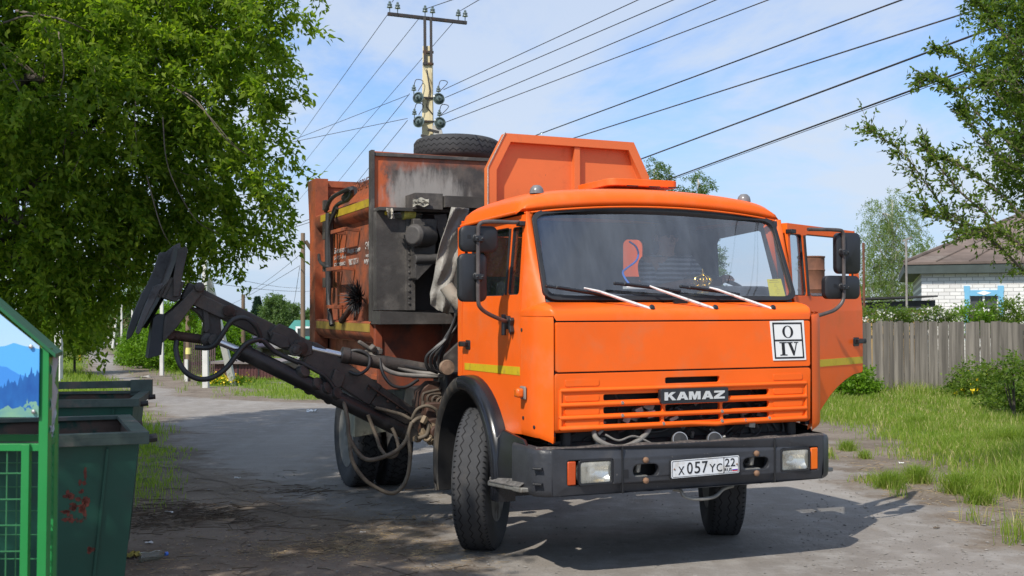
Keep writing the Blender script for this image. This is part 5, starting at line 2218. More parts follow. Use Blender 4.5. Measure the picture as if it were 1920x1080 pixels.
M_skin = mat('skin', (.42, .22, .15), .55, var=.05)
M_shirt = bpy.data.materials.new('striped_shirt')
M_shirt.use_nodes = True
nt = M_shirt.node_tree
tcn = nt.nodes.new('ShaderNodeTexCoord')
wv = nt.nodes.new('ShaderNodeTexWave')
wv.bands_direction = 'Z'
wv.inputs['Scale'].default_value = 9
wv.inputs['Distortion'].default_value = .6
nt.links.new(tcn.outputs['Object'], wv.inputs['Vector'])
rp = nt.nodes.new('ShaderNodeValToRGB')
rp.color_ramp.elements[0].position = .45
rp.color_ramp.elements[0].color = (.02, .03, .06, 1)
rp.color_ramp.elements[1].position = .6
rp.color_ramp.elements[1].color = (.45, .47, .5, 1)
nt.links.new(wv.outputs['Fac'], rp.inputs[0])
nt.links.new(rp.outputs[0], nt.nodes['Principled BSDF'].inputs['Base Color'])
hy = .50
nodes = {
    'pelvis': ((-.05, hy, 1.74), (.15, .13)), 'waist': ((-.03, hy, 1.86), (.15, .12)), 'chest': ((.02, hy, 2.02), (.17, .13)), 'neckbase': ((.04, hy - .01, 2.13), (.09, .08)),
    'neck': ((.06, hy - .015, 2.18), .055), 'jaw': ((.085, hy - .02, 2.225), (.068, .07)), 'head': ((.075, hy - .02, 2.29), (.082, .095)), 'crown': ((.07, hy - .02, 2.345), (.07, .08)),
    'shR': ((.04, hy - .19, 2.08), .07), 'elR': ((.22, hy - .24, 1.86), .048), 'wrR': ((.44, hy - .10, 1.92), .03), 'haR': ((.50, hy - .07, 1.93), (.035, .02)),
    'shL': ((.04, hy + .19, 2.08), .07), 'elL': ((.20, hy + .27, 1.86), .048), 'wrL': ((.44, hy + .24, 1.95), .03), 'haL': ((.52, hy + .22, 1.96), (.035, .02)),
    'hipR': ((.0, hy - .1, 1.72), .1), 'knR': ((.42, hy - .13, 1.70), .075), 'anR': ((.62, hy - .12, 1.32), .05),
    'hipL': ((.0, hy + .1, 1.72), .1), 'knL': ((.42, hy + .15, 1.70), .075), 'anL': ((.62, hy + .14, 1.32), .05),
}
edges = [('pelvis', 'waist'), ('waist', 'chest'), ('chest', 'neckbase'), ('neckbase', 'neck'), ('neck', 'jaw'), ('jaw', 'head'), ('head', 'crown'), ('chest', 'shR'), ('shR', 'elR'), ('elR', 'wrR'), ('wrR', 'haR'),
         ('chest', 'shL'), ('shL', 'elL'), ('elL', 'wrL'), ('wrL', 'haL'), ('pelvis', 'hipR'), ('hipR', 'knR'), ('knR', 'anR'), ('pelvis', 'hipL'), ('hipL', 'knL'), ('knL', 'anL')]
for s, hk in ((-1, 'haR'), (1, 'haL')):
    hp = V(nodes[hk][0])
    for f in range(5):
        a = V((.02, (f - 2) * .017, .012 if f else -.01))
        tip = hp + V((.055, (f - 2) * .02, .0)) if f else hp + V((.03, -s * .04, -.02))
        nodes['%s%d' % (hk, f)] = (tuple(hp + a), .011)
        nodes['%s%dt' % (hk, f)] = (tuple(tip + V((0, 0, -.02))), .008)
        edges += [(hk, '%s%d' % (hk, f)), ('%s%d' % (hk, f), '%s%dt' % (hk, f))]
person = empty('person')
person.matrix_world = TRK
tag(person, 'driver in a dark striped shirt sitting behind the windscreen of the truck', 'person')
bo = skin_body('body', nodes, edges, M_skin)
bo.parent = person
sn = {k: (v[0], tuple(x + .012 for x in v[1]) if isinstance(v[1], tuple) else v[1] + .012) for k, v in nodes.items() if k in ('pelvis', 'waist', 'chest', 'neckbase', 'shR', 'elR', 'shL', 'elL')}
so = skin_body('shirt', sn, [e for e in edges if e[0] in sn and e[1] in sn], M_shirt)
so.parent = person
tn = {k: (v[0], tuple(x + .012 for x in v[1]) if isinstance(v[1], tuple) else v[1] + .012) for k, v in nodes.items() if k in ('pelvis', 'hipR', 'knR', 'anR', 'hipL', 'knL', 'anL')}
so = skin_body('trousers', tn, [e for e in edges if e[0] in tn and e[1] in tn], M_int)
so.parent = person
m = MB()
m.lathe([(.0, .095), (.05, .085), (.082, .05), (.094, .0), (.09, -.04)], (.062, hy - .02, 2.315), (-.25, 0, 1), 18)
m.build('hair', mat('dark_hair', (.02, .016, .013), .7), person, smooth=60)
m = MB()
for s in (-1, 1):
    m.lathe([(0, -.012), (.011, -.006), (.013, 0), (.011, .006), (0, .012)], (.158, hy - .02 + s * .032, 2.285), (1, 0, 0), 10)
build_split(m, 'eye', mat('eye_dark', (.05, .04, .035), .3), person)
m = MB()
m.panel([(.155, 2.285), (.185, 2.245), (.155, 2.24)], [], lambda x, z, w: (x, hy - .031 + w, z), .022)
for s in (-1, 1):
    m.lathe([(0, -.012), (.025, -.008), (.03, 0), (.02, .008), (0, .01)], (.07, hy - .02 + s * .088, 2.275), (0, 1, 0), 10)
m.build('nose_and_ears', M_skin, person, bevel=.004)
m = MB().box((.150, hy - .02, 2.216), (.012, .05, .012))
m.build('mouth', mat('lips', (.28, .11, .09), .5), person, bevel=.004)
# ================================================================== FENCE, HOUSES
M_fence = mat('grey_fence_boards', (.175, .155, .132), .9, var=.32, vscale=2.0, dirt=(.095, .084, .073), dscale=1.6, dlo=.42, dhi=.7, stretch=(6, 6, .25), bump=.2, bscale=8)
FY = 26.4
m = MB()
caps = MB()
x = 4.2
rf = random.Random(4)
boards = []
while x < 21.0:
    w_ = rf.uniform(.10, .15)
    h_ = 1.70 + rf.uniform(-.035, .035) - max(0, (x - 11.5)) * .02
    y_ = FY + (x - 8.6) * .06
    ln = rf.uniform(-.02, .02)
    z0 = gz(y_) + .03
    vs = [(x, y_, z0), (x + w_ - .008, y_, z0), (x + w_ - .008 + ln, y_, h_), (x + (w_ - .008) / 2 + ln, y_, h_ + rf.uniform(.0, .02)), (x + ln, y_, h_)]
    k = rf.uniform(0, .016)
    m.add([(p[0], p[1] - k, p[2]) for p in vs] + [(p[0], p[1] + .022 - k, p[2]) for p in vs],
          [(0, 1, 2, 3, 4), (9, 8, 7, 6, 5)] + [(i, i + 5, (i + 1) % 5 + 5, (i + 1) % 5) for i in range(5)])
    x += w_
fe = empty('plank_fence', (8.6, FY, 0))
o = m.build('boards', M_fence, fe, smooth=0)
o.matrix_parent_inverse = Matrix.Translation((-8.6, -FY, 0))
mf = M_fence.node_tree
b_ = mf.nodes['Principled BSDF']
geo = mf.nodes.new('ShaderNodeNewGeometry')
mul = mf.nodes.new('ShaderNodeMix')
mul.data_type = 'RGBA'
mul.blend_type = 'MULTIPLY'
mul.inputs['Factor'].default_value = 1
src = b_.inputs['Base Color'].links[0].from_socket
mf.links.new(src, mul.inputs[6])
mr = mf.nodes.new('ShaderNodeMapRange')
mr.inputs['To Min'].default_value = .72
mr.inputs['To Max'].default_value = 1.2
mf.links.new(geo.outputs['Random Per Island'], mr.inputs['Value'])
mf.links.new(mr.outputs[0], mul.inputs[7])
mf.links.new(mul.outputs[2], b_.inputs['Base Color'])
m = MB()
for z in (.45, 1.35):
    m.beam((4.2, FY + .05 - .264, z), (21.0, FY + .05 + .744, z), .05, .08)
for px in (4.7, 7.2, 9.7, 12.2, 14.7, 17.2, 19.7):
    m.box2((px, FY + .06 + (px - 8.6) * .06, 0), (px + .1, FY + .16 + (px - 8.6) * .06, 1.65))
o = m.build('fence_rails', M_fence, fe, smooth=0)
o.matrix_parent_inverse = Matrix.Translation((-8.6, -FY, 0))
tag(fe, 'weathered grey wooden plank fence across the right side', 'fence')

# white brick house with a brown roof
M_brick = bpy.data.materials.new('white_brick')
M_brick.use_nodes = True
nt = M_brick.node_tree
bk = nt.nodes.new('ShaderNodeTexBrick')
bk.inputs['Color1'].default_value = (.76, .75, .72, 1)
bk.inputs['Color2'].default_value = (.62, .61, .59, 1)
bk.inputs['Mortar'].default_value = (.36, .35, .34, 1)
bk.inputs['Scale'].default_value = 1.0
bk.inputs['Brick Width'].default_value = .32
bk.inputs['Row Height'].default_value = .11
bk.inputs['Mortar Size'].default_value = .010
tcn = nt.nodes.new('ShaderNodeTexCoord')
mpn = nt.nodes.new('ShaderNodeMapping')
mpn.inputs['Rotation'].default_value = (R(90), 0, 0)
nt.links.new(tcn.outputs['Object'], mpn.inputs[0])
nt.links.new(mpn.outputs[0], bk.inputs['Vector'])
nt.links.new(bk.outputs['Color'], nt.nodes['Principled BSDF'].inputs['Base Color'])
nt.nodes['Principled BSDF'].inputs['Roughness'].default_value = .85
M_roof = mat('old_brown_roof', (.145, .11, .092), .85, var=.3, vscale=2, dirt=(.22, .19, .165), dscale=1.2, dlo=.45, dhi=.7, stretch=(.4, 1, 1), bump=.3, bscale=9)
M_bluew = mat('sky_blue_frame', (.16, .42, .62), .6, var=.05)
M_paneglass = mat('window_pane', (.06, .065, .07), .08, var=.1)
M_eave = mat('dark_green_soffit', (.045, .06, .055), .7)
HY = 34.0
hx = WP(1728, 560, 'Y', HY).x
hs = empty('brick_house', (hx, HY, 0), R(-18))


def hp(px, py, dy=0.0):
    p = WP(px, py, 'Y', HY + dy)
    return V((p.x - hx, dy, p.z))


zt = hp(1728, 512).z
wa, wb = hp(1803, 542), hp(1869, 596)
win = [(wa.x + .13, wb.z - .6), (wb.x - .13, wb.z - .6), (wb.x - .13, wa.z - .22), (wa.x + .13, wa.z - .22)]
m = MB()
m.panel([(0, 0), (9, 0), (9, zt), (0, zt)], [win], lambda u, v, w: (u, w, v), .35)
m.box2((0, .36, 0), (.35, 8, zt))
m.build('wall', M_brick, hs, smooth=0)
m = MB()
ez = hp(1700, 497).z
# hipped roof: eaves overhang, ridge to the right
e0, e1, e2, e3 = V((-.5, -.32, ez)), V((9.6, -.32, ez)), V((9.6, 8.6, ez)), V((-.5, 8.6, ez))
r0, r1 = V((5.6, 4.1, ez + 2.75)), V((7.4, 4.1, ez + 2.75))
up_ = V((0, 0, .07))
for quad in ((e0, e1, r1, r0), (e3, e0, r0), (e2, e3, r0, r1), (e1, e2, r1)):
    n = len(quad)
    m.add([p for p in quad] + [p + up_ for p in quad], [tuple(range(n)), tuple(range(2 * n - 1, n - 1, -1))] + [(i, (i + 1) % n, (i + 1) % n + n, i + n) for i in range(n)])
rf_ = m.build('roof', M_roof, hs, smooth=0)
m = MB()
for k in range(12):
    u = k / 11
    a_, b2 = e0.lerp(e1, u), r0.lerp(r1, u)
    m.beam(a_ + up_ * 1.3, b2 + up_ * 1.3, .03, .035)
m.beam(e0 + up_ * 1.4, r0 + up_ * 1.4, .12, .06)
m.build('roof_seam', M_roof, rf_, smooth=0)
m = MB()
m.box2((-.45, -.29, ez - .27), (9.5, -.045, ez - .01))
m.box2((-.5, -.02, zt + .02), (.0, 8, ez - .01))
m.box2((-.05, -.04, zt - .02), (9.0, -.005, zt + .10))
m.build('eaves', M_eave, hs, smooth=0)
m = MB()
x0, x1, z0, z1 = win[0][0], win[1][0], win[0][1], win[2][1]
for xx in (x0 - .07, x1 + .07):
    m.panel([(xx - .07, z0 - .1), (xx + .07, z0 - .1), (xx + .07, z1 + .10), (xx + .085, z1 + .16), (xx + .085, z1 + .30), (xx - .085, z1 + .30), (xx - .085, z1 + .16), (xx - .07, z1 + .10)], [], lambda u, v, w: (u, -.06 + w, v), .05)
m.panel([(x0, z1), (x1, z1), (x1, z1 + .17), (x0, z1 + .17)], [], lambda u, v, w: (u, -.05 + w, v), .045)
wf = m.build('window', M_bluew, hs, smooth=0)
m = MB()
m.panel([((x0 + x1) / 2 - .2, z1 + .085), ((x0 + x1) / 2, z1 + .02), ((x0 + x1) / 2 + .2, z1 + .085), ((x0 + x1) / 2, z1 + .15)], [], lambda u, v, w: (u, -.06 + w, v), .008)
for a_, c_ in (((x0, z0), (x0, z1)), ((x1, z0), (x1, z1)), (((x0 + x1) / 2, z0), ((x0 + x1) / 2, z1)), ((x0, (z0 + z1) / 2 + .2), (x1, (z0 + z1) / 2 + .2))):
    m.beam((a_[0], .08, a_[1]), (c_[0], .08, c_[1]), .06, .06, up=(0, 1, 0))
m.build('frame', M_white, wf, smooth=0)
m = MB().panel(win, [], lambda u, v, w: (u, .10 + w, v), .01)
m.build('pane', M_paneglass, wf, smooth=0)
tag(hs, 'white brick house with a brown hip roof and blue window surround behind the fence', 'house')

# dark shed roof left of it
sx = WP(1620, 560, 'Y', 32).x
sh_ = empty('shed', (sx, 32, 0))
e_ = WP(1738, 560, 'Y', 32)
zs = WP(1680, 556, 'Y', 32).z
m = MB()
m.panel([(0, 0), (e_.x - sx, 0), (e_.x - sx, zs - .36), (0, zs - .42)], [], lambda u, v, w: (u, w, v), 2.0)
m.build('wall', mat('ochre_boards', (.42, .27, .10), .8, var=.2, vscale=3, stretch=(6, 1, .4)), sh_, smooth=0)
m = MB()
m.panel([(-.3, zs - .10), (e_.x - sx + .2, zs - .02), (e_.x - sx + .2, zs + .03), (-.3, zs - .04)], [], lambda u, v, w: (u, w - .3, v), 2.6)
m.panel([(-.3, zs - .36), (e_.x - sx + .2, zs - .30), (e_.x - sx + .2, zs - .1), (-.3, zs - .18)], [], lambda u, v, w: (u, w - .1, v), 2.0)
m.build('roof', mat('black_shed_roof', (.03, .03, .03), .7, var=.3), sh_, smooth=0)
tag(sh_, 'low shed with a flat black roof and ochre wall just behind the plank fence', 'shed')

# antenna post by the house
c = WP(1700, 600, 'Y', 30)
top = WP(1699, 452, 'Y', 30)
m = MB().tube([(c.x, 30, 0), (top.x, 30, top.z)], .03, 8)
m.beam((top.x - .10, 30, top.z), (top.x + .16, 30, top.z + .10), .03, .05)
tag(m.build('antenna_pole', mat('weathered_pole', (.25, .23, .21), .8, var=.3), None), 'thin grey pole with a small bent head in front of the birch', 'pole')

# rusty stack seen through the open cab door
c0, c1 = WP(1497, 560, 'Y', 29), WP(1546, 560, 'Y', 29)
zt2 = WP(1520, 481, 'Y', 29).z
cx, rad = (c0.x + c1.x) / 2, (c1.x - c0.x) / 2
m = MB()
pr = [(rad, 0)]
for z in (1.0, 1.9, 2.55, 3.05):
    pr += [(rad, z - .03), (rad * 1.05, z), (rad, z + .03)]
pr += [(rad, zt2 - .05), (rad * 1.05, zt2 - .03), (rad * 1.05, zt2), (rad * .9, zt2), (rad * .9, zt2 - .3), (0, zt2 - .3)]
m.lathe(pr, (cx, 29, 0), (0, 0, 1), 28)
tag(m.build('rusty_tank', mat('rusty_tank_steel', (.16, .065, .035), .8, var=.25, dirt=(.09, .045, .03), dscale=2.5), None), 'tall rust-brown ribbed tank seen through the open cab door window', 'tank')
c0 = WP(1620, 560, 'Y', 29.4)
m = MB().tube([(c0.x, 29.4, 0), (c0.x, 29.4, WP(1620, 455, 'Y', 29.4).z)], .035, 8)
tag(m.build('rusty_pipe', bpy.data.materials['rusty_tank_steel'], None), 'thin rusty pipe standing between the open cab door and the birch', 'pipe')

# ---- far left street: houses, garages -------------------------------------------


def simple_house(name, px0, px1, pyeave, pyridge, Y, depth, wallm, roofm, label, ridge_along=True, windows=()):
    p0, p1 = WP(px0, pyeave, 'Y', Y), WP(px1, pyeave, 'Y', Y)
    g0 = gz(Y)
    zr = WP(px0, pyridge, 'Y', Y + depth / 2).z
    w = p1.x - p0.x
    e = empty(name, (p0.x, Y, g0))
    ze, zr = p0.z - g0, zr - g0
    m = MB()
    if ridge_along:
        m.box2((0, 0, -.2), (w, depth, ze))
        m.panel([(0, ze), (depth, ze), (depth / 2, zr - .1)], [], lambda u, v, q: (q * (w / .2), u, v), .2)
    else:
        m.panel([(0, -.2), (w, -.2), (w, ze), (w / 2, zr - .08), (0, ze)], [], lambda u, v, q: (u, q, v), depth)
    m.build('wall', wallm, e, smooth=0)
    m = MB()
    o = .35
    if ridge_along:
        a = [(-o, -o, ze - .12), (w + o, -o, ze - .12), (w + o, depth / 2, zr), (-o, depth / 2, zr), (w + o, depth + o, ze - .12), (-o, depth + o, ze - .12)]
        t = V((0, 0, .08))
        m.add([V(q) for q in a] + [V(q) + t for q in a], [(0, 1, 2, 3), (3, 2, 4, 5), (6, 9, 8, 7), (9, 11, 10, 8), (0, 6, 7, 1), (1, 7, 8, 2), (2, 8, 10, 4), (4, 10, 11, 5), (5, 11, 9, 3), (3, 9, 6, 0)])
    else:
        a = [(-o, -o, ze - .2), (w / 2, -o, zr), (w + o, -o, ze - .2), (w + o, depth + o, ze - .2), (w / 2, depth + o, zr), (-o, depth + o, ze - .2)]
        t = V((0, 0, .09))
        m.add([V(q) for q in a] + [V(q) + t for q in a], [(0, 1, 4, 5), (1, 2, 3, 4), (6, 11, 10, 7), (7, 10, 9, 8), (0, 6, 7, 1), (1, 7, 8, 2), (2, 8, 9, 3), (5, 4, 10, 11), (4, 3, 9, 10), (0, 5, 11, 6)])
    m.build('roof', roofm, e, smooth=0)
    for u0, z0, u1, z1 in windows:
        f = MB().panel([(u0 - .1, z0 - .1), (u1 + .1, z0 - .1), (u1 + .1, z1 + .1), (u0 - .1, z1 + .1)], [[(u0, z0), (u1, z0), (u1, z1), (u0, z1)]], lambda u, v, q: (u, -.05 + q, v), .045)
        f = f.build('window', M_white, e, smooth=0)
        MB().panel([(u0, z0), (u1, z0), (u1, z1), (u0, z1)], [], lambda u, v, q: (u, -.02 + q, v), .015).build('pane', M_paneglass, f, smooth=0)
    tag(e, label, 'house')
    return e


M_green_roof = mat('green_metal_roof', (.045, .23, .17), .45, var=.1)
M_purple_roof = mat('plum_metal_roof', (.085, .05, .085), .5, var=.1)
M_greywall = mat('pale_grey_wall', (.42, .41, .39), .85, var=.1)
M_darkwall = mat('dark_board_wall', (.12, .10, .085), .8, var=.2)
simple_house('green_roof_house', 540, 640, 632, 603, 58, 7, M_greywall, M_green_roof, 'house with a green metal roof beside the wooden pole', windows=((.5, .6, 1.3, 1.6),))
simple_house('purple_roof_house', 414, 462, 646, 614, 62, 6, M_greywall, M_purple_roof, 'grey house with a plum coloured gable roof beyond the dark garages', ridge_along=False, windows=((.4, .9, .9, 1.7),))
simple_house('grey_house', 470, 545, 650, 628, 66, 6, M_darkwall, mat('dull_grey_roof', (.18, .17, .16), .7), 'low dark-walled house with a dull grey roof between the plum and green roofs')
simple_house('pale_far_house', 200, 232, 622, 596, 190, 9, M_greywall, mat('rust_roof', (.20, .10, .07), .7), 'small pale house far down the street under the tree', windows=())
simple_house('white_far_house', 160, 186, 618, 600, 260, 9, M_white, mat('far_grey_roof', (.3, .3, .3), .7), 'tiny white house at the far end of the street left of the car', windows=())
# garages: dark red sheet metal
M_garage = mat('dark_red_sheet', (.085, .026, .026), .55, var=.12, stretch=(8, 8, .3))
gx0, gx1 = WP(402, 700, 'Y', 33.5).x, WP(524, 700, 'Y', 33.5).x
zt3 = WP(402, 679, 'Y', 33.5).z
g_ = empty('garage_row', (gx0, 33.5, 0))
m = MB()
w_ = gx1 - gx0
for k in range(40):
    u = w_ * k / 40
    m.box2((u, .0 if k % 2 else .015, .05), (u + w_ / 40, .04, zt3 - .06))
m.box2((0, .05, .02), (w_, 3.5, zt3 - .05))
m.build('sheet_wall', M_garage, g_, smooth=0)
MB().box2((-.12, -.12, zt3 - .05), (w_ + .1, 3.6, zt3 + .02)).build('roof', mat('dusty_flat_roof', (.2, .17, .16), .8), g_, smooth=0)
m = MB()
for u in (w_ * .36, w_ * .68):
    m.box2((u - .02, -.012, .05), (u + .02, -.003, zt3 - .08))
m.box2((w_ * .33, -.03, .55), (w_ * .35, -.005, .6))
build_split(m, 'door_seam', M_black, g_, smooth=0)
tag(g_, 'low dark red sheet metal garages standing on the grass behind the arm', 'garage')
fx0, fx1 = WP(343, 700, 'Y', 35).x, WP(404, 700, 'Y', 35).x
m = MB()
for k in range(16):
    u = fx0 + (fx1 - fx0) * k / 16
    m.box2((u + .01, 35, .1), (u + (fx1 - fx0) / 16 - .015, 35.03, 1.25 + .03 * math.sin(k * 2.1)))
m.box2((fx0, 35.03, .4), (fx1, 35.06, .48))
tag(m.build('board_fence', mat('brown_purple_boards', (.09, .055, .055), .8, var=.2), None, smooth=0), 'short dark brown board fence between the bushes and the garages', 'fence')
# orange cistern down the street
c = WP(252, 646, 'Y', 62)
q = empty('orange_cistern', (c.x, 62, gz(62)))
m = MB()
m.box2((-.24, -.2, .25), (.24, .4, .85))
m.build('tank', mat('orange_tank', (.70, .26, .06), .6, var=.1), q, bevel=.05)
m = MB()
for sx_ in (-.2, .2):
    m.box2((sx_ - .03, -.1, 0), (sx_ + .03, .3, .25))
build_split(m, 'stand', M_darkwall, q)
tag(q, 'small orange tank standing by the bushes down the street', 'tank')

# ================================================================== POLES AND WIRES


def post(name, px, pyb, pyt, w, mtl, label, cat='pole', taper=.75, lean=0, group=None, square=True):
    p = G(px, pyb)
    y = p.y
    t = WP(px + lean, pyt, 'Y', y)
    m = MB()
    a, c = V((p.x, y, p.z - .1)), V((t.x, y, t.z))
    if square:
        vs = []
        for q, s in ((a, 1), (c, taper)):
            for i, j in ((-1, -1), (1, -1), (1, 1), (-1, 1)):
                vs.append(q + V((i * w / 2 * s, j * w / 2 * s, 0)))
        m.add(vs, [(3, 2, 1, 0), (4, 5, 6, 7), (0, 1, 5, 4), (1, 2, 6, 5), (2, 3, 7, 6), (3, 0, 4, 7)])
    else:
        m.tube([a, c], [w / 2, w / 2 * taper], 12)
    e = empty(name, (p.x, y, p.z))
    o = m.build('shaft', mtl, e, bevel=.008 if square else 0)
    o.matrix_parent_inverse = Matrix.Translation((-p.x, -y, -p.z))
    if label:
        tag(e, label, cat, group)
    return e, a, c


def sub(e, m, name, mtl, **k):
    o = m.build(name, mtl, e, **k)
    o.matrix_parent_inverse = Matrix.Translation(-e.location)
    return o


PY = 22.0
pc = WP(803, 612, 'Y', PY)
pole = empty('power_pole', (pc.x, PY, 0))
tag(pole, 'tall rust-streaked concrete power pole with a steel crossarm rising behind the truck', 'utility pole')
zt = WP(803, 88, 'Y', PY).z
m = MB()
a, c = V((pc.x, PY, -.1)), V((WP(802, 88, 'Y', PY).x, PY, zt))
vs = []
for q, s in ((a, .32), (c, .185)):
    for i, j in ((-1, -1), (1, -1), (1, 1), (-1, 1)):
        vs.append(q + V((i * s / 2, j * s / 2, 0)))
m.add(vs, [(3, 2, 1, 0), (4, 5, 6, 7), (0, 1, 5, 4), (1, 2, 6, 5), (2, 3, 7, 6), (3, 0, 4, 7)])
sub(pole, m, 'shaft', M_conc, bevel=.012)
m = MB()
a, c = WP(818, 236, 'Y', PY - .12), V((pc.x + 1.6, PY - .5, 0))
m.beam(c, a + V((0, 0, .0)), .17, .17, up=(0, 1, 0))
sub(pole, m, 'strut', mat('grey_strut_concrete', (.40, .39, .36), .8, var=.1), bevel=.01)
L1, L2 = WP(796.5, 33, 'Y', PY - .11), WP(808, 33, 'Y', PY - .11)
m = MB()
m.beam(WP(797, 122, 'Y', PY - .12), L1, .055, .06, up=(0, 1, 0))
m.beam(WP(808.5, 122, 'Y', PY - .12), L2, .05, .06, up=(0, 1, 0))
ca, cb = WP(727, 26, 'Y', PY - .35), WP(875, 43, 'Y', PY + .25)
m.beam(ca, cb, .06, .065)
for py in (97, 119):
    for s in (-.12, .12):
        m.beam(WP(793, py, 'Y', PY + s), WP(813, py + 1, 'Y', PY + s), .045, .045)
m.beam(WP(802, 243, 'Y', PY - .2), WP(823, 248, 'Y', PY - .2), .05, .05)
m.beam(WP(789, 254, 'Y', PY - .2), WP(800, 256, 'Y', PY - .2), .03, .05)
m.tube([WP(800, 130, 'Y', PY - .11), WP(806, 170, 'Y', PY - .13), WP(800, 200, 'Y', PY - .13), WP(812, 215, 'Y', PY - .12)], .012, 6)
for py in (180, 224):
    m.beam(WP(775, py + 2, 'Y', PY - .2), WP(830, py + 5, 'Y', PY - .05), .035, .035)
sub(pole, m, 'crossarm', M_iron, bevel=.004)
ins = []


def insulator(base, axis, s=1.0):
    m = MB()
    ax = V(axis).normalized()
    m.lathe([(.012 * s, -.12 * s), (.012 * s, .02 * s), (.03 * s, .02 * s), (.062 * s, .03 * s), (.055 * s, .06 * s), (.03 * s, .07 * s), (.055 * s, .085 * s), (.05 * s, .11 * s), (.026 * s, .125 * s), (.03 * s, .15 * s), (.02 * s, .17 * s), (0, .175 * s)], base, ax, 16)
    return sub(pole, m, 'insulator', M_glassg)


for px, py in ((730.5, 23), (745, 24.5), (796, 32), (810, 34), (859, 40), (872, 43)):
    t = (px - 727) / 148
    p = ca.lerp(cb, t)
    insulator(p + V((0, 0, .10)), (0, 0, 1), .9)
for px, py in ((784, 183), (823, 185), (785, 228), (825, 230)):
    s_ = -1 if px < 803 else 1
    p = WP(px, py, 'Y', PY - .22)
    m = MB()
    m.lathe([(.02, -.10), (.03, -.04), (.112, -.03), (.118, .0), (.10, .01), (.092, -.01), (.078, .02), (.072, .0), (.055, .03), (.03, .04), (.02, .09)], p, (.35 * s_, -1, .12), 26)
    sub(pole, m, 'insulator', M_glassg)
    p2 = WP(px - s_ * 0 + (-8 if s_ < 0 else -1), py - 13, 'Y', PY - .15)
    insulator(p2 + V((0, 0, -.02)), (0, 0, 1), .8)
    m = MB()
    m.tube(smooth_path([p2 + V((0, 0, .1)), p2 + V((.05, 0, .22)), p2 + V((.18, 0, .18)), p + V((.0, .0, .13))], 4), .008, 6)
    sub(pole, m, 'jumper', M_iron)

# wires: each a cable of its own, straight spans with a little sag
wire_group = 'overhead wires'


def wire(a, c, r, sag, label, n=24):
    pts = []
    for k in range(n + 1):
        t = k / n
        p = V(a).lerp(V(c), t)
        p.z -= sag * 4 * t * (1 - t)
        pts.append(p)
    o = MB().tube(pts, r * .8, 6).build('power_line', M_iron, None, smooth=60)
    tag(o, label, 'wire', wire_group)
    return o


def ext(p, q, k):
    """continue the line p->q past q by k times its length"""
    return q + (q - p) * k


# four thin ones from the pole's insulators to the upper right
for k, ((x0, y0), (x1, y1)) in enumerate((((832, 168), (1196, 0)), ((835, 183), (1262, 0)), ((828, 216), (1342, 0)), ((836, 229), (1440, 0)))):
    p = WP(x0, y0, 'Y', PY - .25)
    q = WP(x1, y1, 'Z', p.z - .1)
    wire(p, ext(p, q, 1.6), .0085, .0, ('topmost', 'second', 'third', 'lowest')[k] + ' of the four thin wires from the big pole to the upper right')
# heavier ones passing over the truck
for (x0, y0), (x1, y1), z, r, lb in (((1015, 250), (1690, 0), 6.2, .015, 'overhead cable leaving the top edge of the photo above the cab'),
                                     ((1085, 256), (1850, 12), 6.0, .015, 'overhead cable crossing above the cab into the right-hand tree top'),
                                     ((1205, 297), (1868, 50), 5.6, .019, 'thick cable rising from behind the headboard into the right-hand tree'),
                                     ((1262, 333), (1822, 128), 4.9, .017, 'lowest thick cable running from the treetops behind the cab to the right-hand tree'),
                                     ((1262, 336), (1824, 132), 4.85, .007, 'thin cable slung just beneath the lowest thick cable')):
    p, q = WP(x0, y0, 'Z', z), WP(x1, y1, 'Z', z)
    wire(ext(q, p, 2.6), ext(p, q, 1.2), r, .0, lb)
# down the street to the left
for (x0, y0), (x1, y1), z0, z1, r, lb in (((727, 27), (590, 218), 7.7, 7.7, .008, 'left wire descending from the left end of the crossarm'),
                                          ((786, 34), (560, 318), 7.6, 7.6, .008, 'wire descending left from the middle of the crossarm'),
                                          ((850, 42), (604, 325), 7.5, 7.5, .008, 'wire descending left from the right half of the crossarm'),
                                          ((766, 178), (530, 270), 6.1, 5.9, .007, 'wire running left from the upper left insulator to the tree'),
                                          ((764, 222), (520, 272), 5.7, 5.4, .007, 'wire running left from the lower left insulator to the tree'),
                                          ((768, 176), (664, 304), 6.2, 6.2, .008, 'steep wire falling from the upper left insulator behind the truck body'),
                                          ((764, 226), (715, 286), 5.7, 5.7, .008, 'short steep wire from the lower left insulator to the truck body')):
    p = WP(x0, y0, 'Y', PY - .2)
    q = WP(x1, y1, 'Z', z1)
    if q.y < PY:
        q = WP(x1, y1, 'Y', PY + 18)
    wire(p, ext(p, q, 1.5), r, .0, lb)
for (x0, y0), (x1, y1), Y0, Y1, lb in (((735, 4), (765, -40), PY - .3, 9, 'wire from the crossarm left end towards the viewer'), ((800, 16), (905, -20), PY - .1, 12, 'wire from the crossarm middle up over the viewer'), ((860, 22), (1000, -60), PY + .1, 10, 'wire from the crossarm right end up over the viewer')):
    wire(WP(x0, y0, 'Y', Y0), WP(x1, y1, 'Y', Y1), .008, 0, lb)
# thin lines round the wooden pole, low left sky
for (x0, y0, Y0), (x1, y1, Y1), lb in (((562, 498, 38), (400, 585, 70), 'low wire falling left from the wooden pole'), ((562, 478, 38), (452, 556, 70), 'wire from the wooden pole to the dark pole down the street'), ((562, 540, 70), (380, 508, 29), 'level wire between the concrete pole and the houses'), ((600, 545, 60), (395, 530, 32), 'faint level wire left of the truck body'), ((562, 500, 38), (545, 600, 58), 'service wire from the wooden pole down to the green roof')):
    wire(WP(x0, y0, 'Y', Y0), WP(x1, y1, 'Y', Y1), .010, .12, lb)

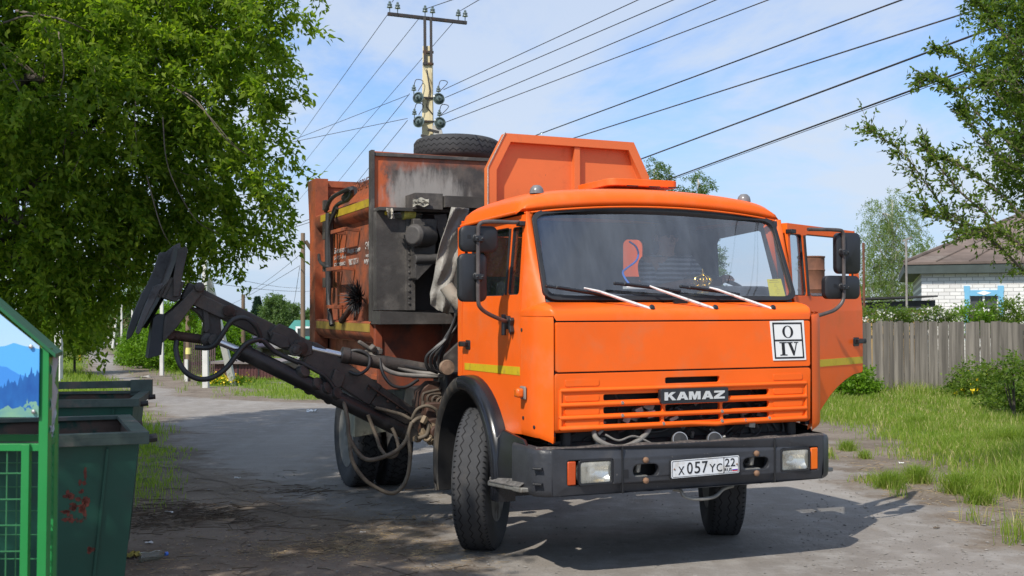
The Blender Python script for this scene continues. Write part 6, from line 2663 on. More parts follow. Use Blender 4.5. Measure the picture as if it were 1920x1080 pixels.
# smaller poles
e, a, c = post('wooden_pole', 568, 700, 437, .17, M_wood, 'weathered wooden pole with a slanting brace beside the truck body', taper=.85, square=False)
m = MB()
b0, b1 = WP(573, 452, 'Y', a.y + .05), WP(600, 492, 'Y', a.y + .4)
m.tube([b0, ext(b0, b1, .9)], .065, 10)
sub(e, m, 'brace', M_wood)
e, a, c = post('concrete_pole', 386, 727, 470, .15, M_concw, 'white concrete pole with a leaning strut behind the arm grab', taper=.8, lean=-2)
m = MB()
m.beam(G(439, 722) + V((0, 0, -.1)), WP(390, 520, 'Y', a.y + .1), .17, .17, up=(0, 1, 0))
sub(e, m, 'strut', M_concw, bevel=.01)
post('concrete_pole', 303.5, 704, 500, .12, M_concw, 'slim white concrete pole at the bushes under the grab')
post('concrete_pole', 248, 673, 560, .10, M_concw, 'thin white post by the orange tank')
post('concrete_pole', 228, 657, 560, .18, M_concw, 'upright pale pole far down the street')
post('concrete_pole', 210, 657, 590, .19, M_concw, 'leaning pale pole far down the street beside the upright one', lean=9)
e, a, c = post('wooden_pole', 352.5, 715, 500, .15, M_wood, 'brown wooden pole on a white concrete foot with a yellow tag', taper=.85, square=False)
m = MB()
m.box(WP(349.5, 697, 'Y', a.y - .1), (.09, .09, .72))
sub(e, m, 'concrete_foot', M_concw)
m = MB()
m.lathe([(.082, WP(352, 664, 'Y', a.y).z), (.08, WP(352, 652, 'Y', a.y).z)], (a.x, a.y, 0), (0, 0, 1), 12)
sub(e, m, 'yellow_tag', mat('pale_yellow_tag', (.65, .58, .2), .7), smooth=0)
post('wooden_pole', 456, 690, 552, .17, M_wood, 'dark wooden pole in front of the conifer', square=False, taper=.8)
e, a, c = post('concrete_pole', 111, 716, 420, .17, M_concw, 'stout grey and white concrete pole left of the street behind the cage', taper=.9)
m = MB()
m.beam(G(104, 717) + V((0, .2, -.1)), WP(110, 480, 'Y', a.y + .3), .16, .16, up=(0, 1, 0))
sub(e, m, 'strut', mat('bright_whitewash', (.70, .69, .66), .8))
e, a, c = post('marker_post', 149.5, 677, 663, .10, mat('yellow_post_paint', (.72, .42, .02), .5), 'small yellow marker post on the grass at the left of the street', cat='post', taper=1, square=False)

# ---- car far down the street
c = G(188, 645.5)
Yc = 200.0
cp_ = WP(188, 645, 'Y', Yc)
car = empty('parked_car', (cp_.x, Yc, gz(Yc)))
tag(car, 'small silver car coming up the far end of the street', 'car')
m = MB()
cs_ = [(-.82, .30), (.82, .30), (.84, .62), (.78, .86), (-.78, .86), (-.84, .62)]
m.panel(cs_, [], lambda u, v, w: (u, w, v), 4.0)
m.build('body', mat('silver_paint', (.45, .46, .48), .35, .3), car, bevel=.08)
m = MB()
m.add([(-.74, .9, .86), (.74, .9, .86), (.74, 3.4, .86), (-.74, 3.4, .86), (-.56, 1.55, 1.40), (.56, 1.55, 1.40), (.56, 2.9, 1.40), (-.56, 2.9, 1.40)], [(0, 1, 5, 4), (1, 2, 6, 5), (2, 3, 7, 6), (3, 0, 4, 7), (4, 5, 6, 7)])
m.build('cabin_glass', M_paneglass, car, smooth=0)
m = MB()
m.box2((-.6, 1.5, 1.39), (.6, 2.95, 1.44))
m.build('roof', bpy.data.materials['silver_paint'], car, bevel=.02)
for x_ in (-.72, .72):
    for y_ in (.7, 3.2):
        MB().lathe([(.30, -.1), (.32, -.08), (.32, .08), (.30, .1)], (x_, y_, .32), (1, 0, 0), 20).build('wheel', M_tyre, car)
for x_ in (-.6, .6):
    MB().box((x_, -.02, .66), (.3, .05, .14)).build('headlight', M_white, car)
MB().box((0, -.02, .42), (1.5, .06, .16)).build('bumper', M_blackpl, car)

# ================================================================== DUMPSTERS AND CAGE
M_bin = mat('dark_green_bin', (.009, .072, .047), .42, var=.12, vscale=2, dirt=(.03, .055, .04), dscale=4, dlo=.5, dhi=.8, stain=(.17, .045, .03), sscale=2.6, slo=.68, shi=.72, bevel=.006)
M_binin = mat('rusty_bin_inside', (.10, .062, .045), .8, var=.3, vscale=3, dirt=(.02, .06, .045), dscale=3, dlo=.5, dhi=.6)
M_binrim = mat('worn_bin_rim', (.06, .085, .07), .6, var=.25, vscale=8, dirt=(.16, .13, .11), dscale=6, dlo=.5, dhi=.7, bevel=.005)


def dumpster(loc, rz, label, rim_post=False):
    e = empty('waste_container', loc, rz)
    tag(e, label, 'dumpster', 'green waste containers')
    # origin at the right front bottom corner; x to the left, y back
    W_, D_, H_ = 1.35, .95, 1.15
    t, s = .0, .10

    def ring(z, ins):
        return [(ins - s * (1 - z / H_) * -1 if False else -(ins + s * (1 - z / H_)), ins + s * (1 - z / H_) * .6, z), (-W_ + ins + s * (1 - z / H_), ins + s * (1 - z / H_) * .6, z),
                (-W_ + ins + s * (1 - z / H_), D_ - ins - s * (1 - z / H_) * .6, z), (-(ins + s * (1 - z / H_)), D_ - ins - s * (1 - z / H_) * .6, z)]
    m = MB()
    a, c = ring(.10, 0), ring(H_, 0)
    m.add(a + c, [(3, 2, 1, 0)] + [(i, (i + 1) % 4, (i + 1) % 4 + 4, i + 4) for i in range(4)])
    m.build('container_shell', M_bin, e, smooth=0)
    m = MB()
    a, c = ring(.14, .012), ring(H_ + .004, .012)
    m.add(a + c, [(0, 1, 2, 3)] + [(i + 4, (i + 1) % 4 + 4, (i + 1) % 4, i) for i in range(4)])
    m.build('container_inside', M_binin, e, smooth=0, recalc=False)
    m = MB()
    o = .035
    m.panel([(o, -o), (o, D_ + o), (-W_ - o, D_ + o), (-W_ - o, -o)][::-1], [[(-.03, .03), (-.03, D_ - .03), (-W_ + .03, D_ - .03), (-W_ + .03, .03)]], lambda u, v, w: (u, v, H_ + .012 - w), .018)
    m.panel([(o, -o), (o, D_ + o), (-W_ - o, D_ + o), (-W_ - o, -o)][::-1], [[(o - .008, -o + .008), (o - .008, D_ + o - .008), (-W_ - o + .008, D_ + o - .008), (-W_ - o + .008, -o + .008)]], lambda u, v, w: (u, v, H_ - .006 - w), .03)
    r = m.build('container_rim', M_binrim, e, smooth=0)
    m = MB()
    m.lathe([(.018, 0), (.018, .05), (0, .05)], (.03, .12, H_ - .03), (1, 0, .1), 8)
    m.lathe([(.018, 0), (.018, .05), (0, .05)], (.03, D_ - .12, H_ - .03), (1, 0, .1), 8)
    build_split(m, 'lifting_pin', M_iron, e)
    m = MB()
    m.beam((-.12 - .09, .06 - .01, .12), (-.125, -.006, H_ - .05), .012, .008, up=(0, 1, 0))
    m.beam((-W_ + .2, .05, .12), (-W_ + .125, -.006, H_ - .05), .05, .012, up=(0, 1, 0))
    m.box2((-W_ + .12, .10, .04), (-.14, .2, .10))
    m.box2((-W_ + .12, D_ - .2, .04), (-.14, D_ - .1, .10))
    build_split(m, 'stiffener', M_bin, e, smooth=0)
    for x_ in (-.25, -W_ + .25):
        for y_ in (.2, D_ - .2):
            MB().lathe([(.05, -.02), (.055, 0), (.05, .02)], (x_, y_, .055), (1, 0, 0), 16).build('castor', M_blackpl, e)
    if rim_post:
        m = MB()
        m.box2((-.10, D_ - .03, H_ - .02), (.05, D_ + .06, H_ + .09))
        m.beam((-W_, D_ + .02, H_ + .05), (0, D_ + .02, H_ + .06), .05, .05)
        m.panel([(-.20, H_ - .30), (-.13, H_ - .30), (-.10, H_ - .02), (-.22, H_ - .02)], [], lambda u, v, w: (u, D_ * .55 + w, v), .02)
        m.build('lid_hinge', M_binrim, e, smooth=0)
    return e


p1 = WP(262, 815, 'Z', 1.15)
dumpster((p1.x, p1.y, 0), R(23), 'front green metal waste container with rust patches and open top', False)
# rust patches scraped through the paint of the front container
fc_ = bpy.data.objects['waste_container']
rs2 = random.Random(8)
m = MB()
for cx_, cz_, rx_, rz2 in [(-.24 + rs2.gauss(0, .028), .85 + rs2.gauss(0, .045), rs2.uniform(.005, .019), rs2.uniform(.005, .016)) for _ in range(26)] + [(-.19 + rs2.gauss(0, .012), .69 + rs2.gauss(0, .015), .008, .008) for _ in range(5)] + [(-.21, 1.0, .006, .025), (-.213, .96, .008, .01)]:
    n = 22
    pol = []
    for k in range(n):
        a = 2 * math.pi * k / n
        q = 1 + rs2.uniform(-.3, .3)
        pol.append((cx_ + rx_ * q * math.cos(a), cz_ + rz2 * q * math.sin(a)))
    m.panel(pol, [], lambda u, v, w: (u, .06 * (1 - v / 1.15) - .0012 + w, v), .001)
build_split(m, 'rust_patch', mat('flaking_rust', (.13, .032, .02), .8, var=.4, vscale=30, dirt=(.02, .06, .045), dscale=35, dlo=.55, dhi=.62), fc_, smooth=0)
p2 = WP(251, 757, 'Z', 1.10)
dumpster((p2.x, p2.y, -.03), R(14), 'rear green waste container with a raised hinge bar behind the front one', True)

# green mesh cage for bottles, with a printed mountain panel
M_cage = mat('bright_green_paint', (.012, .21, .045), .4, var=.08, bevel=.003)
M_mesh = mat('green_wire_mesh', (.03, .16, .06), .5, var=.1)
CY = 3.45
q0 = WP(87, 652, 'Y', CY)
ang = R(18.5)
cg = empty('bottle_cage', (q0.x, CY, 0), 0)
tag(cg, 'bright green wire mesh collection cage with a mountain picture panel under a gable roof', 'cage')
ez_ = q0.z
ux, uy = V((-1, .03, 0)).normalized(), V((math.sin(-ang), math.cos(ang), 0)).normalized()
ux = V((-1, 0, 0))
W_, D_ = 1.0, .30
rz_ = ez_ + .42


def cpt(u, v, z):
    return ux * u + uy * v + V((0, 0, z))


m = MB()
for u in (0, W_):
    for v in (0, D_):
        m.beam(cpt(u, v, .02), cpt(u, v, ez_), .028, .028, up=(0, 1, 0))
for v in (0, D_):
    for z in (.10, .62, 1.23):
        m.beam(cpt(0, v, z), cpt(W_, v, z), .022, .022)
for u in (0, W_):
    for z in (.10, 1.23):
        m.beam(cpt(u, 0, z), cpt(u, D_, z), .022, .022)
m.beam(cpt(.055, -.012, .02), cpt(.055, -.012, 1.24), .024, .02, up=(0, 1, 0))
m.build('cage_frame', M_cage, cg)
m = MB()
for k in range(14):
    z = .12 + k * .079
    m.tube([cpt(.04, -.006, z + .004), cpt(W_, -.006, z - .004)], .0024, 5)
    m.tube([cpt(.02, D_, z), cpt(W_, D_, z)], .0022, 5)
for k in range(14):
    u = .115 + k * .068
    m.tube([cpt(u, -.002, .10), cpt(u, -.002, 1.23)], .0024, 5)
    m.tube([cpt(u, D_, .10), cpt(u, D_, 1.23)], .0022, 5)
for k in range(30):
    z = .12 + k * .0393
    m.tube([cpt(0, .0, z), cpt(0, D_, z)], .002, 5)
for k in range(14):
    v = .04 + k * .045
    m.tube([cpt(0, v, .1), cpt(0, v, 1.25)], .002, 5)
m.build('wire_mesh', M_mesh, cg)
m = MB()
m.beam(cpt(0, -.05, .625), cpt(W_, -.05, .615), .022, .026)
m.box(cpt(.055, -.045, .63), (.06, .02, .05))
la = m.build('latch_bar', M_cage, cg)
m = MB()
ringp = [cpt(.012 + .018 * math.cos(a), -.055, .605 + .03 * math.sin(a)) for a in [k * 2 * math.pi / 16 for k in range(17)]]
m.tube(ringp, .005, 6, caps=False)
m.build('padlock_ring', M_steel, la)
# roof
m = MB()
o = .03
a_ = [(-o, -o), (W_ / 2, -o), (W_ + o, -o), (W_ + o, D_ + o), (W_ / 2, D_ + o), (-o, D_ + o)]
zz = [ez_ - .03, rz_, ez_ - .03, ez_ - .03, rz_, ez_ - .03]
pp_ = [cpt(u, v, z) for (u, v), z in zip(a_, zz)]
t = V((0, 0, .012))
m.add(pp_ + [p + t for p in pp_], [(0, 1, 4, 5), (1, 2, 3, 4), (6, 11, 10, 7), (7, 10, 9, 8), (0, 6, 7, 1), (1, 7, 8, 2), (2, 8, 9, 3), (5, 4, 10, 11), (4, 3, 9, 10), (0, 5, 11, 6)])
m.build('cage_roof', mat('dark_green_roof', (.008, .10, .035), .45, var=.1), cg, smooth=0)
# printed panel: sky, two ridges of hills, forest, meadow (flat printed picture)
M_print = bpy.data.materials.new('printed_mountains')
M_print.use_nodes = True
nt = M_print.node_tree
N = nt.nodes.new
L = nt.links.new
tcn = N('ShaderNodeTexCoord')
sp_ = N('ShaderNodeSeparateXYZ')
L(tcn.outputs['Object'], sp_.inputs[0])


def pm(op, a, c=None, d=None):
    n = N('ShaderNodeMath')
    n.operation = op
    for i, s in enumerate((a, c, d)):
        if s is None:
            continue
        if isinstance(s, (int, float)):
            n.inputs[i].default_value = s
        else:
            L(s, n.inputs[i])
    return n.outputs[0]


def pnoise(sc, det=4, st=(1, 1, 1)):
    mp_ = N('ShaderNodeMapping')
    mp_.inputs['Scale'].default_value = st
    L(tcn.outputs['Object'], mp_.inputs[0])
    n = N('ShaderNodeTexNoise')
    n.inputs['Scale'].default_value = sc
    n.inputs['Detail'].default_value = det
    L(mp_.outputs[0], n.inputs['Vector'])
    return n.outputs['Fac']


def pmix(f, a, c):
    n = N('ShaderNodeMix')
    n.data_type = 'RGBA'
    if isinstance(f, (int, float)):
        n.inputs['Factor'].default_value = f
    else:
        L(f, n.inputs['Factor'])
    for i, s in ((6, a), (7, c)):
        if isinstance(s, tuple):
            n.inputs[i].default_value = (*s, 1)
        else:
            L(s, n.inputs[i])
    return n.outputs[2]


def below(line):
    """1 where z is under the line"""
    return pm('LESS_THAN', sp_.outputs['Z'], line)


X_, Z_ = sp_.outputs['X'], sp_.outputs['Z']
zk = WP(75, 782, 'Y', CY - .02).z
col = pmix(pm('MULTIPLY', pm('SUBTRACT', Z_, zk + .16), 3.2), (.42, .60, .78), (.30, .56, .86))
h1 = pm('ADD', pm('MULTIPLY', pnoise(3.5, 3, (1, 0, 0)),   .10), zk + .175)
h1 = pm('ADD', h1, pm('MULTIPLY', pm('ABSOLUTE', pm('ADD', X_, .09)), -.22))
col = pmix(below(h1), col, (.09, .38, .80))
h2 = pm('ADD', pm('MULTIPLY', pnoise(5.5, 3, (1, 0, 0)), .10), pm('ADD', zk + .05, pm('MULTIPLY', X_, -.45)))
col = pmix(below(h2), col, (.045, .24, .66))
tr_ = pm('ADD', pm('MULTIPLY', pnoise(70, 2, (1, 0, 0)), .12), pm('ADD', zk + .085, pm('MULTIPLY', X_, .4)))
forest = pmix(pnoise(40, 4, (1, 1, .4)), (.004, .05, .26), (.02, .16, .46))
col = pmix(below(tr_), col, forest)
md = pm('ADD', pm('MULTIPLY', pnoise(16, 4, (1, 0, 1)), .22), zk - .09)
col = pmix(below(md), col, pmix(pnoise(26, 5, (.5, 1, 1.6)), (.03, .16, .32), (.28, .50, .22)))
L(col, nt.nodes['Principled BSDF'].inputs['Base Color'])
nt.nodes['Principled BSDF'].inputs['Roughness'].default_value = .4
m = MB()
zb = WP(75, 782, 'Y', CY - .02).z
m.add([cpt(.018, -.022, zb), cpt(W_ - .03, -.022, zb), cpt(W_ - .03, -.022, ez_ + .01), cpt(W_ / 2, -.022, rz_ - .03), cpt(.018, -.022, ez_ + .005)], [(0, 1, 2, 3, 4)])
pn = m.build('picture_panel', M_print, cg, smooth=0, recalc=False)
pn.modifiers.new('solidify', 'SOLIDIFY').thickness = .004
m = MB()
for px, py in ((58, 650), (63, 772)):
    w3 = WP(px, py, 'Y', CY - .03) - cg.location
    m.lathe([(.007, 0), (.006, .004), (0, .006)], w3, (0, -1, 0), 12)
build_split(m, 'panel_rivet', M_steel, pn)
# torn white film hanging from the right eave
rows = []
for j in range(24):
    t = j / 23
    wv_ = .28 * (1 if t < .75 else (1 - (t - .75) * 2.6))
    rows.append([cpt(-.012 + .008 * math.sin(j * .8 + k), .0 + wv_ * k / 8, ez_ - .01 - .26 * t + .01 * math.sin(k + j * .3)) for k in range(9)])
o = MB().grid(rows).build('torn_film', mat('milky_film', (.34, .35, .34), .5, var=.15, dirt=(.2, .2, .19), dscale=5), cg, smooth=40)
o.modifiers.new('solidify', 'SOLIDIFY').thickness = .002
# ================================================================== TREES
M_leafA = leaf_mat('maple_leaves', (.080, .165, .013), (.25, .34, .038), .58, rough=.6)
M_leafB = leaf_mat('small_dark_leaves', (.075, .145, .025), (.17, .24, .042), .5)
M_leafP = leaf_mat('pale_spring_leaves', (.20, .24, .05), (.34, .36, .11), .4)
M_leafBirch = leaf_mat('birch_leaves', (.13, .20, .06), (.23, .30, .10), .5)
M_leafBush = leaf_mat('fresh_bush_leaves', (.085, .19, .012), (.17, .30, .025), .45)
M_conif = leaf_mat('conifer_needles', (.018, .045, .028), (.03, .065, .035), .15)
M_leafFar = leaf_mat('far_tree_leaves', (.085, .15, .05), (.14, .21, .07), .4)
M_bark = mat('dark_bark', (.055, .045, .037), .9, var=.3, vscale=6, stretch=(1, 1, .2), bump=.4, bscale=20)
M_twig = mat('grey_twigs', (.15, .12, .095), .85, var=.3, vscale=6)
M_birchbark = mat('birch_bark', (.55, .53, .50), .75, var=.08, stain=(.04, .035, .03), sscale=7, slo=.58, shi=.62, stretch=(1, 1, 2.2))


def pxblob(px, py, depth, rpx, ry=None, rz=None):
    p = WP(px, py, 'Y', depth)
    r = rpx * depth / F_PX
    return ((p.x, p.y, p.z), (r, ry if ry is not None else max(r, .9), rz * depth / F_PX if rz else r))


def limb(m, pts, r0, r1, n=8):
    p = smooth_path(pts, 5)
    k = len(p)
    m.tube(p, [r0 + (r1 - r0) * i / (k - 1) for i in range(k)], n)


def tree(name, base, blobs, nspray, per, length, droop, L_, W_, lm, label, cat='tree', trunk=None, bark=None, twigs=0, group=None, seed=1, shell=.55, up=.5, limbs=8, tr=(.15, .05), jit_=.05, twr=.004):
    rng = np.random.default_rng(seed)
    base = V(base)
    e = empty(name, base)
    C, out_ = blob_points(blobs, nspray, rng, shell)
    keep = C[:, 2] > gz(base.y) + .05
    C, out_ = C[keep], out_[keep]
    P, A_, Nm, Ls, Ws, tw = spray_leaves(C, rng, per, length, droop, L_, W_, outward=out_ * .7, up=up, jit=jit_)
    off = np.array(base)
    o = leaves_mesh('crown', P - off, A_, Nm, Ls, Ws, lm, e)
    m = MB()
    cs = [V(b[0]) for b in blobs]
    topc = max(cs, key=lambda q: q.z)
    if trunk is None:
        mean = sum((V(b[0]) for b in blobs), V()) / len(blobs)
        trunk = [base + V((0, 0, -.15)), base.lerp(mean, .5), V((mean.x, mean.y, topc.z))]
    tp = [V(q) - base for q in trunk]
    limb(m, tp, tr[0], tr[1], 10)
    tpath = smooth_path(tp, 5)
    rl = random.Random(seed)
    for b in sorted(blobs, key=lambda q: -q[1][0])[:limbs]:
        c = V(b[0]) - base
        s = min(tpath, key=lambda q: (q - c - V((0, 0, -.6 * (c - q).length * 0 - .8))).length)
        mid = s.lerp(c, .5) + V((rl.uniform(-.2, .2), rl.uniform(-.2, .2), rl.uniform(.0, .3)))
        limb(m, [s, mid, c], tr[0] * .4, tr[1] * .3 + .006, 7)
    m.build('trunk', bark or M_bark, e)
    if twigs:
        m = MB()
        st = max(1, len(tw) // twigs)
        for a, b, c in tw[::st]:
            m.tube([V(a) - base, V(b) - base, V(c) - base], [twr, twr * .7, twr * .4], 4, caps=False)
        # connect a few sprays back to the nearest limb
        for a, b, c in tw[::st * 3]:
            q = min((V(bb[0]) for bb in blobs), key=lambda z: (z - V(a)).length) - base
            m.tube([q, q.lerp(V(a) - base, .5) + V((0, 0, .08)), V(a) - base], [twr * 2.2, twr * 1.5, twr], 4, caps=False)
        m.build('twigs', M_twig, e)
    tag(e, label, cat, group)
    return e


# the big maple over the left of the street
blobs = [pxblob(*q) for q in ((415, 60, 13.2, 95), (330, 150, 12.8, 140), (462, 195, 13.2, 52), (210, 250, 12.6, 180), (385, 290, 13.0, 92), (478, 335, 13.2, 42), (80, 150, 12.2, 210),
                              (40, 420, 12.4, 180), (215, 430, 12.9, 125), (350, 410, 13.1, 92), (420, 415, 13.3, 50), (310, 460, 13.6, 50), (130, 490, 13.2, 60), (50, 530, 13.0, 62), (100, 545, 13.0, 34), (130, 20, 13.2, 190),
                              (290, -60, 13.6, 180), (0, -120, 14.2, 290), (440, -90, 13.8, 100), (180, -300, 14.4, 290), (360, -270, 14.6, 210), (492, 25, 13.0, 34), (508, 210, 13.1, 22), (500, 330, 13.1, 26), (-170, 300, 13.6, 250))]
mt = tree('maple_tree', (-7.0, 13.6, 0), blobs, 2700, 92, .58, .5, .090, .042, M_leafA, 'large green maple tree overhanging the street from the left', trunk=[(-7.0, 13.6, -.2), (-6.7, 13.5, 2.0), (-6.0, 13.4, 4.0), (-4.6, 13.4, 6.2), (-3.4, 13.5, 8.2)],
          twigs=420, seed=21, shell=.5, up=.7, limbs=16, tr=(.22, .06))
# bare branches seen against the foliage
m, mk = MB(), MB()
for pts, r0 in (([(-30, 520, 12.6), (40, 480, 12.4), (95, 440, 12.3), (150, 395, 12.6)], .085), ([(-20, 410, 12.5), (60, 350, 12.4), (130, 300, 12.6)], .06),
                ([(330, 165, 11.9), (370, 190, 11.8), (410, 245, 11.8), (440, 275, 11.9), (478, 298, 12.2)], .009), ([(322, 160, 11.9), (380, 205, 11.8), (430, 262, 11.8), (455, 285, 12)], .007),
                ([(305, 220, 11.8), (312, 300, 11.7), (335, 360, 11.7), (370, 415, 11.8), (410, 438, 12)], .007), ([(0, 110, 11.8), (40, 180, 11.6), (60, 260, 11.7)], .010), ([(30, 20, 11.8), (110, 35, 11.6), (170, 60, 11.8)], .014),
                ([(110, 60, 11.5), (120, 130, 11.4), (112, 180, 11.5), (125, 225, 11.6)], .010), ([(150, 170, 11.6), (130, 225, 11.5), (118, 290, 11.6)], .010), ([(275, 330, 11.8), (300, 420, 11.7), (320, 460, 11.8)], .008),
                ([(255, 170, 11.7), (253, 230, 11.6), (258, 290, 11.7)], .008), ([(0, 45, 11.5), (60, 30, 11.4), (95, 70, 11.5)], .012)):
    p = [V(WP(x, y, 'Y', d)) - V((-7.0, 13.6, 0)) for x, y, d in pts]
    limb(mk if r0 > .05 else m, p, r0, r0 * .35, 6)
m.build('bare_branches', M_twig, mt)
mk.build('heavy_branches', M_bark, mt)


def sunspace(e1, e2, c):
    e1v, e2v = V((.853, -.522, 0)), V((.376, .612, .695))
    return e1v * e1 + e2v * e2 + SUN_DIR * c


bl = []
for e1, e2, c, r in ((-6.2, 3.5, 4.4, 1.55), (-5.0, 3.5, 4.6, .95), (-7.5, 4.9, 4.6, 1.5), (-6.3, 5.0, 4.8, .95), (-4.6, 2.3, 4.6, 1.15), (-8.9, 5.6, 5.2, 1.3), (-5.3, 1.6, 4.8, 1.2), (-3.7, 1.9, 4.8, .55), (-7.4, 3.2, 4.8, 1.5), (-4.55, 4.35, 4.6, .45), (-9.5, 7.0, 5.4, 1.1), (-8.3, 6.6, 5.4, 1.1), (-9.8, 6.2, 5.2, 1.2), (-10.6, 5.2, 5, 1.3), (-7.2, 5.7, 4.9, .95), (-9.2, 7.3, 5.6, 1.1), (-12.8, 8.5, 6, 1.4), (-11.4, 7.6, 5.8, 1.3)):
    p = sunspace(e1, e2, c)
    bl.append(((p.x, p.y, p.z), (r, r, r)))
tree('shade_tree', (-6.8, 1.8, 0), bl, 2200, 66, .55, .5, .12, .055, M_leafA, 'leafy maple beside the viewer whose crown shades the containers and the near road', seed=5, limbs=8, tr=(.16, .05))

# right-hand tree with long pale sprays
blobs = [pxblob(*q) for q in ((1955, 50, 10.6, 80), (1918, 115, 10.4, 46), (1965, 200, 10.5, 80), (1985, 310, 10.6, 66), (1918, 255, 10.4, 30), (1935, -70, 10.8, 110), (2060, 150, 10.8, 150), (2080, 350, 10.8, 140), (2050, -100, 11, 170))]
e = tree('elm_tree', (6.1, 11.2, 0), blobs, 800, 70, .38, .12, .055, .026, M_leafB, 'tree with small leaves and long arching twigs entering from the right edge', twigs=360, seed=33, shell=.45, up=.6, limbs=10, tr=(.14, .04), jit_=.03, twr=.003)
rngs = np.random.default_rng(4)
m = MB()
PP, AA, NN = [], [], []
PP2, AA2, NN2 = [], [], []
sprays = [([(1930, 520), (1850, 440), (1780, 400), (1740, 350), (1700, 295), (1655, 258), (1628, 238)], 1, 34), ([(1920, 470), (1860, 410), (1800, 360), (1760, 310), (1745, 290), (1730, 268)], 1, 22), ([(1930, 300), (1860, 240), (1800, 180), (1750, 145), (1726, 150)], 0, 18),
          ([(1930, 250), (1870, 175), (1820, 130), (1790, 100), (1755, 92)], 0, 16), ([(1940, 330), (1880, 300), (1830, 245), (1812, 218), (1805, 210)], 0, 12), ([(1930, 420), (1860, 350), (1800, 310), (1770, 295)], 1, 16),
          ([(1930, 520), (1870, 460), (1800, 420), (1752, 405), (1735, 395)], 1, 24), ([(1935, 120), (1880, 60), (1850, 20), (1825, 0)], 0, 10), ([(1935, 190), (1880, 150), (1840, 160), (1790, 165), (1764, 150)], 0, 14), ([(1930, 470), (1885, 440), (1840, 430), (1800, 440)], 1, 16)]
base = V((6.1, 11.2, 0))
for pts, pale, wpx in sprays:
    d0 = 10.3 + rngs.uniform(-.4, .4)
    path = smooth_path([WP(x, y, 'Y', d0 + .02 * i) for i, (x, y) in enumerate(pts)], 8)
    path = [p - base for p in path]
    k = len(path)
    m.tube(path, [.012 - .010 * i / (k - 1) for i in range(k)], 5)
    tot = 0
    for i in range(k - 1):
        for sidx in range(7):
            t = rngs.uniform()
            q = path[i].lerp(path[i + 1], t)
            if rngs.uniform() < .25:
                # side shoot
                dv = V(tuple(rngs.normal(size=3))).normalized() * rngs.uniform(.08, .30) * (wpx / 20) * (1 - .6 * i / k) + (path[i + 1] - path[i]).normalized() * .12
                m.tube([q, q + dv], [.003, .0015], 4, caps=False)
                for z in range(9):
                    PP.append(q + dv * rngs.uniform(.1, 1))
                    AA.append(dv.normalized() * .6 + V(tuple(rngs.normal(size=3))) * .5)
                    NN.append(tuple(rngs.normal(size=3) + np.array([0, 0, .6])))
            (PP2 if pale and rngs.uniform() < .5 else PP).append(q + V(tuple(rngs.normal(size=3))) * .02)
            (AA2 if len(PP2) > len(AA2) else AA).append((path[i + 1] - path[i]).normalized() * .7 + V(tuple(rngs.normal(size=3))) * .6)
            (NN2 if len(AA2) > len(NN2) else NN).append(tuple(rngs.normal(size=3) + np.array([0, 0, .6])))
m.build('long_branches', M_twig, e)
leaves_mesh('spray_leaves', np.array([tuple(p) for p in PP]), np.array([tuple(p) for p in AA]), np.array(NN), rngs.uniform(.035, .06, len(PP)), .024, M_leafB, e)
leaves_mesh('pale_blossom', np.array([tuple(p) for p in PP2]), np.array([tuple(p) for p in AA2]), np.array(NN2), rngs.uniform(.02, .045, len(PP2)), .024, M_leafP, e)

# weeping birch behind the fence
D = 58
blobs = [pxblob(x, y, D, r, rz=rz, ry=1.0) for x, y, r, rz in ((1672, 375, 18, 26), (1655, 400, 30, 30), (1690, 410, 26, 36), (1645, 450, 28, 45), (1672, 460, 30, 55), (1700, 470, 24, 50), (1640, 510, 26, 40), (1680, 520, 38, 40), (1720, 490, 15, 25), (1640, 545, 30, 25), (1700, 545, 24, 25))]
c = G(1672, 640)
tree('birch_tree', (WP(1672, 600, 'Y', D).x, D, gz(D)), blobs, 620, 44, .95, 1.25, .09, .045, M_leafBirch, 'tall weeping birch behind the fence to the right of the open door', bark=M_birchbark, seed=8, shell=.4, twigs=160, twr=.008, jit_=.07, tr=(.16, .05), limbs=9)
D = 62
blobs = [pxblob(x, y, D, r, rz=rz, ry=1.0) for x, y, r, rz in ((1740, 470, 14, 16), (1745, 500, 18, 26), (1640, 560, 30, 30), (1720, 550, 30, 26))]
tree('birch_tree', (WP(1735, 600, 'Y', D).x, D, gz(D)), blobs, 260, 40, .6, .5, .10, .055, M_leafBirch, 'small pale tree between the weeping birch and the brick house', bark=M_birchbark, seed=9, tr=(.09, .03))
D = 46
for (x, y, ry_, lb, sd_) in ((1232, 330, 34, 'pointed tree top peeking over the headboard to the right', 14), (1308, 350, 26, 'small tree top peeking over the right end of the cab roof', 15)):
    blobs = [pxblob(x, y - 14, D, 14, rz=20, ry=.5), pxblob(x - 6, y + 10, D, 22, rz=22, ry=.6), pxblob(x + 10, y + 8, D, 18, rz=20, ry=.6), pxblob(x + 2, y + 60, D, 34, rz=50, ry=.9), pxblob(x + 2, y + 170, D, 50, rz=70, ry=1.2)]
    tree('poplar_tree', (WP(x, 600, 'Y', D).x, D, 0), blobs, 420, 40, .40, .35, .085, .05, M_leafFar, lb, seed=sd_, tr=(.14, .03), bark=M_birchbark, twigs=60, twr=.006)
